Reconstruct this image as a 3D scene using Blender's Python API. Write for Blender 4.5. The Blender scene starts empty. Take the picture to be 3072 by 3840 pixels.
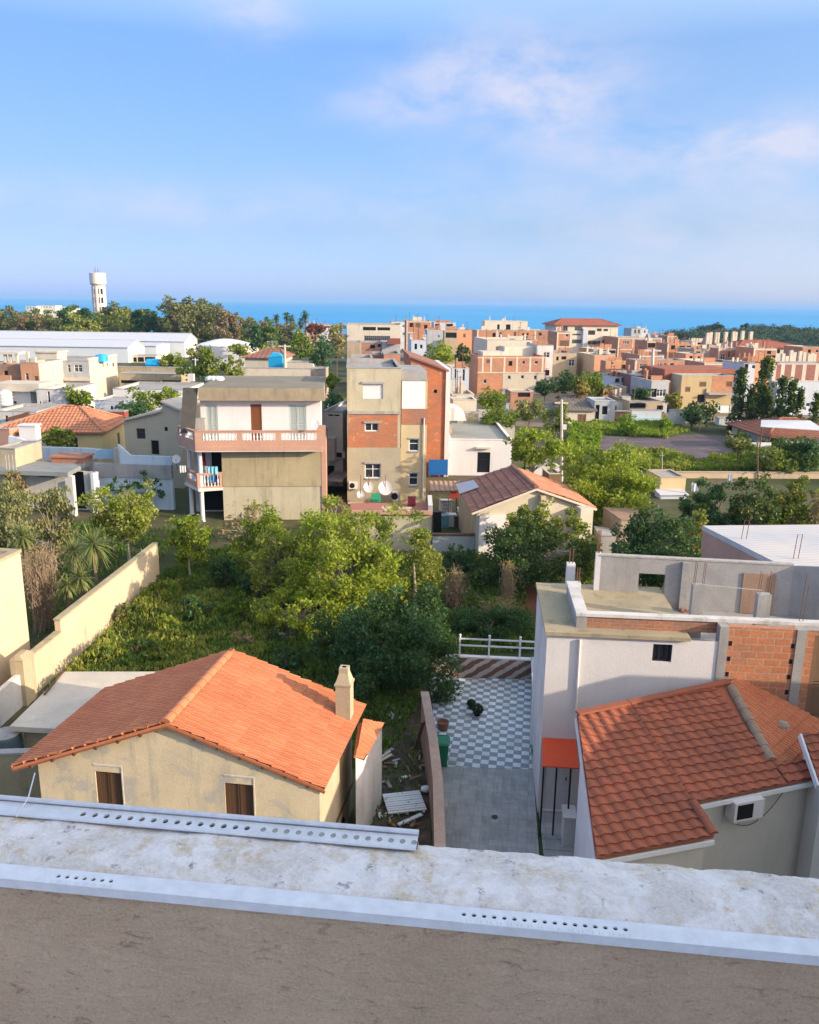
import bpy, bmesh, math, random
import numpy as np
from mathutils import Vector, noise as mnoise
rnd = random.Random(7)
SC = bpy.context.scene
COL = SC.collection
R = math.radians
# ------------------------------------------------------------------ camera (surveyed from the picture)
FPX = 3134.0; CZ = 14.0
PITCH = math.atan((1920 - 1134.4) / FPX); ROLL = R(0.76)
CP, SP = math.cos(PITCH), math.sin(PITCH); CR, SR = math.cos(ROLL), math.sin(ROLL)
def ray(x, y):
    u = (x - 1536) / FPX; v = (1920 - y) / FPX
    u2 = u * CR - v * SR; v2 = u * SR + v * CR
    return Vector((u2, CP + v2 * SP, -SP + v2 * CP))
def PZ(x, y, z=0.0):
    r = ray(x, y); t = (z - CZ) / r.z
    return Vector((0, 0, CZ)) + r * t
def PY(x, y, Y):
    r = ray(x, y)
    return Vector((0, 0, CZ)) + r * (Y / r.y)
def gz(y):                                   # the ground falls gently towards the sea
    if y < 130: return 0.0
    if y < 650: return -10.0 * (y - 130) / 520.0
    return max(-15.0, -10.0 - (y - 650) * 0.05)
def PG(x, y):
    p = PZ(x, y, 0)
    for _ in range(12):
        p = PZ(x, y, gz(p.y))
    return p
# enlarged-region coordinates -> photograph pixels
def REG(ox, oy, k): return lambda x, y: (ox + x * k, oy + y * k)
rA = REG(0, 980, .4522); rB = REG(760, 1080, .4522); rC = REG(1500, 1120, .4522); rD = REG(2240, 1120, .4823)
rE = REG(0, 1400, .4522); rF = REG(600, 1350, .4058); rG = REG(1180, 1330, .4522); rH = REG(1600, 1550, .4638)
rI = REG(2300, 1500, .4475); rJ = REG(0, 1750, .4522); rK = REG(0, 2400, .4522); rL = REG(700, 2400, .4638)
rM = REG(1350, 2300, .4638); rN = REG(1950, 2000, .6504); rO = REG(1950, 2500, .6504); rQ = REG(800, 1800, .5797)
rR = REG(0, 2900, .9275); rT = REG(1500, 3000, .9113); rU = REG(1600, 1850, .4638)
GA = R(8.7)                                   # bearing of the street grid

cam = bpy.data.cameras.new('camera'); camo = bpy.data.objects.new('camera', cam); COL.objects.link(camo)
cam.sensor_fit = 'HORIZONTAL'; cam.sensor_width = 36; cam.lens = 36 * FPX / 3072
cam.clip_start = 0.05; cam.clip_end = 60000
from mathutils import Matrix
camo.matrix_world = Matrix.Translation((0, 0, CZ)) @ Matrix.Rotation(R(90) - PITCH, 4, 'X') @ Matrix.Rotation(ROLL, 4, 'Z')
SC.camera = camo

# ------------------------------------------------------------------ mesh builder
ORG = {}
class MB:
    def __init__(s): s.v = []; s.f = []; s.m = []; s.uvs = None
    def face(s, pts, mi=0):
        n = len(s.v); s.v.extend(tuple(p) for p in pts); s.f.append(tuple(range(n, n + len(pts)))); s.m.append(mi)
    def grid(s, rows, mi=0, closed=False):
        n = len(s.v); h = len(rows); w = len(rows[0])
        for r in rows: s.v.extend(tuple(p) for p in r)
        for i in range(h - 1):
            for j in range(w if closed else w - 1):
                k = (j + 1) % w
                s.f.append((n + i * w + j, n + i * w + k, n + (i + 1) * w + k, n + (i + 1) * w + j)); s.m.append(mi)
    def hexa(s, p, mi=0):                     # 8 points: bottom ring 0-3, top ring 4-7
        n = len(s.v); s.v.extend(tuple(q) for q in p)
        for f in ((0, 3, 2, 1), (4, 5, 6, 7), (0, 1, 5, 4), (1, 2, 6, 5), (2, 3, 7, 6), (3, 0, 4, 7)):
            s.f.append(tuple(n + i for i in f)); s.m.append(mi)
    def box(s, fr, s0, s1, t0, t1, z0, z1, mi=0):
        s.hexa([fr.pt(s0, t0, z0), fr.pt(s1, t0, z0), fr.pt(s1, t1, z0), fr.pt(s0, t1, z0),
                fr.pt(s0, t0, z1), fr.pt(s1, t0, z1), fr.pt(s1, t1, z1), fr.pt(s0, t1, z1)], mi)
    def prism(s, poly, vec, mi=0):
        vec = Vector(vec); a = [Vector(p) for p in poly]; b = [p + vec for p in a]
        s.face(a[::-1], mi); s.face(b, mi)
        for i in range(len(a)):
            j = (i + 1) % len(a); s.face([a[i], a[j], b[j], b[i]], mi)
    def tube(s, pts, r, n=7, mi=0, cap=True):
        pts = [Vector(p) for p in pts]; rows = []
        rr = r if isinstance(r, (list, tuple)) else [r] * len(pts)
        prev = None
        for i, p in enumerate(pts):
            d = (pts[min(i + 1, len(pts) - 1)] - pts[max(i - 1, 0)])
            if d.length < 1e-9: d = Vector((0, 0, 1))
            d.normalize()
            a = d.cross(Vector((0, 0, 1)) if abs(d.z) < .9 else Vector((1, 0, 0))) if prev is None else prev - d * prev.dot(d)
            a.normalize(); prev = a; b = d.cross(a)
            rows.append([p + (a * math.cos(2 * math.pi * k / n) + b * math.sin(2 * math.pi * k / n)) * rr[i] for k in range(n)])
        s.grid(rows, mi, True)
        if cap:
            s.face(rows[0][::-1], mi); s.face(rows[-1], mi)
    def bar(s, a, b, w, h=None, mi=0, up=(0, 0, 1)):
        a = Vector(a); b = Vector(b); h = h or w; d = (b - a).normalized()
        x = d.cross(Vector(up))
        if x.length < 1e-4: x = d.cross(Vector((1, 0, 0)))
        x.normalize(); y = x.cross(d); x *= w / 2; y *= h / 2
        s.hexa([a - x - y, a + x - y, b + x - y, b - x - y, a - x + y, a + x + y, b + x + y, b - x + y], mi)
    def lathe(s, c, prof, n=16, mi=0):
        c = Vector(c)
        rows = [[c + Vector((r * math.cos(2 * math.pi * k / n), r * math.sin(2 * math.pi * k / n), z)) for k in range(n)] for r, z in prof]
        s.grid(rows, mi, True); s.face(rows[0][::-1], mi); s.face(rows[-1], mi)
    def build(s, name, mat, parent=None, loc=None, smooth=False):
        if parent is not None: org = ORG[parent.name]
        else:
            if loc is None:
                a = np.array(s.v); loc = ((a[:, 0].min() + a[:, 0].max()) / 2, (a[:, 1].min() + a[:, 1].max()) / 2, a[:, 2].min())
            org = Vector(loc)
        me = bpy.data.meshes.new(name)
        va = np.array(s.v, dtype=np.float64)
        me.from_pydata((va - np.array(org)).tolist(), [], s.f)
        mats = mat if isinstance(mat, (list, tuple)) else [mat]
        for m in mats: me.materials.append(m)
        if len(mats) > 1: me.polygons.foreach_set('material_index', s.m)
        uv = me.uv_layers.new(name='UVMap')
        nl = len(me.loops); lv = np.empty(nl, dtype=np.int32); me.loops.foreach_get('vertex_index', lv)
        npy = len(me.polygons); nrm = np.empty(npy * 3); me.polygons.foreach_get('normal', nrm); nrm = nrm.reshape(-1, 3)
        lt = np.empty(npy, dtype=np.int32); me.polygons.foreach_get('loop_total', lt)
        ln = np.repeat(nrm, lt, axis=0); P = va[lv]
        hz = np.stack([-ln[:, 1], ln[:, 0], np.zeros(nl)], 1); hl = np.linalg.norm(hz, axis=1)
        flat = hl < 0.15
        hz[~flat] /= hl[~flat, None]; hz[flat] = (math.cos(GA), -math.sin(GA), 0)
        vv = np.cross(ln, hz); vv[flat] = (math.sin(GA), math.cos(GA), 0)
        uvs = np.stack([(P * hz).sum(1), (P * vv).sum(1)], 1)
        uv.data.foreach_set('uv', uvs.ravel().astype(np.float32))
        if smooth: me.polygons.foreach_set('use_smooth', [True] * npy)
        me.update()
        o = bpy.data.objects.new(name, me); COL.objects.link(o)
        if parent is not None: o.parent = parent; ORG[o.name] = org
        else: o.location = org; ORG[o.name] = org
        return o
def tag(o, label=None, cat=None, group=None, kind=None):
    if label: o['label'] = label
    if cat: o['category'] = cat
    if group: o['group'] = group
    if kind: o['kind'] = kind
    return o
def thing(name, label, cat, loc, group=None):
    o = bpy.data.objects.new(name, None); COL.objects.link(o); o.location = loc; o.empty_display_size = .3
    ORG[o.name] = Vector(loc)
    return tag(o, label, cat, group)
def copy_tree(o, loc, label=None, rz=0.0, sc=1.0):
    c = o.copy(); COL.objects.link(c); c.location = loc; c.rotation_euler = (0, 0, rz)
    c.scale = (sc, sc, sc) if not isinstance(sc, (tuple, list)) else sc
    if label: c['label'] = label
    for ch in list(o.children):
        k = ch.copy(); COL.objects.link(k); k.parent = c
        for g in ch.children:
            q = g.copy(); COL.objects.link(q); q.parent = k
    return c
class Frame:                                  # s along the facade, t inwards, z up
    def __init__(s, O, a=GA):
        s.O = Vector((O[0], O[1], 0)); s.a = a
        s.e = Vector((math.cos(a), -math.sin(a), 0)); s.u = Vector((math.sin(a), math.cos(a), 0))
    def pt(s, S, T, Z): return s.O + s.e * S + s.u * T + Vector((0, 0, Z))
    def hit(s, x, y, t=0.0):                  # pixel -> (s, z) on the plane t
        r = ray(x, y); c = Vector((0, 0, CZ)); o = s.O + s.u * t
        k = (o - c).dot(s.u) / r.dot(s.u); p = c + r * k
        return (p - s.O).dot(s.e), p.z
    def hits(s, x, y, S):                     # pixel -> (t, z) on the side plane s=S
        r = ray(x, y); c = Vector((0, 0, CZ)); o = s.O + s.e * S
        k = (o - c).dot(s.e) / r.dot(s.e); p = c + r * k
        return (p - s.O).dot(s.u), p.z
    def st(s, p): d = Vector(p) - s.O; return d.dot(s.e), d.dot(s.u)

# ------------------------------------------------------------------ materials
MT = {}
def newmat(name):
    m = bpy.data.materials.new(name); m.use_nodes = True; nt = m.node_tree
    for n in list(nt.nodes): nt.nodes.remove(n)
    out = nt.nodes.new('ShaderNodeOutputMaterial'); MT[name] = m
    return m, nt, out
def N(nt, t, **kw):
    n = nt.nodes.new(t)
    for k, v in kw.items():
        if k in n.inputs: n.inputs[k].default_value = v
        else: setattr(n, k, v)
    return n
def c4(c): return (c[0], c[1], c[2], 1)
def ramp(nt, fac, stops, interp='LINEAR'):
    r = nt.nodes.new('ShaderNodeValToRGB'); r.color_ramp.interpolation = interp
    el = r.color_ramp.elements
    while len(el) < len(stops): el.new(0.5)
    for e, (p, c) in zip(el, stops): e.position = p; e.color = c4(c) if len(c) == 3 else c
    nt.links.new(fac, r.inputs[0]); return r.outputs[0]
def mixc(nt, fac, a, b, mode='MIX'):
    m = nt.nodes.new('ShaderNodeMix'); m.data_type = 'RGBA'; m.blend_type = mode
    for sock, v in ((m.inputs[0], fac), (m.inputs[6], a), (m.inputs[7], b)):
        if isinstance(v, bpy.types.NodeSocket): nt.links.new(v, sock)
        elif isinstance(v, (int, float)): sock.default_value = v
        else: sock.default_value = c4(v)
    return m.outputs[2]
def wpos(nt, scale=(1, 1, 1)):
    g = nt.nodes.new('ShaderNodeNewGeometry'); mp = nt.nodes.new('ShaderNodeMapping')
    mp.inputs['Scale'].default_value = scale; nt.links.new(g.outputs['Position'], mp.inputs['Vector']); return mp.outputs[0]
def uvpos(nt, scale=(1, 1, 1)):
    g = nt.nodes.new('ShaderNodeTexCoord'); mp = nt.nodes.new('ShaderNodeMapping')
    mp.inputs['Scale'].default_value = scale; nt.links.new(g.outputs['UV'], mp.inputs['Vector']); return mp.outputs[0]
def nz(nt, vec, scale, detail=6, rough=.6, dist=0.0):
    n = N(nt, 'ShaderNodeTexNoise', Scale=scale, Detail=detail, Roughness=rough, Distortion=dist); nt.links.new(vec, n.inputs['Vector']); return n.outputs['Fac']
def bump(nt, h, strength=.3, dist=.02):
    b = N(nt, 'ShaderNodeBump', Strength=strength, Distance=dist); nt.links.new(h, b.inputs['Height']); return b.outputs[0]
def fin(nt, out, col, rough=.85, nrm=None, spec=.2, metal=0.0):
    p = N(nt, 'ShaderNodeBsdfPrincipled'); p.inputs['Roughness'].default_value = rough
    p.inputs['Specular IOR Level'].default_value = spec; p.inputs['Metallic'].default_value = metal
    if isinstance(col, bpy.types.NodeSocket): nt.links.new(col, p.inputs['Base Color'])
    else: p.inputs['Base Color'].default_value = c4(col)
    if nrm: nt.links.new(nrm, p.inputs['Normal'])
    nt.links.new(p.outputs[0], out.inputs[0]); return p
def plaster(name, a, b=None, stain=None, sc=.6, stain_amt=.5, bmp=.35, fine=25, streak=True, rough=.9, patch=None):
    """wall plaster: two tones in broad patches, run-off streaks, fine grain"""
    m, nt, out = newmat(name); b = b or tuple(x * .78 for x in a); stain = stain or tuple(x * .45 for x in a)
    w = wpos(nt); n1 = nz(nt, w, sc, 7, .65, .4)
    col = mixc(nt, ramp(nt, n1, [(.35, (0, 0, 0)), (.65, (1, 1, 1))]), a, b)
    if streak:
        n2 = nz(nt, wpos(nt, (1.6, 1.6, .22)), 1.3, 7, .7)
        col = mixc(nt, ramp(nt, n2, [(.52, (0, 0, 0)), (.78, (stain_amt,) * 3)]), col, stain)
    n4 = nz(nt, w, .28 * 5, 10, .72)
    col = mixc(nt, ramp(nt, n4, [(.60, (0, 0, 0)), (.72, (stain_amt * .7,) * 3)]), col, stain)
    if patch: col = mixc(nt, ramp(nt, nz(nt, w, .8, 9, .6, .9), [(.535, (0, 0, 0)), (.585, (.6,) * 3)]), col, patch)
    n3 = nz(nt, w, fine, 4, .7)
    col = mixc(nt, .22, col, ramp(nt, n3, [(.25, (.25, .25, .25)), (.75, (.95, .95, .95))]), 'OVERLAY')
    fin(nt, out, col, rough, bump(nt, n3, bmp, .02)); return m
def brick(name, a, b, mortar, bw=.30, bh=.20, ms=.018, stain=(.2, .17, .14), plasterm=None):
    m, nt, out = newmat(name); uv = uvpos(nt)
    bt = N(nt, 'ShaderNodeTexBrick', Scale=1.0); bt.inputs['Brick Width'].default_value = bw; bt.inputs['Row Height'].default_value = bh
    bt.inputs['Mortar Size'].default_value = ms; bt.inputs['Mortar Smooth'].default_value = .3; bt.inputs['Bias'].default_value = 0
    bt.inputs['Color1'].default_value = c4(a); bt.inputs['Color2'].default_value = c4(b); bt.inputs['Mortar'].default_value = c4(mortar)
    d = nz(nt, uv, 3, 3); mpv = N(nt, 'ShaderNodeVectorMath', operation='ADD')
    sc_ = N(nt, 'ShaderNodeVectorMath', operation='SCALE'); cmb = N(nt, 'ShaderNodeCombineXYZ'); nt.links.new(d, cmb.inputs[0]); nt.links.new(d, cmb.inputs[1])
    nt.links.new(cmb.outputs[0], sc_.inputs[0]); sc_.inputs['Scale'].default_value = .04
    nt.links.new(uv, mpv.inputs[0]); nt.links.new(sc_.outputs[0], mpv.inputs[1]); nt.links.new(mpv.outputs[0], bt.inputs['Vector'])
    w = wpos(nt); n1 = nz(nt, w, .7, 7, .65)
    col = mixc(nt, ramp(nt, n1, [(.42, (0, 0, 0)), (.75, (.65,) * 3)]), bt.outputs['Color'], stain)
    n3 = nz(nt, w, 14, 5, .7); col = mixc(nt, .3, col, ramp(nt, n3, [(.3, (.25,) * 3), (.7, (.9,) * 3)]), 'OVERLAY')
    if plasterm: 
        n5 = nz(nt, w, 1.1, 8, .7, .5); col = mixc(nt, ramp(nt, n5, [(.58, (0, 0, 0)), (.64, (1, 1, 1))]), col, plasterm)
    inv = N(nt, 'ShaderNodeMath', operation='SUBTRACT'); inv.inputs[0].default_value = 1; nt.links.new(bt.outputs['Fac'], inv.inputs[1])
    fin(nt, out, col, .9, bump(nt, inv.outputs[0], .6, .012)); return m
def tilemat(name, a, b, dark, lichen=(.3, .28, .2), lamt=.25):
    m, nt, out = newmat(name); g = N(nt, 'ShaderNodeNewGeometry')
    col = ramp(nt, g.outputs['Random Per Island'], [(0, a), (.5, b), (1, tuple((x + y) / 2 for x, y in zip(a, dark)))])
    w = wpos(nt); n1 = nz(nt, w, .9, 8, .65)
    col = mixc(nt, ramp(nt, n1, [(.42, (0, 0, 0)), (.72, (.8,) * 3)]), col, dark)
    n2 = nz(nt, w, 3.5, 8, .75); col = mixc(nt, ramp(nt, n2, [(.58, (0, 0, 0)), (.75, (lamt,) * 3)]), col, lichen)
    n3 = nz(nt, w, 40, 3); col = mixc(nt, .2, col, ramp(nt, n3, [(.3, (.3,) * 3), (.7, (.8,) * 3)]), 'OVERLAY')
    fin(nt, out, col, .8, bump(nt, n3, .25, .01)); return m
def simple(name, c, rough=.6, spec=.3, metal=0.0, var=.25, sc=6.0, bmp=0.0):
    m, nt, out = newmat(name); w = wpos(nt); n = nz(nt, w, sc, 6, .65)
    col = mixc(nt, ramp(nt, n, [(.35, (0, 0, 0)), (.7, (var,) * 3)]), c, tuple(x * .45 for x in c))
    fin(nt, out, col, rough, bump(nt, n, bmp, .02) if bmp else None, spec, metal); return m
def leafmat(name, cols, trans=.35, rough=.6, nsc=.55):
    m, nt, out = newmat(name); g = N(nt, 'ShaderNodeNewGeometry')
    k = len(cols); col = ramp(nt, g.outputs['Random Per Island'], [(i / (k - 1), c) for i, c in enumerate(cols)])
    n = nz(nt, wpos(nt), nsc, 4); col = mixc(nt, .55, col, ramp(nt, n, [(.3, (.32, .34, .3)), (.7, (.68, .66, .6))]), 'OVERLAY')
    p = N(nt, 'ShaderNodeBsdfPrincipled', Roughness=rough); p.inputs['Specular IOR Level'].default_value = .25; nt.links.new(col, p.inputs['Base Color'])
    t = N(nt, 'ShaderNodeBsdfTranslucent'); mixn = N(nt, 'ShaderNodeMixShader'); mixn.inputs[0].default_value = trans
    tc = mixc(nt, .5, col, (.30, .34, .03)); nt.links.new(tc, t.inputs[0])
    nt.links.new(p.outputs[0], mixn.inputs[1]); nt.links.new(t.outputs[0], mixn.inputs[2]); nt.links.new(mixn.outputs[0], out.inputs[0]); return m

# ------------------------------------------------------------------ light
SUN_EL = R(17.5); SUN_AZ = R(112.0)           # compass bearing measured from +Y towards +X
sdir = Vector((math.sin(SUN_AZ) * math.cos(SUN_EL), math.cos(SUN_AZ) * math.cos(SUN_EL), math.sin(SUN_EL)))
sl = bpy.data.lights.new('sun', 'SUN'); sl.energy = 3.35; sl.angle = R(.55); sl.color = (1.0, .83, .60)
so = bpy.data.objects.new('sun', sl); COL.objects.link(so); so.rotation_euler = (-sdir).to_track_quat('-Z', 'Y').to_euler(); so.location = (60, -20, 60)

wd = bpy.data.worlds.new('World'); SC.world = wd; wd.use_nodes = True
wn = wd.node_tree; bg = wn.nodes['Background']
sky = wn.nodes.new('ShaderNodeTexSky'); sky.sky_type = 'NISHITA'; sky.sun_disc = False
sky.sun_elevation = SUN_EL; sky.sun_rotation = SUN_AZ; sky.air_density = 1.0; sky.dust_density = .6; sky.ozone_density = 2.2; sky.altitude = 10
tc = wn.nodes.new('ShaderNodeTexCoord'); sep = wn.nodes.new('ShaderNodeSeparateXYZ'); wn.links.new(tc.outputs['Generated'], sep.inputs[0])
def wm(op, a, b=None, c=None):
    n = wn.nodes.new('ShaderNodeMath'); n.operation = op
    for i, v in enumerate((a, b, c)):
        if v is None: continue
        if isinstance(v, bpy.types.NodeSocket): wn.links.new(v, n.inputs[i])
        else: n.inputs[i].default_value = v
    return n.outputs[0]
az = wm('ARCTAN2', sep.outputs[0], sep.outputs[1]); el = wm('ARCSINE', sep.outputs[2])
cmb = wn.nodes.new('ShaderNodeCombineXYZ'); wn.links.new(az, cmb.inputs[0]); wn.links.new(wm('MULTIPLY', el, 2.2), cmb.inputs[1])
cn = N(wn, 'ShaderNodeTexNoise', Scale=9.0, Detail=9, Roughness=.6, Distortion=.25); wn.links.new(cmb.outputs[0], cn.inputs['Vector'])
cloud = None
def cloudpatch(px, py, sx, sy, amt):          # a soft bank of thin cloud at a bearing / elevation
    global cloud
    d = ray(px * 1.7809, py * 1.7809).normalized(); a0 = math.atan2(d.x, d.y); e0 = math.asin(d.z)
    dx = wm('DIVIDE', wm('SUBTRACT', az, a0), sx); dy = wm('DIVIDE', wm('SUBTRACT', el, e0), sy)
    r2 = wm('ADD', wm('MULTIPLY', dx, dx), wm('MULTIPLY', dy, dy))
    g = wm('MULTIPLY', wm('EXPONENT', wm('MULTIPLY', r2, -1.0)), amt)
    cloud = g if cloud is None else wm('ADD', cloud, g)
cloudpatch(1130, 185, .11, .055, 1.0); cloudpatch(960, 130, .06, .03, .5); cloudpatch(820, 215, .07, .025, .6)
cloudpatch(1500, 310, .12, .026, .75); cloudpatch(1690, 300, .08, .03, .6); cloudpatch(520, 10, .05, .03, .8)
cloudpatch(300, 425, .25, .022, .45); cloudpatch(1350, 430, .4, .05, .35); cloudpatch(1500, 560, .35, .05, .35)
mask = wm('MULTIPLY', cloud, wm('MULTIPLY', wm('SUBTRACT', cn.outputs['Fac'], .30), 3.0))
mask = wm('MINIMUM', wm('MAXIMUM', mask, 0.0), .85)
hs = wn.nodes.new('ShaderNodeHueSaturation'); hs.inputs['Saturation'].default_value = 1.0; wn.links.new(sky.outputs[0], hs.inputs['Color'])
gr = ramp(wn, sep.outputs[2], [(0.0, (.43, .63, 1.40)), (.03, (.43, .55, 1.04)), (.08, (.44, .51, .76)), (.13, (.50, .58, .80)), (.26, (.60, .72, .93)), (.45, (2.9, 2.3, 1.65))])
gm = wn.nodes.new('ShaderNodeMix'); gm.data_type = 'RGBA'; gm.blend_type = 'MULTIPLY'; gm.inputs[0].default_value = 1
wn.links.new(hs.outputs[0], gm.inputs[6]); wn.links.new(gr, gm.inputs[7])
ag = ramp(wn, wm('ADD', wm('MULTIPLY', az, 1.087), .5), [(0, (.435, .41, .48)), (.5, (.5, .5, .5)), (1, (.69, .585, .52))])
g2 = wn.nodes.new('ShaderNodeMix'); g2.data_type = 'RGBA'; g2.blend_type = 'MULTIPLY'; g2.inputs[0].default_value = 1
g3 = wn.nodes.new('ShaderNodeVectorMath'); g3.operation = 'SCALE'; g3.inputs['Scale'].default_value = 2.0; wn.links.new(ag, g3.inputs[0])
wn.links.new(gm.outputs[2], g2.inputs[6]); wn.links.new(g3.outputs[0], g2.inputs[7]); gm = g2
mx = wn.nodes.new('ShaderNodeMix'); mx.data_type = 'RGBA'; wn.links.new(mask, mx.inputs[0]); wn.links.new(gm.outputs[2], mx.inputs[6]); mx.inputs[7].default_value = (2.75, 2.8, 3.45, 1)
wn.links.new(mx.outputs[2], bg.inputs[0]); bg.inputs[1].default_value = .15
vs = SC.view_settings; vs.view_transform = 'Standard'; vs.look = 'None'; vs.exposure = 0.88; vs.gamma = 1.0
# ------------------------------------------------------------------ shared materials
M_cream = plaster('cream_plaster', (.52, .43, .29), (.40, .34, .24), (.20, .18, .15), .5, .55)
M_ochre = plaster('ochre_plaster', (.44, .37, .24), (.35, .29, .19), (.14, .12, .09), .45, .85, bmp=.5)
M_facade = plaster('worn_yellow_plaster', (.82, .67, .45), (.66, .55, .38), (.36, .35, .34), .8, .9, bmp=.35, fine=20, patch=(.44, .43, .43))
M_white = plaster('white_plaster', (.74, .70, .68), (.68, .65, .64), (.42, .38, .35), .4, .3)
M_whiteold = plaster('weathered_white_plaster', (.68, .65, .62), (.55, .52, .48), (.22, .2, .18), .6, .85)
M_blue = plaster('shade_blue_plaster', (.48, .60, .70), (.54, .62, .68), (.26, .30, .32), .5, .7)  # blue tint mostly puts the walls' shade into the colour
M_conc = plaster('concrete', (.40, .38, .36), (.30, .29, .28), (.16, .15, .14), .7, .6)
M_concw = plaster('pale_concrete', (.66, .56, .44), (.52, .46, .38), (.26, .23, .20), .8, .6, streak=False)
M_brownwall = plaster('brown_render', (.40, .33, .26), (.32, .26, .20), (.18, .15, .12), 1.6, .4, bmp=.5, fine=60)
M_pink = plaster('salmon_render', (.54, .31, .22), (.46, .27, .20), (.30, .20, .16), .6, .4)
M_greenish = plaster('pale_olive_plaster', (.51, .46, .33), (.44, .39, .28), (.19, .17, .13), .6, .8)
M_brick = brick('red_brick', (.46, .17, .085), (.38, .14, .07), (.36, .30, .25), .30, .10, .010)
M_brickbig = brick('hollow_clay_block', (.56, .22, .10), (.46, .17, .08), (.46, .33, .24), .42, .20, .014)
M_brickfar = brick('far_brick', (.50, .19, .09), (.42, .15, .075), (.38, .27, .2), .5, .22, .02)
M_tileA = tilemat('orange_roof_tile', (.60, .235, .12), (.57, .215, .105), (.46, .15, .07))
M_tileB = tilemat('red_roof_tile', (.40, .13, .072), (.34, .11, .062), (.22, .085, .055), lamt=.4)
M_tileC = tilemat('brown_roof_tile', (.36, .17, .12), (.30, .14, .10), (.20, .11, .09))
M_tileD = tilemat('old_orange_tile', (.58, .26, .15), (.50, .21, .12), (.32, .15, .09))
M_wood = simple('brown_shutter_paint', (.125, .066, .036), .55, .3, sc=20)
M_woodold = simple('weathered_wood', (.24, .15, .09), .8, .2, sc=12)
M_door = simple('brown_door', (.20, .075, .03), .5, .3)
M_paintw = simple('white_paint', (.78, .78, .78), .45, .4, var=.15)
M_metalw = simple('galvanised_white', (.74, .74, .76), .4, .45, .25, var=.35, sc=40)
M_dark = simple('dark_interior', (.02, .02, .022), .8, .1)
M_glass, _nt, _o = newmat('window_glass'); fin(_nt, _o, (.03, .04, .055), .08, None, .6)
M_steel = simple('rusty_rebar', (.20, .10, .06), .8, .2)
M_black = simple('black_paint', (.02, .02, .025), .5, .3)
M_orange = simple('orange_sheet', (.75, .09, .03), .5, .3, var=.12)
M_bluetarp = simple('blue_tarpaulin', (.01, .13, .42), .5, .4, var=.2)
M_bluetank = simple('blue_tank', (.02, .40, .72), .45, .4, var=.2)
M_green = simple('green_plastic', (.02, .22, .12), .5, .4, var=.2)
M_grayblue = simple('slate_barrel', (.10, .16, .19), .5, .3, var=.4, sc=5)
M_ac = simple('white_enamel', (.70, .68, .66), .4, .4, var=.15)
M_corr = simple('corrugated_sheet', (.42, .27, .18), .6, .3, .1, var=.5, sc=4)
M_corrw = simple('pale_sheet_roof', (.62, .63, .66), .5, .3, .1, var=.25, sc=2)
M_skysheet = simple('pale_blue_sheet', (.40, .47, .55), .4, .4, var=.3)
M_bark = simple('bark', (.22, .17, .12), .9, .1, var=.6, sc=9, bmp=.5)
M_barkpale = simple('pale_bark', (.40, .35, .28), .9, .1, var=.6, sc=9, bmp=.5)
M_rub = simple('pale_rubble', (.5, .47, .43), .9, .1, var=.6, sc=6)

def wall_holes(mb, P, W, z0, z1, holes, dep, mi=0):
    hs = [(max(0, a), max(z0, b), min(W, c), min(z1, d)) for a, b, c, d in holes]
    xs = sorted({0, W, *[h[0] for h in hs], *[h[2] for h in hs]}); zs = sorted({z0, z1, *[h[1] for h in hs], *[h[3] for h in hs]})
    for i in range(len(xs) - 1):
        for j in range(len(zs) - 1):
            cx, cz = (xs[i] + xs[i + 1]) / 2, (zs[j] + zs[j + 1]) / 2
            if any(h[0] < cx < h[2] and h[1] < cz < h[3] for h in hs): continue
            mb.face([P(xs[i], zs[j], 0), P(xs[i + 1], zs[j], 0), P(xs[i + 1], zs[j + 1], 0), P(xs[i], zs[j + 1], 0)], mi)
    for a, b, c, d in hs:
        for (p, q) in (((a, b), (c, b)), ((c, b), (c, d)), ((c, d), (a, d)), ((a, d), (a, b))):
            mb.face([P(p[0], p[1], 0), P(q[0], q[1], 0), P(q[0], q[1], dep), P(p[0], p[1], dep)], mi)
def pbox(mb, P, a, c, z0, z1, d0, d1, mi=0):
    mb.hexa([P(a, z0, d0), P(c, z0, d0), P(c, z0, d1), P(a, z0, d1), P(a, z1, d0), P(c, z1, d0), P(c, z1, d1), P(a, z1, d1)], mi)
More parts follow.
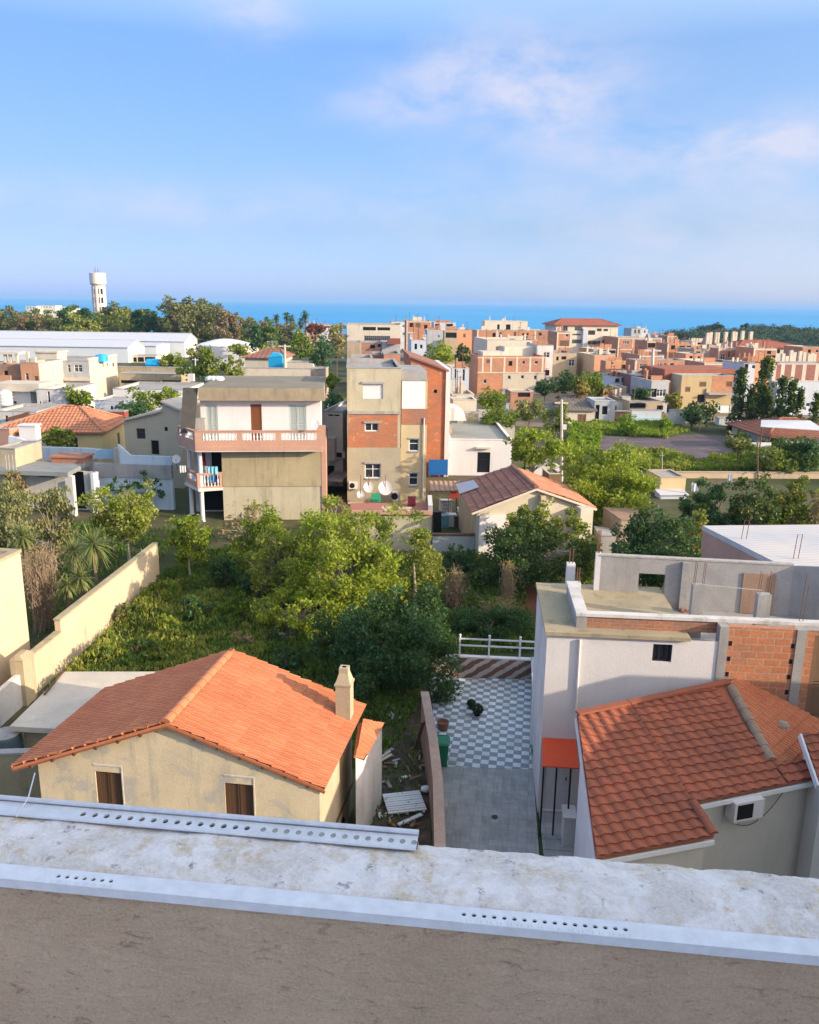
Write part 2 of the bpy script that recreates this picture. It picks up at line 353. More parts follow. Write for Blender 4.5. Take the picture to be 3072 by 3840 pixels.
def window(parent, P, h, style='white', dep=.14, label=None, name=None):
    a, b, c, d = h; w = c - a; hh = d - b
    if style in ('shutter', 'gshutter', 'door', 'woodwin'):
        mat = {'shutter': M_wood, 'gshutter': M_greyshut, 'door': M_door, 'woodwin': M_woodold}[style]
        mb = MB(); fw = min(.07, w * .09); mid = (a + c) / 2
        pbox(mb, P, a, a + fw, b, d, .02, dep - .02); pbox(mb, P, c - fw, c, b, d, .02, dep - .02)
        pbox(mb, P, a + fw, c - fw, d - fw, d, .022, dep - .022); pbox(mb, P, a + fw, c - fw, b, b + fw, .022, dep - .022)
        o = mb.build(name or ('door' if style == 'door' else 'shutter_frame'), mat, parent)
        if label: o['label'] = label
        for (x0, x1) in (((a + fw, mid - .008), (mid + .008, c - fw)) if style != 'door' else ((a + fw, c - fw),)):
            mb = MB(); st = .055 * min(1, w)
            z0, z1 = b + fw, d - fw
            pbox(mb, P, x0, x0 + st, z0, z1, .03, dep - .05); pbox(mb, P, x1 - st, x1, z0, z1, .03, dep - .05)
            rails = [z0, z0 + (z1 - z0) * .42, z1 - st]
            for z in rails: pbox(mb, P, x0 + st, x1 - st, z, z + st, .032, dep - .052)
            if style == 'door': pbox(mb, P, x0 + st, x1 - st, z0 + st, z1 - st, .05, .07)
            else:
                pbox(mb, P, x0 + st, x1 - st, z0 + st, z1 - st, dep - .05, dep - .045)
                z = z0 + st + .02
                while z < z1 - st - .03:
                    if not any(abs(z - r) < st * 1.15 for r in rails):
                        mb.face([P(x0 + st, z, .035), P(x1 - st, z, .035), P(x1 - st, z + .035, .075), P(x0 + st, z + .035, .075)])
                    z += .042
            mb.build('door_leaf' if style == 'door' else 'shutter_leaf', mat, o)
        return o
    if style == 'dark':
        mb = MB(); pbox(mb, P, a, c, b, d, dep - .01, dep + .02); o = mb.build(name or 'opening', M_dark, parent)
    elif style == 'blind':
        mb = MB(); n = max(4, int(hh / .06))
        for i in range(n): 
            z = b + hh * i / n; pbox(mb, P, a, c, z + .004, z + hh / n, dep - .06, dep - .03)
        o = mb.build(name or 'roller_blind', M_paintw, parent)
        mb = MB(); pbox(mb, P, a, c, b, d, dep - .02, dep); mb.build('backing', M_dark, o)
    else:
        fm = {'white': M_paintw, 'brown': M_wood, 'grey': M_conc, 'bars': M_black}[style]
        fw = min(.07, w * .1); mb = MB()
        pbox(mb, P, a, a + fw, b, d, dep - .08, dep - .03); pbox(mb, P, c - fw, c, b, d, dep - .08, dep - .03)
        pbox(mb, P, a + fw, c - fw, d - fw, d, dep - .078, dep - .032); pbox(mb, P, a + fw, c - fw, b, b + fw, dep - .078, dep - .032)
        nb = max(1, round(w / .5)) if style != 'bars' else max(3, int(w / .14))
        for i in range(1, nb + (0 if style == 'bars' else 0)):
            x = a + w * i / nb; pbox(mb, P, x - fw * .45, x + fw * .45, b + fw, d - fw, dep - .075, dep - .034)
        if hh > .8: 
            z = b + hh * .62; pbox(mb, P, a + fw, c - fw, z - .02, z + .02, dep - .073, dep - .036)
        o = mb.build(name or 'window', fm, parent)
        mb = MB(); pbox(mb, P, a, c, b, d, dep - .03, dep - .005); mb.build('pane', M_glass, o)
    if label: o['label'] = label
    return o
M_greyshut = simple('pale_green_shutter', (.50, .56, .54), .5, .3, var=.2, sc=20)
M_blueshut = simple('blue_grey_shutter', (.42, .50, .60), .5, .3, var=.2, sc=20)

def tile_field(mb, poly, along, up, tw, tl, prof='channel', thick=.035, mi=0):
    """courses of single roof tiles laid over a planar polygon, trimmed at its edges"""
    poly = [Vector(p) for p in poly]; o = poly[0]; n = sum(((poly[i] - o).cross(poly[i + 1] - o) for i in range(1, len(poly) - 1)), Vector()).normalized(); al = Vector(along); al = (al - n * al.dot(n)).normalized()
    if n.z < 0: n = -n
    upv = n.cross(al).normalized()
    if upv.z < 0: upv = -upv
    us = [(p - o).dot(al) for p in poly]; vs_ = [(p - o).dot(upv) for p in poly]
    bmm = bmesh.new()
    if prof == 'channel': cols = [(0, .0), (.10, .032), (.39, .040), (.47, .006), (.54, .006), (.62, .040), (.9, .032), (1.0, .0)]
    else: cols = [(i / 8, .012 + .042 * math.sin(math.pi * min(1, (i / 8) / .72)) if i / 8 < .72 else .012) for i in range(9)]
    v = min(vs_) ; row = 0
    while v < max(vs_):
        u = min(us)
        while u < max(us):
            ju = rnd.uniform(-.006, .006); jz = rnd.uniform(-.004, .004); jt = rnd.uniform(0, .006)
            top = []; bot = []; ft = []
            for f, h in cols:
                q = o + al * (u + f * tw + ju) 
                bot.append(bmm.verts.new(q + upv * v + n * (h + thick + jz + jt)))
                top.append(bmm.verts.new(q + upv * (v + tl * 1.04) + n * (h + jz)))
                ft.append(bmm.verts.new(q + upv * (v + .004) + n * (h - .03)))
            for k in range(len(cols) - 1):
                bmm.faces.new((bot[k], bot[k + 1], top[k + 1], top[k])); bmm.faces.new((ft[k], ft[k + 1], bot[k + 1], bot[k]))
            u += tw
        v += tl; row += 1
    c = sum(poly, Vector()) / len(poly)
    for i in range(len(poly)):
        a, b = poly[i], poly[(i + 1) % len(poly)]
        en = (b - a).cross(n).normalized()
        if (c - a).dot(en) > 0: en = -en
        # concave edges are left out by the caller: only convex polygons come here
        bmesh.ops.bisect_plane(bmm, geom=bmm.verts[:] + bmm.edges[:] + bmm.faces[:], plane_co=a, plane_no=en, clear_outer=True)
    bmm.verts.index_update(); k = len(mb.v)
    mb.v.extend(tuple(x.co) for x in bmm.verts); 
    for f in bmm.faces: mb.f.append(tuple(k + x.index for x in f.verts)); mb.m.append(mi)
    bmm.free()
    mb.prism([p - n * .06 for p in poly], n * .065, mi)
def ridge_caps(mb, a, b, r=.11, L=.36, mi=0):
    a, b = Vector(a), Vector(b); d = b - a; n = max(1, int(d.length / L)); d.normalize()
    side = d.cross(Vector((0, 0, 1))).normalized(); upv = side.cross(d)
    for i in range(n):
        p0 = a + d * (i * L) ; p1 = p0 + d * (L * 1.08); rows = []
        for p, rr in ((p0, r * 1.08), (p1, r * .94)):
            rows.append([p + side * (rr * math.cos(t)) + upv * (rr * math.sin(t) * .8 - .03) for t in [math.pi * q / 6 for q in range(7)]])
        mb.grid(rows, mi); mb.face(rows[0], mi)

# ------------------------------------------------------------------ terrace parapet in front of the camera
PT = 12.95
pi0 = PZ(0, 3299, PT); pi2 = PZ(3072, 3592, PT); ang = math.atan2(-(pi2.y - pi0.y), pi2.x - pi0.x)
PF = Frame((pi0.x, pi0.y), ang)
def ptx(x, y, z=PT): return PF.st(PZ(x, y, z))
to0 = ptx(0, 2997)[1]; to2 = ptx(3072, 3301)[1]; PW = (to0 + to2) / 2
root = thing('terrace_building', 'brown rendered terrace wall with rough white mortar coping right in front of the viewer', 'parapet', (0, 1.4, 0))
m, nt, out = newmat('mortar_coping'); w = wpos(nt)
n1 = nz(nt, w, 9, 9, .7, .6); n2 = nz(nt, w, 26, 8, .75); n3 = nz(nt, w, 130, 5, .75); n4 = nz(nt, w, 14, 8, .7)
c_ = mixc(nt, ramp(nt, n1, [(.42, (0, 0, 0)), (.58, (1, 1, 1))]), (.66, .60, .55), (.84, .80, .78))
c_ = mixc(nt, ramp(nt, n4, [(.52, (0, 0, 0)), (.66, (.8,) * 3)]), c_, (.60, .46, .27))
c_ = mixc(nt, ramp(nt, n2, [(.585, (0, 0, 0)), (.66, (.9,) * 3)]), c_, (.26, .25, .26))
n6 = nz(nt, w, 11, 7, .6, 1.5); c_ = mixc(nt, ramp(nt, n6, [(.66, (0, 0, 0)), (.70, (.6,) * 3)]), c_, (.2, .19, .2))
c_ = mixc(nt, .45, c_, ramp(nt, n3, [(.3, (.22,) * 3), (.65, (.8,) * 3)]), 'OVERLAY')
hb = mixc(nt, .4, n2, n3); fin(nt, out, c_, .95, bump(nt, hb, .8, .008)); M_mortar = m
m, nt, out = newmat('inner_render'); w = wpos(nt)
n1 = nz(nt, w, 6, 8, .65); n3 = nz(nt, w, 170, 6, .8); n2 = nz(nt, wpos(nt, (1, 1, 2.4)), 22, 9, .74, .8)
c_ = mixc(nt, ramp(nt, n1, [(.35, (0, 0, 0)), (.65, (1, 1, 1))]), (.74, .545, .38), (.65, .47, .325))
c_ = mixc(nt, ramp(nt, n2, [(.56, (0, 0, 0)), (.68, (.7,) * 3)]), c_, (.22, .15, .10))
c_ = mixc(nt, ramp(nt, n2, [(.26, (.6,) * 3), (.38, (0, 0, 0))]), c_, (.46, .42, .37))
c_ = mixc(nt, .42, c_, ramp(nt, n3, [(.3, (.22,) * 3), (.7, (.85,) * 3)]), 'OVERLAY')
fin(nt, out, c_, .95, bump(nt, mixc(nt, .35, n2, n3), 1.0, .012)); M_inner = m
s0, s1 = -2.5, 3.6; nb = 620; nc = 34
mb = MB(); rows = []
for j in range(nc + 1):
    row = []
    for i in range(nb + 1):
        S = s0 + (s1 - s0) * i / nb; f = j / nc
        edge = .012 * mnoise.noise((S * 9, 3, 0)) + .006 * mnoise.noise((S * 34, 1, 0))
        t = .030 + (PW - .030 + edge) * f
        z = PT + .004 + .0035 * mnoise.noise((S * 7, t * 7, 0)) + .0022 * mnoise.noise((S * 26, t * 26, 4)) + .0018 * mnoise.noise((S * 80, t * 80, 9))
        z += .012 * math.sin(math.pi * min(1, f * 1.05)) - .006
        if j == nc: z -= .022
        if j == nc - 1: z -= .004
        row.append(PF.pt(S, t, z))
    rows.append(row)
mb.grid(rows); o = mb.build('mortar_coping', M_mortar, root, smooth=True)
mb = MB(); mb.box(PF, s0, s1, .003, PW - .012, PT - 1.0, PT - .018); mb.build('parapet', M_inner, root)
mb = MB(); mb.box(PF, -16, 12, .05, 9.0 * 0 + PW - .03, 0, PT - 1.02); mb.box(PF, -16, s0 - .003, .05, PW - .03, PT - 1.02, PT); mb.box(PF, s1 + .003, 12, .05, PW - .03, PT - 1.02, PT)
mb.build('facade_wall', M_brownwall, root)
mb = MB(); mb.box(PF, -16, 12, -9, .047, PT - 1.25, PT - 1.02); mb.build('terrace_floor', M_conc, root)
# unseen block added right of and behind the viewer to shade the parapet
mb = MB(); mb.box(PF, 3.9, 9.5, -3.2, -.35, PT - 1.0, PT + 2.6); mb.build('added_shade_block', M_brownwall, root)
# perforated corner bead bedded along the inner edge
mb = MB(); hole_s = []
for x in np.linspace(263, 928, 17): hole_s.append(ptx(*rT(x, 484 + (x - 263) * (548 - 484) / 665))[0])
for x in np.linspace(240, 450, 7): hole_s.append(ptx(*rR(x, 424 + (x - 240) * 22 / 210))[0])
zb = PT + .006
def strip(mb, fr, sa, sb, t0, t1, zf, holes, r_s, r_t, tc, thick=.0025):
    segs = sorted(holes); nseg = 18
    cur = sa
    for h in segs:
        a, b = h - r_s * 1.45, h + r_s * 1.45
        mb.face([fr.pt(cur, t0, zf), fr.pt(a, t0, zf), fr.pt(a, t1, zf), fr.pt(cur, t1, zf)])
        ring = [(h + r_s * math.cos(2 * math.pi * k / nseg), tc + r_t * math.sin(2 * math.pi * k / nseg)) for k in range(nseg)]
        outr = []
        for k in range(nseg):
            c_, s_ = math.cos(2 * math.pi * k / nseg), math.sin(2 * math.pi * k / nseg); 
            kx = (b - a) / 2 / max(abs(c_), 1e-6); ky = ((t1 - tc) if s_ > 0 else (tc - t0)) / max(abs(s_), 1e-6); q = min(kx, ky)
            outr.append((h + c_ * q, tc + s_ * q))
        for k in range(nseg):
            j = (k + 1) % nseg
            pts = [ring[k], outr[k], outr[j], ring[j]]
            mb.face([fr.pt(x, t, zf) for x, t in pts])
            mb.face([fr.pt(*ring[k], zf), fr.pt(*ring[j], zf), fr.pt(*ring[j], zf - .004), fr.pt(*ring[k], zf - .004)])
        # the corners between ring polygon and strip segment
        for (cx, ct) in ((a, t0), (b, t0), (b, t1), (a, t1)):
            near = sorted(range(nseg), key=lambda k: (outr[k][0] - cx) ** 2 + (outr[k][1] - ct) ** 2)[:2]
            mb.face([fr.pt(cx, ct, zf), fr.pt(*outr[near[0]], zf), fr.pt(*outr[near[1]], zf)])
        cur = b
    mb.face([fr.pt(cur, t0, zf), fr.pt(sb, t0, zf), fr.pt(sb, t1, zf), fr.pt(cur, t1, zf)])
strip(mb, PF, s0, s1, -.004, .036, zb, hole_s, .0042, .0042, .0165)
mb.box(PF, s0, s1, -.0045, .0025, PT - .012, zb - .0005)
mb.build('inner_corner_bead', simple('bead_white', (.76, .78, .82), .5, .3, var=.3, sc=30), root, smooth=False)
mb = MB(); 
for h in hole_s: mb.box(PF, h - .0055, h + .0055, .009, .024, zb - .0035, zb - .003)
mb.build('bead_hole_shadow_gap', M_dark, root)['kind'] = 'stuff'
# loose perforated bead lying along the outer edge
bs1 = ptx(*rR(1690, 285))[0]
br = thing('corner_bead', 'long white perforated metal corner bead lying along the outer edge of the mortar', 'metal strip', PF.pt(.3, PW - .02, PT + .02))
mb = MB(); holes = [ptx(*rR(x, 165 + (x - 355) * .12))[0] for x in list(np.linspace(355, 1000, 15)) + list(np.linspace(1065, 1670, 14))]
zl = PT + .012
strip(mb, PF, s0, bs1, PW - .045, PW - .004, zl, holes, .0058, .0075, PW - .025)
mb.build('perforated_flange', M_metalw, br)
mb = MB()
for h in holes[15:]: mb.box(PF, h - .008, h + .008, PW - .035, PW - .015, zl - .0035, zl - rnd.uniform(.0005, .002))
mb.build('mortar_fill', M_conc, br)['kind'] = 'stuff'
mb = MB(); mb.tube([PF.pt(s0, PW + .002, zl + .004), PF.pt(bs1, PW + .002, zl + .004)], .0055, 8); mb.tube([PF.pt(s0, PW - .047, zl), PF.pt(bs1, PW - .047, zl)], .003, 6)
mb.box(PF, s0, bs1, PW + .0005, PW + .003, zl - .03, zl)
mb.build('rolled_edge', M_metalw, br)
mb = MB()
for i in range(14): 
    x = rnd.uniform(s0 + .7, s0 + 1.9)
mb.tube([PF.pt(*ptx(*rR(150, 82)), PT + .05), PF.pt(*ptx(*rR(120, 150)), PT + .03), PF.pt(*ptx(*rR(70, 215)), PT + .022)], .0015, 5)
o = mb.build('wire', M_metalw, loc=PF.pt(*ptx(*rR(120, 150)), PT + .02)); tag(o, 'thin pale wire bent over the left end of the perforated metal strip', 'wire')

# ------------------------------------------------------------------ near house with terracotta gable roof
HF = Frame((-8.97, 18.22), R(7.6)); HW = 7.02; HD = 3.75
root = thing('small_house', 'low ochre house with bright terracotta gable roof, two brown shutters and a chimney', 'house', HF.pt(HW / 2, 0, 0))
rN_, rF_ = Vector((-5.62, 17.64, 4.42)), Vector((-4.93, 21.9, 4.42))
eLN, eLF, eRN, eRF = Vector((-9.51, 18.01, 3.0)), Vector((-8.73, 22.22, 3.0)), Vector((-1.89, 17.23, 3.0)), Vector((-1.15, 21.45, 3.0))
def roofz(S):                                 # underside of the roof along the gable
    return min(2.98 + (S + .55) * .358, 2.98 + (HW + .12 - S) * .39)
shut = []
for q in ((rK(785, 1040), rK(1045, 1600)), (rL(305, 1100), rL(555, 1610))):
    a = HF.hit(*q[0]); b = HF.hit(*q[1]); shut.append((a[0], min(a[1], b[1]) * 0 + .62, b[0], a[1]))
P = lambda s, z, d: HF.pt(s, d, z)
mb = MB(); wall_holes(mb, P, HW, 0, 2.93, shut, .16)
mb.face([P(0, 2.93, 0), P(HW, 2.93, 0), P(HW, roofz(HW) - .03, 0), P(HW * .47, roofz(HW * .47) - .06, 0), P(0, roofz(0) - .03, 0)])
mb.build('front_wall', M_facade, root)
mb = MB(); zr = roofz(HW) - .1
mb.face([HF.pt(HW, 0, 0), HF.pt(HW, HD, 0), HF.pt(HW, HD, zr), HF.pt(HW, 0, zr)]); mb.face([HF.pt(0, 0, 0), HF.pt(0, HD, 0), HF.pt(0, HD, 3), HF.pt(0, 0, 3)])
mb.face([HF.pt(0, HD, 0), HF.pt(HW, HD, 0), HF.pt(HW, HD, zr), HF.pt(HW * .47, HD, roofz(HW * .47) - .06), HF.pt(0, HD, 3)])
mb.build('side_wall', M_cream, root)
for i, h in enumerate(shut): window(root, P, h, 'shutter', .16)
for h in shut:
    mb = MB()
    for (a, b, c, d) in ((h[0] - .03, h[3], h[2] + .03, h[3] + .04), (h[2], h[1], h[2] + .03, h[3])): pbox(mb, P, a, c, b, d, -.012, .02)
    mb.build('window_surround', M_whiteold, root)
for nm, poly in (('right_roof_slope', [eRN, eRF, rF_, rN_]), ('left_roof_slope', [eLN, eLF, rF_, rN_])):
    mb = MB(); tile_field(mb, poly, poly[1] - poly[0], poly[3] - poly[0], .205, .335); o = mb.build(nm, M_tileA if nm[0] == 'r' else M_tileA, root)
mb = MB(); ridge_caps(mb, rN_ + Vector((0, 0, .06)), rF_ + Vector((0, 0, .06)), .13, .36)
o = mb.build('ridge_cap', M_tileA, root)
mb = MB()
for k in range(1, 7):
    for (e, rr) in ((eLN, rN_), (eRN, rN_)):
        p = e.lerp(rr, k / 7 - .03); mb.bar(p + Vector((.03, .0, -.10)), p + Vector((.06, .35, -.10)), .07, .09)
mb.build('rafter_end', M_wood, root)['kind'] = 'stuff'
mb = MB()
for e in (eLN, eRN): mb.bar(e + Vector((.01, .02, -.075)), rN_ + Vector((.01, .02, -.075)), .03, .07)
mb.build('verge_board', simple('terracotta_verge', (.35, .13, .08)), root)
# chimney
cb = Vector((-1.72, 20.62, 3.1)); CF = Frame((cb.x - .19, cb.y - .2), R(8)); ch = MB()
ch.box(CF, 0, .40, 0, .42, 2.7, 4.08); ch.box(CF, -.025, .425, -.025, .445, 4.08, 4.14)
lo = [CF.pt(*q, 4.14) for q in ((0, 0), (.40, 0), (.40, .42), (0, .42))]; hi = [CF.pt(*q, 4.42) for q in ((.08, .09), (.32, .09), (.32, .33), (.08, .33))]
ch.hexa(lo + hi); ch.box(CF, .08, .32, .09, .33, 4.42, 4.56)
co = ch.build('chimney', M_cream, root)
mb = MB(); mb.box(CF, .15, .25, .16, .26, 4.555, 4.565); mb.build('flue', M_dark, co)
# diagonal drain pipe and arched opening on the right wall
PR = lambda t, z, d: HF.pt(HW - d, t, z)
a = HF.hits(*rL(1375, 1085), HW + .03); b = HF.hits(*rL(1205, 1500), HW + .03)
mb = MB(); mb.tube([HF.pt(HW + .03, a[0], a[1]), HF.pt(HW + .03, b[0], b[1])], .025); mb.build('drain_pipe', M_wood, root)
a = HF.hits(*rL(1260, 1445), HW + .01); mb = MB()
arc = [(a[0] + .32 * math.cos(t), a[1] - .32 + .32 * math.sin(t)) for t in [math.pi * k / 10 for k in range(11)]] + [(a[0] - .32, 0.3), (a[0] + .32, .3)]
mb.prism([HF.pt(HW - .02, t, z) for t, z in arc], HF.e * .03); mb.build('arched_opening', M_dark, root)
# annex with its own tiled pent roof against the right wall
q = [PZ(*rL(x, y), z) for x, y, z in ((1360, 950, 2.3), (1590, 672, 2.1))]
AF = Frame((HF.pt(HW + .003, 0, 0) + HF.u * 2.2).xy, R(8)); aw = 1.15
pr = [PZ(*rL(*c), z) for c, z in (((1362, 940), 2.75), ((1432, 962), 2.45), ((1588, 680), 2.45), ((1395, 672), 2.75))]
anx = MB(); tile_field(anx, pr, pr[2] - pr[1], pr[0] - pr[1], .21, .335); ar = anx.build('annex_roof', M_tileA, root)
lo = [Vector((p.x, p.y, 0)) for p in pr]; ins = [Vector((lo[i].x, lo[i].y, 0)) for i in range(4)]
cx = sum(lo, Vector()) / 4
base = [p.lerp(cx, .06) for p in lo]; mb = MB()
for i in range(4):
    j = (i + 1) % 4; mb.face([base[i], base[j], base[j] + Vector((0, 0, pr[j].z - .08)), base[i] + Vector((0, 0, pr[i].z - .08))])
mb.build('annex_wall', M_whiteold, root)

# ------------------------------------------------------------------ concrete shed roof, barrel and walls at the left
zs = 2.1
sl_ = [PZ(*rK(*c), zs) for c in ((80, 715), (540, 262), (1335, 262), (1340, 330))]; sn = PZ(*rK(520, 718), zs); 
root = thing('concrete_shed', 'flat roofed shed with a pale stained concrete slab beside the boundary wall', 'shed', (sl_[0].x + 1.5, sl_[0].y + 2, 0))
dx = Vector((math.cos(GA), -math.sin(GA), 0))
poly = [sl_[0], sl_[0] + dx * 2.6, sl_[2] + dx * .1 + Vector((.25, -3.4, 0)), sl_[2], sl_[1]]
poly = [sl_[0], sl_[0] + Vector((2.4, -.2, 0)), Vector((sl_[2].x - .25, sl_[2].y - 1.6, zs)), sl_[2], sl_[1]]
mb = MB(); mb.prism(poly, (0, 0, -.16)); mb.build('roof_slab', M_concw, root)
mb = MB(); c = sum(poly, Vector()) / len(poly); inn = [p.lerp(c, .07) for p in poly]; inn[0] = poly[0].lerp(c, .14); inn[1] = poly[1].lerp(c, .14)
mb.prism([Vector((p.x, p.y, 0)) for p in inn], (0, 0, zs - .165)); mb.build('shed_wall', M_ochre, root)
pip = MB(); pip.tube([PZ(*rK(370, 450), zs + .05), PZ(*rK(522, 265), zs + .05)], .035); pip.build('roof_pipe', M_wood, root)
bp = PZ(*rK(45, 790), 1.75)
mb = MB(); prof = [(.38, 0), (.42, .04), (.44, .3), (.45, .33), (.44, .36), (.45, .7), (.46, .73), (.44, .76), (.42, 1.02), (.40, 1.06), (.36, 1.07)]
mb.lathe((bp.x, bp.y, bp.z - 1.02), prof, 28)
root = thing('water_barrel', 'slate grey plastic water barrel standing behind the low wall', 'barrel', (bp.x, bp.y, 0)); mb.build('barrel_body', M_grayblue, root)
mb = MB(); mb.lathe((bp.x, bp.y, bp.z + .045), [(.40, 0), (.41, .02), (.3, .03), (.05, .035)], 24); mb.build('barrel_lid', M_conc, root)
mb = MB(); mb.box(Frame((bp.x - .5, bp.y - .5), 0), 0, 1, 0, 1, 0, bp.z - 1.03); mb.build('plinth', M_conc, root)
a = PZ(*rK(0, 975), 1.9); b = PZ(*rK(300, 965), 1.9); LF = Frame((a.x - 2, a.y), math.atan2(-(b.y - a.y), b.x - a.x))
root = thing('low_yard_wall', 'shaded brown yard wall left of the ochre house below the barrel', 'wall', LF.pt(1.5, 0, 0))
wl = LF.st(b)[0] + .25; mb = MB(); mb.box(LF, 0, wl, 0, .2, 0, 1.86); mb.build('wall_body', M_ochre, root)
mb = MB(); mb.box(LF, -.02, wl + .02, -.03, .23, 1.863, 1.93); mb.build('coping', M_conc, root)

# boundary wall
gA = Vector((-12.94, 40.6, 0)); gB = Vector((-13.57, 30.03, 0)); d = (gB - gA)
BF = Frame((gA.x, gA.y), math.atan2(-d.y, d.x)); L1 = d.length
root = thing('boundary_wall', 'long cream garden wall that steps down towards the viewer, lit by the sun', 'garden wall', (gA + d * .5))
M_gwall = plaster('warm_cream_wall', (.60, .49, .35), (.54, .44, .32), (.30, .26, .2), .5, .3)
mb = MB(); mb.box(BF, 0, L1, 0, .22, 0, 2.0); mb.build('high_section', M_gwall, root)
mb = MB(); mb.box(BF, -.03, L1 + .03, -.03, .25, 2.003, 2.07); mb.build('coping', M_ochre, root)
L2 = BF.st(PZ(*rK(330, 130), 1.6))[0]
mb = MB(); mb.box(BF, L1 + .003, L2 - .003, .002, .218, 0, 1.52); mb.build('lower_section', M_gwall, root)
mb = MB(); mb.box(BF, L1 + .033, L2 - .003, -.026, .246, 1.523, 1.58); mb.build('coping', M_ochre, root)
mb = MB(); mb.box(BF, L2, L2 + .75, -.12, .35, 0, 1.72); mb.build('pillar', M_cream, root)
mb = MB(); mb.hexa([BF.pt(L2 - .02, -.14, 1.723), BF.pt(L2 + .77, -.14, 1.723), BF.pt(L2 + .77, .37, 1.723), BF.pt(L2 - .02, .37, 1.723)] + [BF.pt(L2 + .1, 0, 1.86), BF.pt(L2 + .65, 0, 1.86), BF.pt(L2 + .65, .2, 1.86), BF.pt(L2 + .1, .2, 1.86)]); mb.build('pillar_cap', M_ochre, root)
mb = MB(); mb.box(BF, L2 + .753, L2 + 5.2, .02, .2, 0, 1.2); mb.box(BF, L2 + 2.4, L2 + 2.75, -.1, .016, 0, 1.5); mb.build('old_panel', M_whiteold, root)
# tall cream house at the left margin
cf = PZ(*rJ(165, 690), 4.9); cn_ = PZ(*rJ(0, 770), 4.9); d = cn_ - cf
root = thing('cream_house', 'tall windowless cream house wall at the left margin with flat coping', 'house', (cf.x - 2, cf.y - 1.5, 0))
XF = Frame((cf.x, cf.y), R(8.7) ); mb = MB()
mb.box(XF, -5.5, 0, -6.5, 0, 0, 4.8); mb.build('house_wall', M_gwall, root)
mb = MB()
for (s_0, s_1, t_0, t_1) in ((-.30, .04, -6.5, .04), (-5.5, -.303, -.26, .04)): mb.box(XF, s_0, s_1, t_0, t_1, 4.803, 4.92)
mb.box(XF, -5.49, -.303, -6.5, -.263, 4.803, 4.83); mb.build('roof_coping', M_ochre, root)

# ------------------------------------------------------------------ courtyard
m, nt, out = newmat('checker_tiles'); uv = uvpos(nt, (1 / .25, 1 / .25, 1))
ck = N(nt, 'ShaderNodeTexChecker', Scale=1.0); nt.links.new(uv, ck.inputs['Vector']); ck.inputs[1].default_value = (.74, .74, .75, 1); ck.inputs[2].default_value = (.21, .26, .31, 1)
bk = N(nt, 'ShaderNodeTexBrick', Scale=1.0, offset=0.0); bk.inputs['Brick Width'].default_value = 1; bk.inputs['Row Height'].default_value = 1; bk.inputs['Mortar Size'].default_value = .02
bk.inputs['Color1'].default_value = (1, 1, 1, 1); bk.inputs['Color2'].default_value = (.86, .88, .9, 1); bk.inputs['Mortar'].default_value = (.45, .43, .4, 1); nt.links.new(uv, bk.inputs['Vector'])
w = wpos(nt); col = mixc(nt, 1.0, ck.outputs[0], bk.outputs[0], 'MULTIPLY'); n1 = nz(nt, w, 1.2, 8, .7)
col = mixc(nt, ramp(nt, n1, [(.46, (0, 0, 0)), (.72, (.75,) * 3)]), col, (.26, .25, .22)); fin(nt, out, col, .45, None, .4); M_check = m
m, nt, out = newmat('wet_concrete'); w = wpos(nt); n1 = nz(nt, w, .8, 9, .65, .4); n2 = nz(nt, wpos(nt, (3, .5, 1)), 1.5, 7, .7)
col = mixc(nt, ramp(nt, n1, [(.35, (0, 0, 0)), (.68, (1, 1, 1))]), (.42, .41, .40), (.27, .27, .265)); col = mixc(nt, ramp(nt, n2, [(.5, (0, 0, 0)), (.7, (.5,) * 3)]), col, (.15, .16, .13))
col = mixc(nt, ramp(nt, nz(nt, w, 2.2, 8, .75), [(.58, (0, 0, 0)), (.72, (.6,) * 3)]), col, (.42, .42, .41))
bt = N(nt, 'ShaderNodeTexBrick', Scale=1.0, offset=0.0); bt.inputs['Brick Width'].default_value = .25; bt.inputs['Row Height'].default_value = .25; bt.inputs['Mortar Size'].default_value = .008; nt.links.new(uvpos(nt), bt.inputs['Vector']); bt.inputs['Color1'].default_value = (.42, .42, .42, 1); bt.inputs['Color2'].default_value = (.62, .60, .58, 1); bt.inputs['Mortar'].default_value = (.3, .3, .28, 1)
col = mixc(nt, .55, col, bt.outputs[0], 'OVERLAY')
fin(nt, out, col, .6, bump(nt, n1, .2, .03), .3); M_wet = m
m, nt, out = newmat('zigzag_tiles'); uv = uvpos(nt); wv = N(nt, 'ShaderNodeTexWave', Scale=.95, Distortion=1.6, Detail=3); wv.inputs['Detail Scale'].default_value = 3.5
mpr = N(nt, 'ShaderNodeMapping'); mpr.inputs['Rotation'].default_value = (0, 0, R(-32)); nt.links.new(uv, mpr.inputs[0]); nt.links.new(mpr.outputs[0], wv.inputs['Vector']); wv.wave_profile = 'SIN'; wv.bands_direction = 'Y'
col = ramp(nt, wv.outputs['Fac'], [(.52, (.16, .085, .06)), (.60, (.42, .38, .35))]); n1 = nz(nt, wpos(nt), 2, 7); col = mixc(nt, ramp(nt, n1, [(.5, (0, 0, 0)), (.75, (.5,) * 3)]), col, (.14, .11, .09)); fin(nt, out, col, .6); M_zig = m
cR0, cR1 = Vector((3.50, 19.3, 0)), Vector((4.80, 29.6, 0)); cL0, cL1 = Vector((.80, 17.6, 0)), Vector((.62, 26.9, 0))
tL, tR = PZ(*rM(640, 1250), 0), PZ(*rM(1400, 1275), 0); fL, fR = PZ(*rM(560, 525), 0), PZ(*rM(1400, 545), 0)
def sheet(name, pts, z, mat, kind='structure'):
    mb = MB(); mb.prism([Vector((p.x, p.y, z - .03)) for p in pts], (0, 0, .03)); o = mb.build(name, mat); tag(o, kind=kind); return o
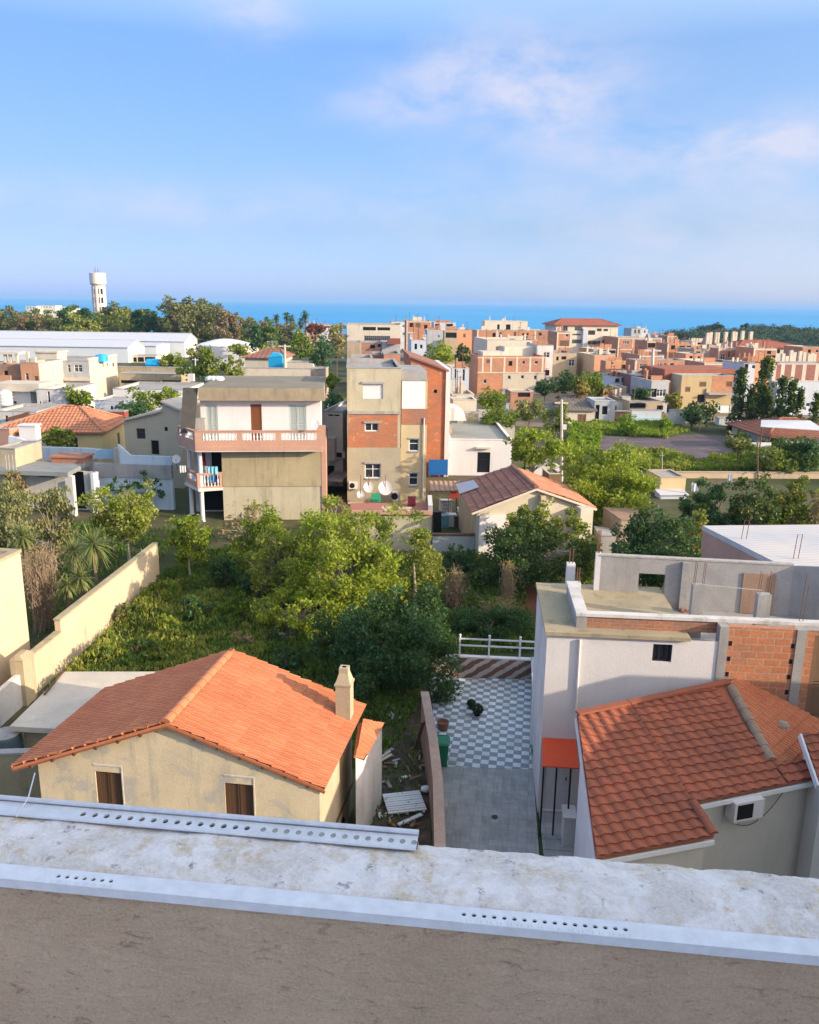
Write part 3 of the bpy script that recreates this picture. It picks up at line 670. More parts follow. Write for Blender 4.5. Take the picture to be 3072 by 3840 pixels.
sheet('courtyard_concrete', [Vector((.9, 15.2, 0)), Vector((3.1, 15.0, 0)), tR, tL], .05, M_wet)
sheet('courtyard_paving', [tL, tR, fR, fL], .056, M_check)
pL, pR = PZ(*rM(600, 350), .75), PZ(*rM(1392, 386), .75); lL, lR = Vector((fL.x, fL.y, .06)), Vector((fR.x, fR.y, .06))
mb = MB(); mb.face([lL, lR, pR, pL]); mb.face([Vector((p.x, p.y + .02, -.02)) for p in (lL, lR, pR, pL)][::-1]); o = mb.build('courtyard_ramp', M_zig); tag(o, kind='structure')
KF = Frame((pL.x, pL.y), math.atan2(-(pR.y - pL.y), pR.x - pL.x)); kl = (pR - pL).length
root = thing('railing', 'white painted two-bar railing with ball-topped posts at the far end of the checkered courtyard', 'railing', KF.pt(kl / 2, .1, 0))
mb = MB(); mb.box(KF, 0, kl, 0, .22, 0, .80); mb.build('kerb_wall', M_white, root)
zr1 = KF.hit(*rM(1045, 215), .12)[1]; zr0 = KF.hit(*rM(1045, 268), .12)[1]
for x, yb in ((806, 318), (1043, 330), (1292, 340)):
    s_ = KF.hit(*rM(x, yb), .12)[0]; mb = MB(); mb.box(KF, s_ - .035, s_ + .035, .085, .155, .802, zr1 + .06)
    c = KF.pt(s_, .12, zr1 + .06); mb.lathe(c, [(.035, 0), (.05, .012), (.025, .03), (.045, .06), (.055, .09), (.045, .12), (.012, .14)], 12); mb.build('post', M_paintw, root)
for z in (zr0, zr1): 
    mb = MB(); mb.box(KF, KF.hit(*rM(800, 215), .12)[0], kl + .15, .10, .14, z - .028, z + .028); mb.build('rail', M_paintw, root)
# courtyard left wall (brick, with plank coping)
root = thing('courtyard_wall', 'narrow brown masonry wall with pale coping between the rubbish yard and the courtyard', 'wall', (.75, 22, 0))
wpts = [PZ(*rM(525, 632), 1.75), PZ(*rM(592, 1010), 1.72), PZ(*rM(630, 1340), 1.68), PZ(*rM(648, 1860), 1.66)]
wpts.append(wpts[-1] + (wpts[-1] - wpts[-2]).normalized() * 1.5)
mb = MB(); rows = []
for p in wpts: rows.append([Vector((p.x - .11, p.y, 0)), Vector((p.x - .11, p.y, p.z - .05)), Vector((p.x + .11, p.y, p.z - .05)), Vector((p.x + .11, p.y, 0))])
mb.grid(rows); mb.face(rows[0]); mb.face(rows[-1]); mb.build('wall_body', plaster('old_brown_wall', (.30, .19, .12), (.24, .16, .11), (.12, .09, .07), 1.5, .6), root)
mb = MB(); rows = []
for p in wpts: rows.append([Vector((p.x - .135, p.y, p.z - .047)), Vector((p.x - .135, p.y, p.z)), Vector((p.x + .135, p.y, p.z)), Vector((p.x + .135, p.y, p.z - .047))])
mb.grid(rows, 0, True); mb.face(rows[0]); mb.face(rows[-1]); mb.build('coping', plaster('coping_pinkish', (.42, .30, .23), (.34, .24, .19), (.2, .13, .1), 2.5, .6), root)
# green wheelie bin
b0 = PZ(*rM(655, 1238), .06); BNF = Frame((b0.x - .20, b0.y - .05), R(5)); root = thing('rubbish_bin', 'green plastic wheeled rubbish bin against the courtyard wall', 'bin', BNF.pt(.3, .3, .06))
mb = MB(); mb.hexa([BNF.pt(*q) for q in ((.06, .06, .06), (.38, .06, .06), (.38, .42, .06), (.06, .42, .06), (0, 0, .82), (.42, 0, .82), (.42, .46, .82), (0, .46, .82))]); mb.build('bin_body', M_green, root)
mb = MB(); mb.hexa([BNF.pt(*q) for q in ((-.03, -.03, .823), (.45, -.03, .823), (.45, .49, .823), (-.03, .49, .823), (.03, .03, .87), (.39, .03, .87), (.39, .42, .92), (.03, .42, .92))]); mb.bar(BNF.pt(.05, .52, .87), BNF.pt(.38, .52, .87), .04); mb.build('bin_lid', M_green, root)
for x in (.1, .33): 
    mb = MB(); c = BNF.pt(x, .42, .12); mb.tube([c - BNF.e * .03, c + BNF.e * .03], .07, 14); mb.build('wheel', M_black, root)
# two dark rounded bags / bushes in pots on the paving
for (x, y, r, lab) in ((900, 765, .15, 'small dark potted bush on the checkered paving, farther of the two'), (948, 825, .21, 'larger dark potted bush on the checkered paving, nearer of the two')):
    c = PZ(*rM(x, y), .06); root = thing('potted_plant', lab, 'potted plant', c)
    mb = MB(); mb.lathe(c, [(r * .5, 0), (r * .62, r * .5), (r * .66, r * .52), (r * .55, r * .53)], 14); mb.build('pot', M_black, root)
    mb = MB()
    for k in range(260):
        v = Vector((rnd.gauss(0, 1), rnd.gauss(0, 1), rnd.gauss(0, 1))).normalized() * r * rnd.uniform(.7, 1.05); p = c + Vector((0, 0, r * 1.15)) + v
        a = Vector((rnd.gauss(0, 1), rnd.gauss(0, 1), rnd.gauss(0, 1))).normalized() * .05; b = a.cross(v).normalized() * .03; mb.face([p - a, p + b, p + a, p - b])
    mb.build('foliage', leafmat('dark_pot_leaf' + lab[0], [(.012, .03, .02), (.02, .05, .03)]), root)
c = PZ(*rM(670, 935), .06); mb = MB(); mb.lathe(c, [(.16, 0), (.2, .25), (.22, .28), (.18, .28), (.15, .2)], 16); o = mb.build('clay_pot', simple('old_clay', (.22, .10, .06))); tag(o, 'broken brown clay pot behind the green bin', 'pot')
c = PZ(*rM(1090, 1648), .055); mb = MB(); mb.lathe(c, [(.08, 0), (.09, .02), (.05, .025)], 12); o = mb.build('drain_cover', M_black); tag(o, 'small round black drain cover in the grey courtyard concrete', 'drain')
# yard rubbish between house and wall
def plank(a, b, w, h, lab, mat, name='plank', cat='plank', grp='loose planks in the rubbish yard'):
    mb = MB(); mb.bar(a, b, w, h); o = mb.build(name, mat); tag(o, lab, cat, grp); return o
pl = [((400, 1150), .9, (515, 1300), .25, .14, 'brown plank leaning on the courtyard wall, pointing down to the right', M_woodold), ((520, 1300), .25, (400, 1345), .12, .10, 'short brown batten on the ground under the leaning plank', M_woodold),
      ((310, 1710), .1, (500, 1625), .12, .12, 'white painted board on the dark rubbish, nearest the terrace', M_paintw), ((300, 1620), .1, (435, 1590), .12, .05, 'thin white slat lying above the white board', M_paintw),
      ((130, 1190), .08, (245, 1115), .1, .10, 'pale plank beside the annex, upper of a pair', M_concw), ((165, 1195), .08, (258, 1140), .1, .10, 'pale plank beside the annex, lower of a pair', M_concw),
      ((445, 1100), .2, (512, 880), 1.5, .13, 'long orange-brown board standing against the courtyard wall', M_woodold), ((20, 1740), .3, (75, 1640), .1, .12, 'weathered grey board by the corner of the annex wall', M_concw)]
for (a, za, b, zb_, w_, lab, mt_) in pl: plank(PZ(*rM(*a), za), PZ(*rM(*b), zb_), w_, .035, lab, mt_)
for k in range(34):                                                 # broken tiles, sticks and scraps strewn over the yard
    c = PZ(*rM(rnd.uniform(150, 520), rnd.uniform(1080, 1800)), .06); a_ = rnd.uniform(0, 3.14); L_ = rnd.uniform(.08, .4); dv = Vector((math.cos(a_) * L_, math.sin(a_) * L_, rnd.uniform(-.02, .06)))
    mb = MB(); mb.bar(c - dv * .5, c + dv * .5, rnd.uniform(.03, .14), .03); o = mb.build('scrap_piece', rnd.choice((M_woodold, M_concw, M_paintw, M_brick, M_conc))); tag(o, 'small scrap of wood or masonry strewn over the dark rubbish yard', 'scrap', 'scraps strewn over the rubbish yard')
c = PZ(*rM(390, 1545), .15); mb = MB(); FR = Frame((c.x - .55, c.y - .45), R(-12))
for i in range(9): mb.box(FR, 0, 1.1, i * .11, i * .11 + .085, .12 + .006 * (i % 2), .15 + .006 * (i % 2))
for x in (.05, .5, .98): mb.box(FR, x, x + .07, -.02, 1.0, .05, .117)
o = mb.build('wooden_pallet', M_paintw); tag(o, 'pale slatted pallet lying on the rubbish beside the courtyard wall', 'pallet')
for (x, y, r, lab) in ((220, 762, .24, 'pale grey rounded boulder in the dark yard, left of a pair'), (285, 822, .23, 'white plastic bag on the dark yard ground, right of a pair'), (530, 1420, .16, 'crumpled white bag on the rubbish against the courtyard wall')):
    c = PZ(*rM(x, y), .1); bmm = bmesh.new(); bmesh.ops.create_icosphere(bmm, subdivisions=3, radius=r)
    mb = MB()
    for v in bmm.verts: 
        k = 1 + .35 * mnoise.noise(v.co * 6 + c); v.co = Vector((v.co.x * k, v.co.y * k, max(-.1, v.co.z * k * .6))) + c
    bmm.verts.index_update(); mb.v = [tuple(v.co) for v in bmm.verts]; mb.f = [tuple(x.index for x in f.verts) for f in bmm.faces]; mb.m = [0] * len(mb.f)
    o = mb.build('boulder' if 'boulder' in lab else 'plastic_bag', M_conc if 'boulder' in lab else M_paintw, smooth=True); tag(o, lab, 'boulder' if 'boulder' in lab else 'bag')
# ------------------------------------------------------------------ white house with the unfinished brick storey (right)
class Bld: pass
def mkP(F, W, D):
    return (lambda s, z, d: F.pt(s, d, z)), (lambda t, z, d: F.pt(W - d, t, z)), (lambda t, z, d: F.pt(d, t, z))
WF = Frame((3.74, 20.96), R(4.6)); WT = 5.42
root = thing('unfinished_house', 'white house with a bare red block upper wall, concrete columns and open roof terrace', 'house', WF.pt(3.5, 0, 0))
P = lambda s, z, d: WF.pt(s, d, z)
wW = WF.hit(*rN(1145, 640))[0]; wb = PZ(2035, 2257, 5.5); sb, WD = WF.st(wb); WD = max(WD, 4.0)
hb_ = WF.hit(*rN(770, 638)); he_ = WF.hit(*rN(872, 745)); ban = (hb_[0], he_[1], he_[0], hb_[1])
d0 = WF.hit(*rO(138, 588)); d1 = WF.hit(*rO(282, 850)); dr = (d0[0], .08, d1[0], 2.12)
mb = MB(); wall_holes(mb, P, wW, 0, WT, [ban, dr], .14); mb.build('front_wall', M_white, root)
mb = MB(); mb.face([WF.pt(0, 0, 0), WF.pt(0, WD, 0), WF.pt(0, WD, WT), WF.pt(0, 0, WT)]); mb.face([WF.pt(0, WD, 0), WF.pt(11, WD, 0), WF.pt(11, WD, WT), WF.pt(0, WD, WT)]); mb.build('side_wall', M_whiteold, root)
window(root, P, ban, 'bars', .14, name='barred_window')
o = window(root, P, dr, 'white', .14, name='entrance_door')
for ch in list(o.children): bpy.data.objects.remove(ch)
mb = MB(); pbox(mb, P, dr[0] + .05, dr[2] - .05, .1, 2.08, .06, .1); mb.build('door_leaf', M_ac, o)
mb = MB(); mb.tube([P(dr[2] - .14, 1.05, .02), P(dr[2] - .14, 1.16, .0)], .018, 6); mb.build('handle', M_black, o)
mb = MB(); mb.box(WF, -.06, wW - .75, -.10, WD, WT, WT + .10); mb.build('cornice_slab', M_ochre, root)
p0, p1 = WF.hit(*rN(346, 612), -.03), WF.hit(*rN(326, 1030), -.03)
mb = MB(); mb.tube([WF.pt(p0[0], -.045, p0[1]), WF.pt((p0[0] + p1[0]) / 2, -.045, p1[1])], .035, 9); mb.build('downpipe', M_white, root)
# brick terrace parapet
zp1 = WF.hit(*rN(900, 487), .35)[1]; sp0 = WF.hit(*rN(388, 480), .35)[0]; sp1 = WF.hit(*rN(1200, 500), .35)[0]
mb = MB(); mb.box(WF, sp0, sp1, .35, .50, WT + .10, zp1 - .06); mb.build('brick_parapet', M_brick, root)
mb = MB(); mb.box(WF, sp0 - .28, sp0 - .003, .33, 3.0, WT + .10, zp1 - .06); mb.build('end_parapet', M_conc, root)
mb = MB(); mb.box(WF, sp0 - .30, 12, .30, .55, zp1 - .057, zp1 + .03); mb.box(WF, sp0 - .30, sp0 + .02, .553, 3.02, zp1 - .057, zp1 + .03); mb.build('parapet_coping', M_whiteold, root)
# block panel and columns on the facade plane
k = [WF.hit(*rN(x, 700))[0] for x in (1147, 1192, 1582, 1638, 1725)]; k = [wW + .003] + k[1:]
z_lo = 2.2
for a, b in ((k[0], k[1] - .003), (k[2] + .003, k[3])): 
    mb = MB(); mb.box(WF, a, b, -.03, .3, 0, zp1 - .06); mb.build('concrete_column', M_conc, root)
mb = MB(); mb.box(WF, k[1], k[2], .0, .2, z_lo, zp1 - .06); mb.build('block_panel', M_brickbig, root)
mb = MB(); h = (WF.hit(*rN(1702, 590))[0] - k[3], 3.3, 2.2, WF.hit(*rN(1702, 590))[1]); P3 = lambda s, z, d: WF.pt(k[3] + .003 + s, d, z)
wall_holes(mb, P3, 4.0, z_lo, zp1 - .06, [h], .2); mb.build('block_panel', M_brickbig, root); window(root, P3, h, 'woodwin', .2)
mb = MB(); mb.box(WF, k[1] - .003, 12, .01, .24, 0, z_lo - .003); mb.build('ground_floor_wall', M_whiteold, root)
mb = MB(); nb_ = int((zp1 - z_lo) / .22)
for i in range(0, nb_, 2):
    for s_ in (k[1] + .02, k[2] - .11): mb.box(WF, s_, s_ + .09, -.004, .02, z_lo + .04 + i * .22, z_lo + .17 + i * .22)
mb.build('block_end_hole', M_dark, root)['kind'] = 'stuff'
# terrace floor and the ruined rear walls
fz = 5.05
a = PZ(*rN(450, 412), fz); b = PZ(*rN(925, 440), fz); RW = Frame((a.x, a.y), math.atan2(-(b.y - a.y), b.x - a.x))
tT = WF.st(a)[1] + .25; mb = MB(); mb.box(WF, sp0 - .2, 12, .52, tT, fz - .2, fz); mb.build('terrace_floor', M_conc, root)
zt = RW.hit(*rN(700, 142))[1]; P = lambda s, z, d: RW.pt(s, d, z); rw1 = RW.hit(*rN(940, 300))[0]; rw2 = RW.hit(*rN(1565, 300))[0]
o0, o1 = RW.hit(*rN(688, 230)), RW.hit(*rN(826, 418)); 
mb = MB(); q0, q1 = RW.hit(*rN(1290, 228)), RW.hit(*rN(1448, 480))
wall_holes(mb, P, rw2, fz, zt, [(o0[0], fz + .03, o1[0], o0[1])], .15); 
mb.face([P(0, fz, 0), P(0, fz, .15), P(0, zt, .15), P(0, zt, 0)]); mb.build('ruined_wall', M_conc, root)
mb = MB(); pbox(mb, P, -.03, rw2, zt + .002, zt + .05, -.02, .17); mb.build('wall_coping', M_rub, root)
mb = MB(); pbox(mb, P, q0[0], q1[0], fz + .02, q0[1], -.035, -.003); mb.build('bricked_doorway', plaster('bricked_brown', (.36, .23, .16), (.30, .2, .15), (.15, .1, .08), 1.5, .7), root)
mb = MB(); pbox(mb, P, rw1 - .08, rw1 + .12, fz, zt - .05, -.12, -.003); mb.build('pilaster', M_conc, root)
rr = PZ(*rN(1725, 520), fz); mb = MB(); mb.prism([RW.pt(rw2, -.003, fz), RW.pt(rw2, -.003, zt), Vector((rr.x + .2, rr.y, zt + .15)), Vector((rr.x + .2, rr.y, fz))], (.15, .05, 0)); mb.build('return_wall', M_conc, root)
for (xa, ya, xb, yb) in ((1003, 300, 1055, 465), (1378, 355, 1438, 488)):
    s_a, z_a = WF.hit(*rN(xa, ya), 1.1); s_b, _ = WF.hit(*rN(xb, yb), 1.1)
    mb = MB(); mb.box(WF, s_a, s_b, 1.1, 1.35, fz, z_a); o = mb.build('stub_column', M_conc, root)
    for dx_ in (.04, (s_b - s_a) - .04): 
        for dt in (.05, .2):
            mb = MB(); mb.tube([WF.pt(s_a + dx_, 1.1 + dt, z_a - .02), WF.pt(s_a + dx_ + .02, 1.1 + dt, z_a + .62)], .009, 5); mb.build('rebar', M_steel, o)
for (x, y0_, y1_) in ((1612, 505, 235), (1632, 505, 300)):
    s_a, z_a = WF.hit(*rN(x, y0_), .42); mb = MB(); mb.tube([WF.pt(s_a, .42, zp1), WF.pt(s_a + .03, .42, WF.hit(*rN(x, y1_), .42)[1])], .009, 5); mb.build('rebar', M_steel, root)
s_a, z_a = WF.hit(*rN(1055, 298), 1.1); s_b, z_b = WF.hit(*rN(1395, 330), 1.1)
mb = MB(); mb.bar(WF.pt(s_a, 1.12, z_a), WF.pt(s_b, 1.12, z_b), .02); mb.build('tie_bar', M_rub, root)
# white columns with rebar at the left of the terrace
for (xa, xb, yt_, tt) in ((274, 322, 180, 4.2), (322, 354, 292, 3.3)):
    s_a, z_a = WF.hit(*rN(xa, yt_), tt); s_b, _ = WF.hit(*rN(xb, yt_), tt); mb = MB(); mb.box(WF, s_a, s_b, tt, tt + .3, 0, z_a); o = mb.build('white_column', M_white, root)
    for f in (.3, .7): mb = MB(); mb.tube([WF.pt(s_a + (s_b - s_a) * f, tt + .15, z_a - .02), WF.pt(s_a + (s_b - s_a) * f, tt + .15, z_a + .48)], .016, 5); mb.build('rebar', M_steel, o)
s_a, z_a = RW.hit(*rN(466, 150), .1); s_b, _ = RW.hit(*rN(498, 150), .1); 
mb = MB(); mb.box(RW, -.16, -.003, .0, .22, fz, zt + .06); mb.build('corner_column', M_white, root)
for f in (-.13, -.09, -.05): mb = MB(); mb.tube([RW.pt(f, .08, zt), RW.pt(f, .08, zt + .78)], .014, 5); mb.build('rebar', M_steel, root)
for (x, y) in ((578, 445), (615, 448), (955, 450)):
    c = PZ(*rN(x, y), fz + .02); mb = MB()
    for q in range(7): 
        p = c + Vector((rnd.uniform(-.12, .12), rnd.uniform(-.1, .1), rnd.uniform(0, .05))); mb.hexa([p + Vector(v) * rnd.uniform(.03, .06) for v in ((-1, -1, 0), (1, -1, 0), (1, 1, 0), (-1, 1, 0), (-.7, -.6, 1), (.6, -.7, 1), (.7, .6, 1), (-.6, .7, 1))])
    o = mb.build('rubble_heap', M_rub if x < 700 else M_brick); tag(o, {578: 'small pale rubble heap on the terrace floor, left of the two pale ones', 615: 'small pale rubble heap on the terrace floor, right of the two pale ones', 955: 'small heap of red brick rubble on the terrace beside the pilaster'}[x], 'rubble')
# orange canopy over the door
CN = Bld(); t0_ = -.02
cz1 = WF.hit(*rO(130, 415), t0_)[1]; ca = WF.hit(*rO(130, 415), t0_)[0]; cb_ = WF.hit(*rO(322, 415), t0_)[0]; tO = -1.15
cz0 = WF.hit(*rO(235, 585), tO)[1]; cc_ = WF.hit(*rO(127, 585), tO)[0]; cd_ = WF.hit(*rO(343, 585), tO)[0]
root = thing('door_canopy', 'bright orange sheet canopy on thin black posts over the white door', 'awning', WF.pt((ca + cb_) / 2, -.6, 0))
mb = MB(); mb.hexa([WF.pt(cc_, tO, cz0), WF.pt(cd_, tO, cz0), WF.pt(cb_, t0_, cz1), WF.pt(ca, t0_, cz1)] + [WF.pt(cc_, tO, cz0 + .03), WF.pt(cd_, tO, cz0 + .03), WF.pt(cb_, t0_, cz1 + .03), WF.pt(ca, t0_, cz1 + .03)]); mb.build('canopy_sheet', M_orange, root)
for f in (.03, .38, .76): mb = MB(); s_ = cc_ + (cd_ - cc_) * f; mb.box(WF, s_, s_ + .045, tO + .03, tO + .075, 0, cz0 - .004); mb.build('post', M_black, root)
mb = MB()
for i in range(4): mb.box(WF, cc_ + .1, cd_ + .3, -2.6 + i * .45, -2.6 + i * .45 + (.45 if i < 3 else 1.2), -.02, -.0 + .02 * i + .001)
o = mb.build('door_steps', M_wet); tag(o, 'dark worn concrete steps below the orange canopy', 'steps')
c = WF.pt(cd_ - .35, -1.5, 0); mb = MB(); mb.box(Frame(c.xy, R(5)), 0, .3, 0, .55, .03, .85); mb.box(Frame(c.xy, R(5)), -.03, .33, -.03, .58, .853, .9); o = mb.build('white_cabinet', M_ac); tag(o, 'white metal cabinet in the dark passage under the canopy', 'cabinet')
c = PZ(*rM(1425, 1140), .3); mb = MB(); mb.hexa([c + Vector(q) for q in ((-.1, -.1, -.24), (.1, -.1, -.24), (.1, .1, -.24), (-.1, .1, -.24), (-.16, -.15, .2), (.16, -.15, .2), (.16, .15, .2), (-.16, .15, .2))]); mb.box(Frame((c.x - .18, c.y - .17), 0), 0, .36, 0, .34, c.z + .203, c.z + .24); o = mb.build('green_bucket', M_green); tag(o, 'small green lidded tub at the right edge of the courtyard', 'tub')
# low white wall along the right of the courtyard
c0, c1 = Vector((4.02, 22.2, 0)), Vector((4.95, 29.9, 0)); d = c1 - c0; YF = Frame(c0.xy, math.atan2(-d.y, d.x))
root = thing('low_courtyard_wall', 'low white wall with a grey recess running along the right of the checkered paving', 'wall', c0 + d * .5)
mb = MB(); mb.box(YF, 0, d.length, -.003, .16, 0, .75); mb.build('wall_body', M_whiteold, root); mb = MB(); mb.box(YF, -.02, d.length, -.03, .19, .753, .80); mb.build('coping', M_white, root)
mb = MB(); mb.box(YF, d.length - 1.5, d.length + .02, -.24, -.04, .0, 1.15); mb.build('end_pillar', M_white, root)

# ------------------------------------------------------------------ house with the red tiled roof (right foreground)
g = Vector((-.285, .9585, 0)); ed = Vector((.9585, .285, 0)); E0 = Vector((3.91, 14.87, 3.0)); SLP = .35
nR = ed.cross(g + Vector((0, 0, SLP))).normalized()
if nR.z < 0: nR = -nR
def onR(x, y, off=0.0):
    r = ray(x, y); c = Vector((0, 0, CZ)); return c + r * ((E0 + nR * off - c).dot(nR) / r.dot(nR))
root = thing('red_roof_house', 'cream house with a large stepped red tiled roof at the lower right', 'house', (6.5, 17.5, 0))
eL, eR, tL_, tR_ = onR(*rO(440, 1104)), onR(*rO(1118, 980)), onR(*rO(330, 278)), onR(*rO(1200, 95))
gs = (g + Vector((0, 0, SLP))).normalized()
def hitline(p, d, a, b):                     # plane line p+k d against line a-b (both in the roof plane)
    n = (b - a).cross(nR); return p + d * ((a - p).dot(n) / d.dot(n))
eR = hitline(eR, ed, eR, eR + gs); T1 = hitline(eR, gs, tL_, tR_)
e2L = hitline(eR, gs, onR(*rO(1055, 776)), onR(*rO(1705, 646))); e2R = onR(*rO(1712, 640)); V = onR(*rO(1450, 552)); V2 = onR(*rO(1706, 540))
mb = MB(); tile_field(mb, [eL, eR, T1, tL_], ed, gs, .30, .235, 'roll', .045); 
mb.build('front_roof_slope', M_tileB, root)
Vb = hitline(V, gs, e2L, e2R); VT = V
mb = MB(); tile_field(mb, [e2L + ed * .004, Vb, V, tR_, T1 + ed * .004], ed, gs, .30, .235, 'roll', .045); tile_field(mb, [Vb + ed * .002, e2R, V2, V + ed * .002], ed, gs, .30, .235, 'roll', .045); mb.build('upper_roof_slope', M_tileB, root)
Wp = PZ(*rO(1665, 545), 3.3)
nT = (V - tR_).cross(Wp - tR_).normalized()
def onT(x, y):
    r = ray(x, y); c = Vector((0, 0, CZ)); return c + r * ((tR_ - c).dot(nT) / r.dot(nT))
polyT = [tR_, V, onT(*rO(1665, 545)), onT(*rO(1740, 320)), onT(*rO(1500, 190)), onT(*rO(1262, 72))]
upT = -Vector((nT.x, nT.y, 0)); upT = upT if nT.z > 0 else -upT; alT = nT.cross(upT)
mb = MB(); tile_field(mb, polyT, alT, upT, .22, .25, 'channel', .03); mb.build('right_roof_slope', M_tileA, root)  # orange tile puts this slope's sunlight into its colour
mb = MB(); ridge_caps(mb, V + Vector((0, 0, .07)), tR_ + Vector((0, 0, .07)), .13, .4); mb.build('hip_cap', plaster('mossy_mortar', (.33, .24, .17), (.28, .2, .14), (.14, .13, .08), 3, .7), root)
mb = MB(); ridge_caps(mb, e2L + (eR - e2L) * 1.0 + Vector((0, 0, .08)), e2L + gs * .25 + Vector((0, 0, .08)), .11, .4); mb.build('verge_cap', M_tileB, root)
mb = MB(); mb.bar(tL_ + Vector((0, -.02, .06)), T1 + Vector((0, -.02, .06)), .2, .05); mb.bar(T1 + Vector((.02, -.02, .062)), tR_ + Vector((0, -.02, .062)), .2, .05); mb.build('top_flashing', M_tileB, root)
mb = MB(); w_ = Vector((0, 0, -.12))
mb.bar(eL + w_ - g * .03, eR + w_ - g * .03, .05, .10); o = mb.build('eaves_board', M_paintw, root)
mb = MB(); mb.bar(e2L + w_ - g * .03 + ed * .1, e2R + w_ - g * .03, .05, .10); o = mb.build('eaves_board', M_paintw, root)
mb = MB(); mb.bar(eL + w_ - ed * .03, tL_ + w_ - ed * .03, .05, .12); o = mb.build('verge_board', M_white, root)
c_ = onT(*rO(1515, 350)) + Vector((0, 0, .05)); mb = MB(); mb.lathe(c_, [(.16, -.05), (.15, .04), (.10, .10), (.03, .12)], 10); mb.build('vent_tile', M_brownwall, root)
def under(p, dg=.12, de=0.0, dz=-.16): q = p + g * dg + ed * de; return Vector((q.x, q.y, q.z + dz + SLP * dg))
def wallq(mb, a, b): mb.face([Vector((a.x, a.y, 0)), Vector((b.x, b.y, 0)), b, a])
wl_ = [under(eL, .15, .12), under(eR, .15, -.1), under(e2L, .2, -.1), under(e2R, .2, 0)]
mb = MB(); wallq(mb, wl_[0], wl_[1]); wallq(mb, wl_[1], wl_[2]); wallq(mb, wl_[2], wl_[3]); mb.build('front_wall', M_concw2 if 'M_concw2' in globals() else plaster('pale_cream_wall', (.60, .55, .48), (.55, .50, .44), (.38, .33, .27), .5, .35, fine=40), root)
mb = MB(); wallq(mb, wl_[0], under(tL_, -.1, .12)); mb.build('side_wall', M_white, root)
mb = MB(); WX = wl_[3] + ed * .35; mb.tube([wl_[2] + ed * .12 - g * .05 + Vector((0, 0, -.1)), Vector(((wl_[2] + ed * .12 - g * .05).x, (wl_[2] + ed * .12 - g * .05).y, .1))], .04); mb.build('downpipe', M_whiteold, root)
# right-hand roof corner with its white verge
ro = [PZ(*rO(*c), 4.1) for c in ((1622, 392), (1860, 380))]; rlo = [PZ(*rO(*c), 3.4) for c in ((1725, 690), (1950, 660))]
mb = MB(); tile_field(mb, [rlo[0], rlo[1], ro[1], ro[0]], rlo[1] - rlo[0], ro[0] - rlo[0], .30, .2, 'roll', .04); mb.build('side_roof', M_tileB, root)
mb = MB(); mb.bar(rlo[0] + Vector((-.03, 0, -.02)), ro[0] + Vector((-.03, 0, -.02)), .05, .16); mb.build('verge_board', M_paintw, root)
mb = MB(); wallq(mb, rlo[0] + Vector((.12, .05, -.15)), rlo[1] + Vector((.12, .05, -.15))); wallq(mb, rlo[0] + Vector((.12, .05, -.15)), ro[0] + Vector((.12, 0, -.15))); mb.build('side_wing_wall', M_white, root)
# air conditioner on the cream wall
ACF = Frame(wl_[2].xy, -math.atan2(.285, .9585)); 
def ac_unit(F, s_a, z_a, lab, w=.8, h=.55, dp=.32, grp=None, t=0.0):
    r_ = thing('air_conditioner', lab, 'air conditioner', F.pt(s_a + w / 2, t - dp / 2, z_a), grp)
    mb = MB(); mb.box(F, s_a, s_a + w, t - dp, t - .02, z_a, z_a + h); mb.build('casing', M_ac, r_)
    mb = MB(); c = F.pt(s_a + w * .36, t - dp - .004, z_a + h * .5); n = 4 if grp is None else 20
    ring = [c + (F.e * math.cos(2 * math.pi * (k + .5) / n) * (1.15 if n == 4 else 1) + Vector((0, 0, math.sin(2 * math.pi * (k + .5) / n)))) * h * (.54 if n == 4 else .38) for k in range(n)]; mb.prism(ring, F.u * .003)
    mb.build('fan_grille', M_dark, r_)
    mb = MB()
    for f in (.1, .9): mb.bar(F.pt(s_a + w * f, t, z_a - .03), F.pt(s_a + w * f, t - dp, z_a - .03), .03)
    mb.build('bracket', M_ac, r_); return r_
sa, za = ACF.hit(*rO(1180, 830)); ac_unit(ACF, sa, za - .1, 'white air conditioner on the cream wall under the red eaves', .78, .48, .34)
cbl = MB(); pts = []
for k in range(15):
    f = k / 14; x = 1240 + (1540 - 1240) * f; y = 905 + (690 - 905) * f + 190 * (f * (1 - f)) * 1.6 * (1.2 - f * .4); s_, z_ = ACF.hit(*rO(x, y), -.02); pts.append(ACF.pt(s_, -.02, z_))
cbl.tube(pts, .008, 5); o = cbl.build('hanging_cable', M_dark); tag(o, 'thin black cable hanging in a loop on the cream wall', 'cable')

# unseen block added right of the view to shade the red roof and courtyard
NF = Frame((13.2, 8.5), R(4.6)); root = thing('added_shade_house', 'plain cream block added outside the view on the right to cast shade', 'house', NF.pt(3, 4, 0))
mb = MB(); mb.box(NF, 0, 7, 0, 9.0, 0, 6.9); mb.build('house_wall', M_cream, root); mb = MB(); mb.box(NF, -.1, 7.1, -.1, 9.1, 6.903, 7.05); mb.build('roof_slab', M_conc, root)
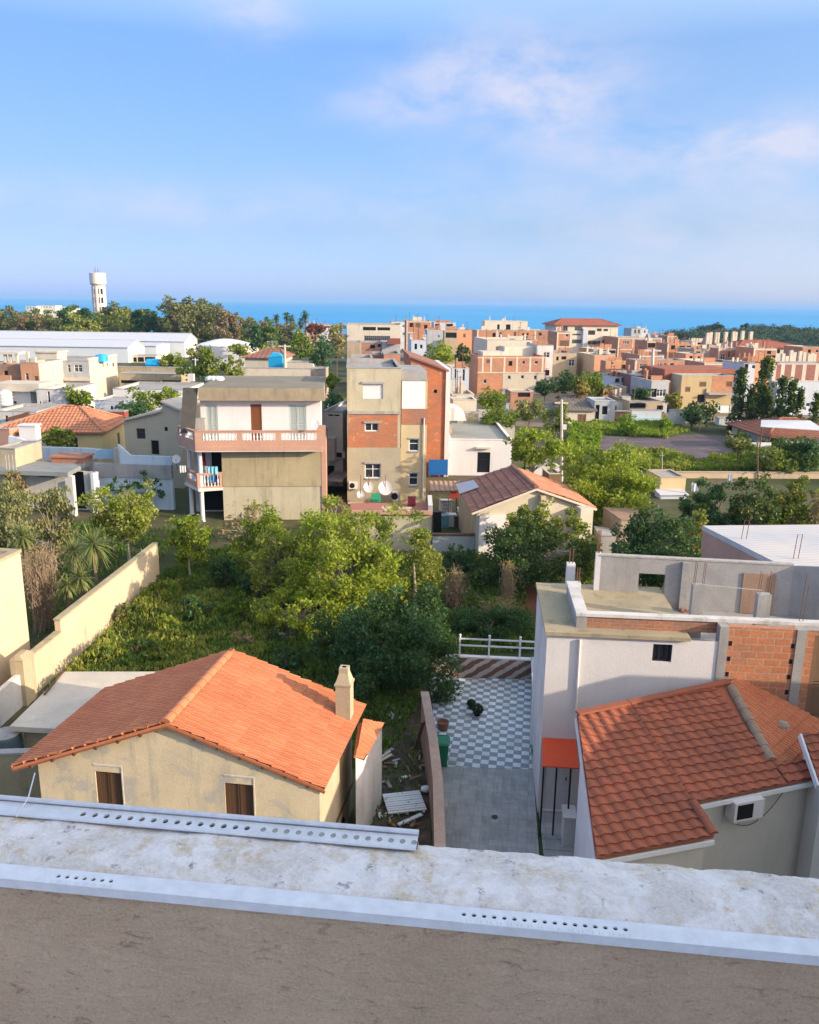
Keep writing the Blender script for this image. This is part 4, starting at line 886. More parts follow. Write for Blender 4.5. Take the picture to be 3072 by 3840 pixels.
# ------------------------------------------------------------------ large concrete roof behind the ruined walls
zr_ = 5.3
pA, pB = PZ(*rI(748, 1052), zr_), PZ(*rI(1725, 1026), zr_); pC = PZ(*rN(1640, 250), zr_); 
d = pC - pA
root = thing('concrete_roof_building', 'salmon walled building with a broad pale ribbed concrete roof and bent rebar loops', 'building', (pA.x + 4, pA.y - 2, 0))
m, nt, out = newmat('ribbed_roof'); uv = uvpos(nt); wv = N(nt, 'ShaderNodeTexWave', Scale=1.1, Distortion=.3); mpr = N(nt, 'ShaderNodeMapping'); mpr.inputs['Rotation'].default_value = (0, 0, R(70)); nt.links.new(uv, mpr.inputs[0]); nt.links.new(mpr.outputs[0], wv.inputs['Vector'])
n1 = nz(nt, wpos(nt), .4, 7); c_ = mixc(nt, ramp(nt, n1, [(.4, (0, 0, 0)), (.65, (1, 1, 1))]), (.62, .57, .53), (.50, .50, .52)); c_ = mixc(nt, ramp(nt, wv.outputs['Fac'], [(0, (.35,) * 3), (.15, (0, 0, 0))]), c_, (.28, .27, .27)); fin(nt, out, c_, .85); M_rib = m
pD = pB + (pC - pA); 
q = [pA, pA + d * 1.25, pB + d * 1.25 + Vector((4, -1, 0)), pB + Vector((4, 0, 0))]
mb = MB(); mb.prism(q, (0, 0, -.2)); mb.build('roof_slab', M_rib, root)
mb = MB(); cq = sum(q, Vector()) / 4; lo_ = [p.lerp(cq, .004) for p in q]
mb.prism([p + Vector((0, 0, -.95)) for p in lo_], (0, 0, .745)); mb.build('edge_beam', M_pink, root)
mb = MB(); lo2 = [p.lerp(cq, .012) for p in q]; mb.prism([Vector((p.x, p.y, 0)) for p in lo2], (0, 0, zr_ - .953)); mb.build('wall', M_pink, root)
for (x, y, dx_, h) in ((1075, 1165, 40, .75), (1510, 1330, 40, .9)):
    a, b = PZ(*rI(x, y), zr_), PZ(*rI(x + dx_, y), zr_); mb = MB(); mb.tube([a, a + Vector((.05, 0, h)), b + Vector((.05, 0, h)), b], .014, 5); o = mb.build('rebar_loop', M_steel, root)
# ------------------------------------------------------------------ generic building read off the photograph
def bld(name, label, cat, reg, x0, x1, yt, Y=None, base=None, a=GA, D=None, far=None, mat=None, side=None, wins=(), swins=(), par=.35, group=None, z0=None, H=None, cap=None, roofmat=None, top=None, dep=.15):
    pm = reg((x0 + x1) / 2, yt); pl = reg(x0, base if base is not None else yt)
    if base is not None: O = PG(*pl)
    else:
        O = PY(*reg(x0, yt), Y)
    F = Frame((O.x, O.y), a); zg = gz(O.y) if z0 is None else z0
    W = F.hit(*reg(x1, yt))[0]
    Ht = H if H is not None else (F.hit(*reg(x0, yt))[1] + F.hit(*reg(x1, yt))[1]) / 2
    B = Bld(); B.F, B.W, B.H, B.zg, B.reg = F, W, Ht, zg, reg
    if D is None:
        if far is not None:
            fx = reg(far, yt); D = abs(F.hits(fx[0], fx[1], W if far > x1 else 0.0)[0])
        else: D = W * .8
    D = min(max(D, 1.0), 40); B.D = D
    root = B.root = thing(name, label, cat, F.pt(W / 2, D / 2, zg), group)
    Pf, Pr, Pl = mkP(F, W, D); B.Pf, B.Pr, B.Pl = Pf, Pr, Pl
    def rects(ws, fn):
        out = []
        for w in ws:
            p, q = fn(*reg(w[0], w[1])), fn(*reg(w[2], w[3])); r = (min(p[0], q[0]), min(p[1], q[1]), max(p[0], q[0]), max(p[1], q[1])); out.append((r, w[4]))
        return out
    fw = rects(wins, F.hit); B.fw = fw
    sideS = W if (far is None or far > x1) else 0.0
    sw = rects(swins, lambda x, y: F.hits(x, y, sideS))
    mb = MB(); wall_holes(mb, Pf, W, zg - .5, Ht, [r for r, _ in fw], dep); mb.build('front_wall', mat, root)
    sm = side or mat
    mb = MB()
    wall_holes(mb, Pr, D, zg - .5, Ht, [r for r, _ in sw] if sideS else [], dep); mb.build('right_wall', sm, root)
    mb = MB(); wall_holes(mb, Pl, D, zg - .5, Ht, [] if sideS else [r for r, _ in sw], dep); mb.face([F.pt(0, D, zg), F.pt(W, D, zg), F.pt(W, D, Ht), F.pt(0, D, Ht)]); mb.build('left_and_rear_wall', sm, root)
    for r, st in fw: window(root, Pf, r, st, dep)
    for r, st in sw: window(root, Pr if sideS else Pl, r, st, dep)
    if top is None:
        mb = MB(); th = min(.2, W * .1); mb.box(F, th, W - th, th, D - th, Ht - par - .15, Ht - par); mb.build('flat_roof', roofmat or M_conc, root)
        mb = MB(); c_ = .04
        for (sa, sb, ta, tb) in ((-c_, W + c_, -c_, th), (-c_, W + c_, D - th, D + c_), (-c_, th, th + .002, D - th - .002), (W - th, W + c_, th + .002, D - th - .002)): mb.box(F, sa, sb, ta, tb, Ht + .002, Ht + .07)
        for (sa, sb, ta, tb) in ((th * .0 + .01, W - .01, th - .02, th), (.01, W - .01, D - th, D - th + .02)): mb.box(F, sa, sb, ta, tb, Ht - par, Ht)
        mb.build('parapet_coping', cap or M_conc, root)
    return B
def gable_z(B, zr, axis='u', ov=.35, mat=None, tw=.5, tl=.6, wallmat=None, prof='roll'):
    """pitched roof on a bld() body: ridge along the depth ('u') or along the facade ('e')"""
    F, W, D, H = B.F, B.W, B.D, B.H; k = (zr - H)
    if axis == 'u':
        sl = k / (W / 2); e0, e1, rg = (-ov, H - ov * sl), (W + ov, H - ov * sl), (W / 2, zr)
        q = [[F.pt(e0[0], -ov, e0[1]), F.pt(e0[0], D + ov, e0[1]), F.pt(rg[0], D + ov, zr), F.pt(rg[0], -ov, zr)], [F.pt(e1[0], -ov, e1[1]), F.pt(e1[0], D + ov, e1[1]), F.pt(rg[0], D + ov, zr), F.pt(rg[0], -ov, zr)]]
        mb = MB(); mb.face([F.pt(0, 0, H), F.pt(W, 0, H), F.pt(W / 2, 0, zr - .1)]); mb.face([F.pt(0, D, H), F.pt(W, D, H), F.pt(W / 2, D, zr - .1)]); mb.build('gable', wallmat, B.root)
        rl = (q[0][3], q[0][2])
    else:
        sl = k / (D / 2)
        q = [[F.pt(-ov, -ov, H - ov * sl), F.pt(W + ov, -ov, H - ov * sl), F.pt(W + ov, D / 2, zr), F.pt(-ov, D / 2, zr)], [F.pt(-ov, D + ov, H - ov * sl), F.pt(W + ov, D + ov, H - ov * sl), F.pt(W + ov, D / 2, zr), F.pt(-ov, D / 2, zr)]]
        mb = MB()
        for s_ in (0, W): mb.face([F.pt(s_, 0, H), F.pt(s_, D, H), F.pt(s_, D / 2, zr - .1)])
        mb.build('gable', wallmat, B.root); rl = (q[0][3], q[0][2])
    for p in q:
        mb = MB(); tile_field(mb, p, p[1] - p[0], p[3] - p[0], tw, tl, prof, .05); mb.build('roof_slope', mat, B.root)
    mb = MB(); ridge_caps(mb, rl[0] + Vector((0, 0, .06)), rl[1] + Vector((0, 0, .06)), .14, .5); mb.build('ridge_cap', mat, B.root)
def hip(B, zr, ridge, ov=.4, mat=None, tw=.3, tl=.45, prof='roll'):
    F, W, D, H = B.F, B.W, B.D, B.H; c = [F.pt(-ov, -ov, H), F.pt(W + ov, -ov, H), F.pt(W + ov, D + ov, H), F.pt(-ov, D + ov, H)]
    (s0, t0), (s1, t1) = ridge; r0, r1 = F.pt(s0, t0, zr), F.pt(s1, t1, zr)
    for nm, p, al in (('front_slope', [c[0], c[1], r1, r0], F.e), ('right_slope', [c[1], c[2], r1], F.u), ('rear_slope', [c[2], c[3], r0, r1], F.e), ('left_slope', [c[3], c[0], r0], F.u)):
        up = (r0 + r1) / 2 - (p[0] + p[1]) / 2
        mb = MB(); tile_field(mb, p, al, up, tw, tl, prof, .045); mb.build(nm, mat, B.root)
    for a, b in ((c[0], r0), (c[1], r1), (c[2], r1), (c[3], r0)) + (((r0, r1),) if (r1 - r0).length > .3 else ()):
        mb = MB(); ridge_caps(mb, a + Vector((0, 0, .08)), b + Vector((0, 0, .08)), .13, .45); mb.build('hip_cap', mat, B.root)
def dish(reg, x, y, Y, r, lab, zbase=None, grp=None):
    c = PY(*reg(x, y), Y); root = thing('satellite_dish', lab, 'satellite dish', (c.x, c.y, zbase if zbase is not None else c.z - r * 1.2), grp)
    ax = Vector((.12, -.88, .45)).normalized(); sx = ax.cross(Vector((0, 0, 1))).normalized(); sy = sx.cross(ax); mb = MB(); rows = []
    for k in range(5):
        rr = r * k / 4 + .001; rows.append([c + (sx * math.cos(2 * math.pi * q / 20) + sy * math.sin(2 * math.pi * q / 20) * 1.08) * rr - ax * (.28 * r * (1 - (k / 4) ** 2)) for q in range(20)])
    mb.grid(rows, 0, True); mb.build('reflector', M_ac, root)
    mb = MB(); mb.tube([c - ax * r * .28, c - ax * r * .45 + Vector((0, 0, -r * .4)), Vector((c.x, c.y + .12, (zbase if zbase is not None else c.z - r * 1.2)))], .022, 6); mb.build('mast', M_steel, root)
    mb = MB(); p = c + ax * r * .75 - sy * r * .15; mb.tube([c - sy * r * .95, p], .012, 5); mb.build('feed_arm', M_steel, root); mb = MB(); mb.box(Frame((p.x - .04, p.y - .04), 0), 0, .08, 0, .08, p.z - .04, p.z + .06); mb.build('receiver', M_ac, root)
    return root
def tank(reg, x, y, Y, w, h, lab, mat=None, zb=None, grp=None):
    """ribbed plastic roof tank"""
    c = PY(*reg(x, y), Y); z = c.z if zb is None else zb; mat = mat or M_bluetank
    mb = MB(); prof = []
    for k in range(9): prof.append((w / 2 * (1 + (.04 if k % 2 else 0)), h * .82 * k / 8))
    prof += [(w * .46, h * .88), (w * .30, h * .93)]; mb.lathe((c.x, c.y, z), prof, 20)
    root = thing('water_tank', lab, 'water tank', (c.x, c.y, z), grp); mb.build('tank_body', mat, root)
    mb = MB(); mb.lathe((c.x, c.y, z + h * .932), [(w * .2, 0), (w * .2, h * .04), (w * .17, h * .07)], 16); mb.build('lid', mat, root); return root

# ------------------------------------------------------------------ three-storey villa with balconies
VY = 53.0
O = PY(*rF(565, 800), VY); VF = Frame((O.x, O.y), R(-5.0))
h_ = lambda x, y, t=0: VF.hit(*rF(x, y), t)
vW = h_(1490, 800)[0]; z_terr = h_(1000, 782)[1]; z_par = h_(1000, 644)[1]; z_cor = h_(1000, 355, 1.6)[1]; z_b1 = h_(450, 1185)[1]
root = thing('villa', 'three storey villa with a plain olive flank, white top floor and salmon balustrade terrace', 'house', VF.pt(vW / 2, 4, 0))
P = lambda s, z, d: VF.pt(s, d, z)
mb = MB(); mb.box(VF, 0, vW, 0, 10, 0, h_(800, 1172)[1]); mb.build('lower_wall', M_greenish, root)
mb = MB(); mb.box(VF, 0, vW, -.04, 10, h_(800, 1168)[1], z_terr - .28); mb.build('middle_wall', M_ochre2 if 'M_ochre2' in globals() else plaster('olive_brown_render', (.45, .37, .23), (.36, .30, .19), (.17, .14, .10), .4, .95, bmp=.6), root)
mb = MB(); mb.box(VF, vW + .003, vW + .3, -.06, 10, 0, z_terr - .29); mb.build('right_pilaster', M_pink, root)
# loggias on the left
lx0 = h_(100, 800, -1.0)[0]; lx1 = h_(325, 800, -.9)[0]
mb = MB(); mb.box(VF, lx0 + .8, -.003, 2.4, 10, 0, z_terr - .28); mb.build('loggia_wall', M_whiteold, root)
for nm, zf, x_l in (('loggia_slab', z_b1, lx0), ):
    mb = MB(); mb.prism([VF.pt(-.003, -.06, zf - .12), VF.pt(lx1, -.5, zf - .12), VF.pt(lx0 + .25, 1.6, zf - .12), VF.pt(lx0 + .5, 9, zf - .12), VF.pt(-.003, 9, zf - .12)], (0, 0, .2)); mb.build(nm, M_whiteold, root)
tp = [VF.pt(vW + .1, -.75, 0), VF.pt(lx1, -.9, 0), VF.pt(lx0, 1.5, 0), VF.pt(lx0 + .2, 9, 0), VF.pt(vW + .1, 9, 0)]
mb = MB(); mb.prism([p + Vector((0, 0, z_terr - .27)) for p in tp], (0, 0, .27)); mb.build('terrace_slab', M_pink, root)
mb = MB(); mb.prism([p + (Vector((0, 0, z_terr - .32))) for p in tp], (0, 0, .047)); mb.build('slab_edge', M_whiteold, root)
def balus(pa, pb, z, h, panels, parent, solid=.30, mat=None):
    """masonry parapet with openings filled by white balusters between two points"""
    d = pb - pa; L = d.length; F = Frame(pa.xy, math.atan2(-d.y, d.x)); mat = mat or M_pink
    mb = MB(); holes = [(a * L, z + h * solid, b * L, z + h * .90) for a, b in panels]
    wall_holes(mb, lambda s, zz, dd: F.pt(s, dd, zz), L, z, z + h, holes, .16); 
    wall_holes(mb, lambda s, zz, dd: F.pt(s, .16, zz), L, z, z + h, holes, 0); mb.box(F, -.02, L + .02, -.03, .19, z + h + .002, z + h + .06); mb.build('balustrade_parapet', mat, parent)
    for (a, b, c, dd) in holes:
        n = max(3, int((c - a) / .19)); hh = dd - b; mb = MB()
        for i in range(n):
            s_ = a + (c - a) * (i + .5) / n; mb.lathe(F.pt(s_, .08, b), [(.05, 0), (.05, .05 * hh), (.028, .12 * hh), (.062, .38 * hh), (.03, .72 * hh), (.03, .8 * hh), (.05, .9 * hh), (.05, hh)], 7)
        o = mb.build('baluster_row', M_paintw, parent); o['kind'] = 'stuff'
hb_ = z_par - z_terr
pa = VF.pt(lx1, -.85, 0); pb = VF.pt(vW + .05, -.72, 0); L = (pb - pa).length
fr = lambda x: (x - 322) / (1460 - 322)
balus(pa, pb, z_terr, hb_, [(fr(382), fr(697)), (fr(742), fr(1042)), (fr(1093), fr(1412))], root, .42)
balus(VF.pt(lx0, 1.5, 0), pa, z_terr, hb_, [(.05, .22), (.38, .88)], root, .42)
mb = MB(); s_ = vW - .25; mb.box(VF, s_, vW + .3, -.70, -.3, z_terr, z_par + .35); mb.build('terrace_pier', M_pink, root)
# top floor set back
tw0 = h_(382, 640, 1.6)[0]; tw1 = h_(1488, 640, 1.6)[0]
W3 = [h_(x0, y0, 1.6) + h_(x1, y1, 1.6) for x0, y0, x1, y1 in ((418, 408, 540, 690), (836, 408, 946, 690), (1188, 410, 1355, 690))]
hs_ = [(a - tw0, z_terr + .02, c - tw0, b) for a, b, c, d in W3]
PTp = lambda s, z, d: VF.pt(tw0 + s, 1.6 + d, z)
mb = MB(); wall_holes(mb, PTp, tw1 - tw0, z_terr, z_cor, hs_, .14); mb.face([VF.pt(tw0, 1.6, z_terr), VF.pt(tw0, 10, z_terr), VF.pt(tw0, 10, z_cor), VF.pt(tw0, 1.6, z_cor)]); mb.face([VF.pt(tw1, 1.6, z_terr), VF.pt(tw1, 10, z_terr), VF.pt(tw1, 10, z_cor), VF.pt(tw1, 1.6, z_cor)]); mb.build('top_floor_wall', M_white, root)
M_keep = M_greyshut
window(root, PTp, hs_[0], 'gshutter', .14, 'closed blue-grey louvred shutters'); window(root, PTp, hs_[1], 'door', .14); window(root, PTp, hs_[2], 'gshutter', .14, 'pale green louvred shutters in a white frame')
z_rt = h_(1000, 262, 1.0)[1]
mb = MB(); mb.box(VF, h_(352, 300, 1.0)[0], tw1 + .25, 1.0, 10.2, z_cor + .002, z_rt); mb.box(VF, h_(352, 300, 1.0)[0] - .06, tw1 + .31, .94, 10.26, z_cor - .08, z_cor); mb.build('roof_fascia', plaster('stained_fascia', (.38, .31, .21), (.28, .23, .16), (.10, .09, .08), .9, .8), root)
mb = MB(); mb.box(VF, h_(352, 300, 1.0)[0] + .1, tw1 + .15, 1.2, 10, z_rt + .002, z_rt + .03); mb.build('roof_surface', plaster('dark_roof_felt', (.26, .23, .17), (.20, .18, .14), (.09, .085, .08), .4, .6, streak=False), root)
mb = MB(); mb.box(VF, h_(610, 200, 9)[0], tw1 + .1, 9.4, 9.6, z_rt + .033, h_(1000, 205, 9.4)[1]); mb.box(VF, tw1 - .2, tw1 + .2, 8.6, 9.37, z_rt + .033, h_(1400, 180, 9)[1]); mb.build('rear_parapet', M_ochre, root)
# dark awning on the left of the top floor
a_, b_ = h_(215, 270, 1.3), h_(355, 270, 1.3); c__, d__ = h_(185, 630, .3), h_(318, 630, .3)
mb = MB(); mb.hexa([VF.pt(c__[0], .3, z_terr + .7), VF.pt(d__[0], .3, z_terr + .7), VF.pt(b_[0], 1.2, z_rt), VF.pt(a_[0], 1.2, z_rt)] + [VF.pt(c__[0], .33, z_terr + .7), VF.pt(d__[0], .33, z_terr + .7), VF.pt(b_[0], 1.23, z_rt), VF.pt(a_[0], 1.23, z_rt)])
o = mb.build('sun_awning', simple('dark_net', (.10, .095, .085), .9, .1, var=.5, sc=2)); tag(o, 'dark faded net awning sloping from the villa roof to its left terrace', 'awning')
mb = MB(); s_a = h_(318, 545, .9)[0]; s_b = h_(412, 545, .9)[0]; mb.box(VF, s_a, s_b, .9, 1.5, z_terr, h_(360, 545, .9)[1]); mb.build('terrace_partition', M_conc, root)
# loggia columns, dark rooms, laundry
for zf, zt_ in ((0, z_b1 - .12), (z_b1 + .08, z_terr - .32)):
    for s_, t_ in ((lx1 + .15, -.25), (lx0 + .62, 1.75)):
        mb = MB(); mb.lathe(VF.pt(s_, t_, zf), [(.19, 0), (.15, .05), (.14, (zt_ - zf) * .5), (.14, zt_ - zf - .12), (.18, zt_ - zf - .06), (.2, zt_ - zf)], 14); mb.build('column', M_white, root)
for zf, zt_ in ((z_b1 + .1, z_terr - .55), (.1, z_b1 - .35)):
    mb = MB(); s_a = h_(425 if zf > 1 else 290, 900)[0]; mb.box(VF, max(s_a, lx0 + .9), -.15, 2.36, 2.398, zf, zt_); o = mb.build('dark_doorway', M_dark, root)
balus(VF.pt(lx1 - .05, -.45, 0), VF.pt(-.01, -.12, 0), z_b1 + .08, h_(450, 1055)[1] - z_b1, [(.1, .9)], root, .12)
balus(VF.pt(lx0 + .35, 1.65, 0), VF.pt(lx1 - .05, -.45, 0), z_b1 + .08, h_(250, 1050, .5)[1] - z_b1, [(.06, .94)], root, .45)
for (x0, y0, x1, y1, m_, lab) in ((372, 985, 415, 1045, simple('teal_cloth', (.10, .30, .34), .8), 'teal cloth drying on the villa loggia line, leftmost'), (418, 982, 440, 1045, M_paintw, 'narrow white cloth drying between two blue ones'), (444, 985, 536, 1055, simple('sky_cloth', (.22, .52, .66), .8), 'light blue towel drying on the loggia line'), (440, 1060, 520, 1130, simple('denim_cloth', (.10, .24, .42), .8), 'blue jeans hung over the loggia balustrade'), (178, 975, 240, 1040, M_paintw, 'white framed clothes rack standing on the left balcony'), (365, 830, 425, 975, simple('red_cloth', (.25, .02, .05), .8), 'dark red cloth hanging in the shade of the loggia')):
    t_ = -.25 if y0 > 950 else .4
    if x0 < 200: t_ = .9
    p, q = h_(x0, y0, t_), h_(x1, y1, t_); mb = MB(); rows = []
    for k in range(9):
        f = k / 8; s_ = p[0] + (q[0] - p[0]) * f; w_ = .03 * math.sin(f * 17 + x0); rows.append([VF.pt(s_, t_ + w_, p[1]), VF.pt(s_, t_ + w_ * 1.8, (p[1] + q[1]) / 2), VF.pt(s_ + .01, t_ + w_ * 2.4, q[1])])
    mb.grid(rows); rows2 = [[v + VF.u * .012 for v in r] for r in rows]; mb.grid(rows2); 
    o = mb.build('laundry', m_); tag(o, lab, 'laundry', 'laundry on the villa balcony')
dish(rF, 1435, 592, VY - .6, .26, 'cream satellite dish on the right end of the villa terrace', z_par + .3)
dish(rF, 150, 915, VY + .8, .28, 'white satellite dish on the left side of the villa loggia', z_b1 + 1.0)
for (x, y, w_, lab) in ((465, 225, .35, 'white bundle on the villa roof edge, leftmost of three'), (500, 205, .4, 'white bundle on the villa roof edge, middle of three'), (545, 210, .4, 'white bundle on the villa roof edge, rightmost of three')):
    c = PY(*rF(x, y), VY + 6); mb = MB(); bmm = bmesh.new(); bmesh.ops.create_icosphere(bmm, subdivisions=2, radius=w_)
    for v in bmm.verts: v.co = Vector((v.co.x, v.co.y, max(-.15, v.co.z * .6))) * (1 + .3 * mnoise.noise(v.co * 4 + c)) + Vector((c.x, c.y, z_rt + .12))
    bmm.verts.index_update(); mb.v = [tuple(v.co) for v in bmm.verts]; mb.f = [tuple(x_.index for x_ in f.verts) for f in bmm.faces]; mb.m = [0] * len(mb.f); o = mb.build('roof_bundle', M_paintw, smooth=True); tag(o, lab, 'bundle'); bmm.free()
ch = PY(*rF(285, 225), VY + 5); mb = MB(); mb.box(Frame((ch.x - .2, ch.y), 0), 0, .4, 0, .4, z_rt + .03, PY(*rF(285, 130), VY + 5).z); mb.build('roof_stack', M_whiteold, root)

# ------------------------------------------------------------------ narrow white house in the gap
B = bld('narrow_white_house', 'narrow white house squeezed in the dark gap between the villa and the tall house', 'house', rF, 1505, 1688, 480, Y=64, D=8, mat=M_white, wins=[(1545, 470 + 25, 1665, 530, 'white'), (1530, 975, 1612, 1095, 'dark')], par=.2)
mb = MB(); p0 = B.F.hit(*rF(1545, 930), -.8); p1 = B.F.hit(*rF(1612, 725), -.8); mb.box(B.F, p0[0] - .1, p1[0], -.8, -.003, p0[1], p1[1]); mb.build('balcony_box', M_white, B.root)
p0 = B.F.hit(*rF(1510, 1100), -4); p1 = B.F.hit(*rF(1688, 1110), -4); mb = MB(); mb.box(B.F, p0[0], p1[0], -4, -.8, p0[1] - .15, p0[1]); mb.build('canopy_slab', M_conc, B.root)
sA, zA = B.F.hit(*rF(1635, 900), -.0); ac_unit(B.F, sA, zA, 'white air conditioner high on the narrow house in the gap', .7, .5, .3)

# ------------------------------------------------------------------ tall slim house in the middle
TY = 58.0
B = bld('tall_house', 'tall slim three storey house with olive and brick bands and a roller blind', 'house', rG, 268, 718, 112, Y=TY, a=R(-4), D=9, mat=M_greenish, side=M_cream,
        wins=[(402, 236, 568, 366, 'blind'), (416, 565, 532, 636, 'white'), (416, 903, 550, 1025, 'white')], par=.25)
TB = B; F = B.F; T = lambda x, y, t=0: F.hit(*rG(x, y), t)
fwin = [r for r, _ in B.fw]
def band(x0, y0, x1, y1, mat, name, t=-.025, holes=True):
    p, q = T(x0, y1, t), T(x1, y0, t); mb = MB(); hs = [(r[0] - p[0], r[1], r[2] - p[0], r[3]) for r in fwin] if holes else []
    hs = [h for h in hs if h[0] > -.1 and h[2] < q[0] - p[0] + .1 and h[3] > p[1] and h[1] < q[1]]
    wall_holes(mb, lambda s, z, d: F.pt(p[0] + s, t + d, z), q[0] - p[0], p[1], q[1], hs, .022)
    for a, b in (((p[0], p[1]), (q[0], p[1])), ((q[0], p[1]), (q[0], q[1])), ((q[0], q[1]), (p[0], q[1])), ((p[0], q[1]), (p[0], p[1]))): mb.face([F.pt(a[0], t, a[1]), F.pt(b[0], t, b[1]), F.pt(b[0], t + .022, b[1]), F.pt(a[0], t + .022, a[1])])
    return mb.build(name, mat, B.root)
M_brickpl = brick('orange_brick_worn', (.52, .19, .09), (.46, .16, .075), (.42, .22, .13), .30, .10, .006, plasterm=(.50, .33, .21))
band(280, 503, 690, 768, M_brickpl, 'brick_band'); band(272, 772, 716, 1215, plaster('grey_brown_render', (.42, .37, .27), (.36, .32, .24), (.22, .19, .15), .5, .5), 'lower_render')
p, q = T(276, 490, -.1), T(716, 470, -.1); mb = MB(); mb.box(F, p[0], q[0], -.14, -.003, p[1], q[1]); mb.build('string_course', plaster('dirty_ledge', (.45, .42, .36), (.3, .28, .25), (.12, .11, .1), 2, .8), B.root)
for x0, y0, x1, y1, nm in ((395, 225, 580, 240, 'blind_box'), (408, 553, 540, 566, 'lintel'), (412, 890, 556, 903, 'lintel'), (425, 1024, 552, 1034, 'sill')):
    p, q = T(x0, y1, -.06), T(x1, y0, -.06); mb = MB(); mb.box(F, p[0], q[0], -.12, -.027, p[1], q[1]); mb.build(nm, M_conc, B.root)
# right-hand block
B2 = bld('stair_tower_block', 'slim cream block with a blank white panel beside the tall olive house', 'house', rG, 722, 938, 215, Y=TY + .55, a=R(-4), D=7, mat=plaster('yellow_cream', (.58, .46, .27), (.52, .42, .26), (.34, .28, .19), .5, .3), side=M_brickfar, wins=[(782, 697, 865, 802, 'white'), (782, 980, 858, 1085, 'white')], par=.2)
F2 = B2.F; fwin = [r for r, _ in B2.fw]; B_, F_ = B, F; B, F = B2, F2
band(722, 450, 938, 580, M_brick, 'brick_band'); band(724, 222, 920, 448, M_paintw, 'blank_white_panel', -.04); p_ = T(720, 222, 0)
for x0, y0, x1, y1 in ((778, 690, 870, 698), (778, 800, 870, 812), (778, 972, 864, 981), (778, 1084, 862, 1094)):
    p, q = T(x0, y1, -.06), T(x1, y0, -.06); mb = MB(); mb.box(F, p[0], q[0], -.08, -.003, p[1], q[1]); mb.build('window_ledge', M_conc, B.root)
p0, p1 = T(908, 525, -.08), T(893, 1190, -.08); mb = MB(); mb.tube([F.pt(p0[0], -.09, p0[1]), F.pt(p0[0], -.09, p1[1])], .05, 8); mb.build('downpipe', M_whiteold, B.root)
mb = MB(); s_ = B2.W; mb.box(F, .0, s_, .6, 7, B2.H - .2, T(800, 118, 3)[1]); mb.build('roof_room', M_conc, B.root)
B, F = B_, F_
# brick house behind the tall one, mono-pitch top
B3 = bld('brick_gable_house', 'tall plain orange brick house wall with a sloping top behind the white-panelled block', 'house', rG, 800, 1092, 140, Y=68, a=R(-4), D=10, mat=M_brickpl, side=M_white, wins=[(990, 290, 1016, 318, 'dark')], par=.0, top=1)
t0, t1 = B3.F.hit(*rG(800, 22)), B3.F.hit(*rG(1095, 140)); mb = MB(); mb.prism([B3.F.pt(0, 0, B3.H), B3.F.pt(B3.W, 0, B3.H), B3.F.pt(B3.W, 0, t1[1] + .05), B3.F.pt(0, 0, t0[1])], B3.F.u * 10); mb.build('sloping_gable', M_brickpl, B3.root)
mb = MB(); mb.prism([B3.F.pt(-.2, -.2, t0[1] + .03), B3.F.pt(B3.W + .2, -.2, t1[1] + .0), B3.F.pt(B3.W + .2, -.2, t1[1] + .15), B3.F.pt(-.2, -.2, t0[1] + .18)], B3.F.u * 10.4); mb.build('roof_sheet', M_tileC, B3.root)
mb = MB(); mb.box(B3.F, B3.W - .02, B3.W + .35, -.15, 10, 0, t1[1] + .25); mb.build('white_side_wall', M_white, B3.root)
# equipment below the tall house
gt = lambda x, y, t=-.6: F.hit(*rG(x, y), t)
sA, zA = gt(285, 1108, -.03); ac_unit(F, sA, zA, 'white air conditioner on the wall at the left foot of the tall olive house', .62, .50, .3, 'air conditioners on the tall house')
sA, zA = gt(645, 1210, -.6); ac_unit(F, sA, zA, 'white air conditioner standing at the right foot of the tall olive house', .42, .66, .3, 'air conditioners on the tall house', -.4)
zR = 2.45
dish(rG, 450, 1098, TY - 1.6, .36, 'cream satellite dish with a tall tripod below the barred window', zR, 'dishes at the foot of the tall house'); dish(rG, 588, 1105, TY - 1.7, .48, 'large white satellite dish beside the green board', zR, 'dishes at the foot of the tall house'); dish(rG, 382, 1160, TY - 1.8, .26, 'small white satellite dish left of the cream one', zR, 'dishes at the foot of the tall house')
p, q = gt(462, 1218, -1.5), gt(550, 1162, -1.5); mb = MB(); mb.hexa([F.pt(p[0], -1.6, p[1]), F.pt(q[0], -1.6, p[1]), F.pt(q[0], -1.5, p[1]), F.pt(p[0], -1.5, p[1]), F.pt(p[0] + .1, -1.1, q[1]), F.pt(q[0], -1.1, q[1]), F.pt(q[0], -1.05, q[1]), F.pt(p[0] + .1, -1.05, q[1])]); o = mb.build('green_board', simple('green_board', (.03, .30, .16), .6, var=.2)); tag(o, 'green board propped up on the annex roof below the tall house', 'board')
# red roofed annex
an = [PZ(*rG(*c), z) for c, z in (((285, 1312), 2.3), ((975, 1315), 2.3), ((968, 1225), 2.4), ((300, 1232), 2.4))]
root = thing('annex_shed', 'low annex with a flat reddish terrace edge in front of the tall house', 'shed', ((an[0] + an[1]) / 2).xy.to_3d())
mb = MB(); mb.prism([p + Vector((0, 0, -.15)) for p in an], (0, 0, .15)); mb.build('terracotta_terrace', plaster('red_terrace', (.40, .15, .10), (.36, .17, .13), (.3, .2, .17), .8, .5), root)
cq = sum(an, Vector()) / 4; mb = MB(); lo_ = [p.lerp(cq, .01) for p in an]; mb.prism([Vector((p.x, p.y, 0)) for p in lo_], (0, 0, 2.14)); mb.build('annex_wall', M_greenish, root)
mb = MB(); mb.bar(an[0] + Vector((0, -.05, .05)), an[1] + Vector((0, -.05, .05)), .22, .2); mb.build('terrace_edge', M_pink, root)
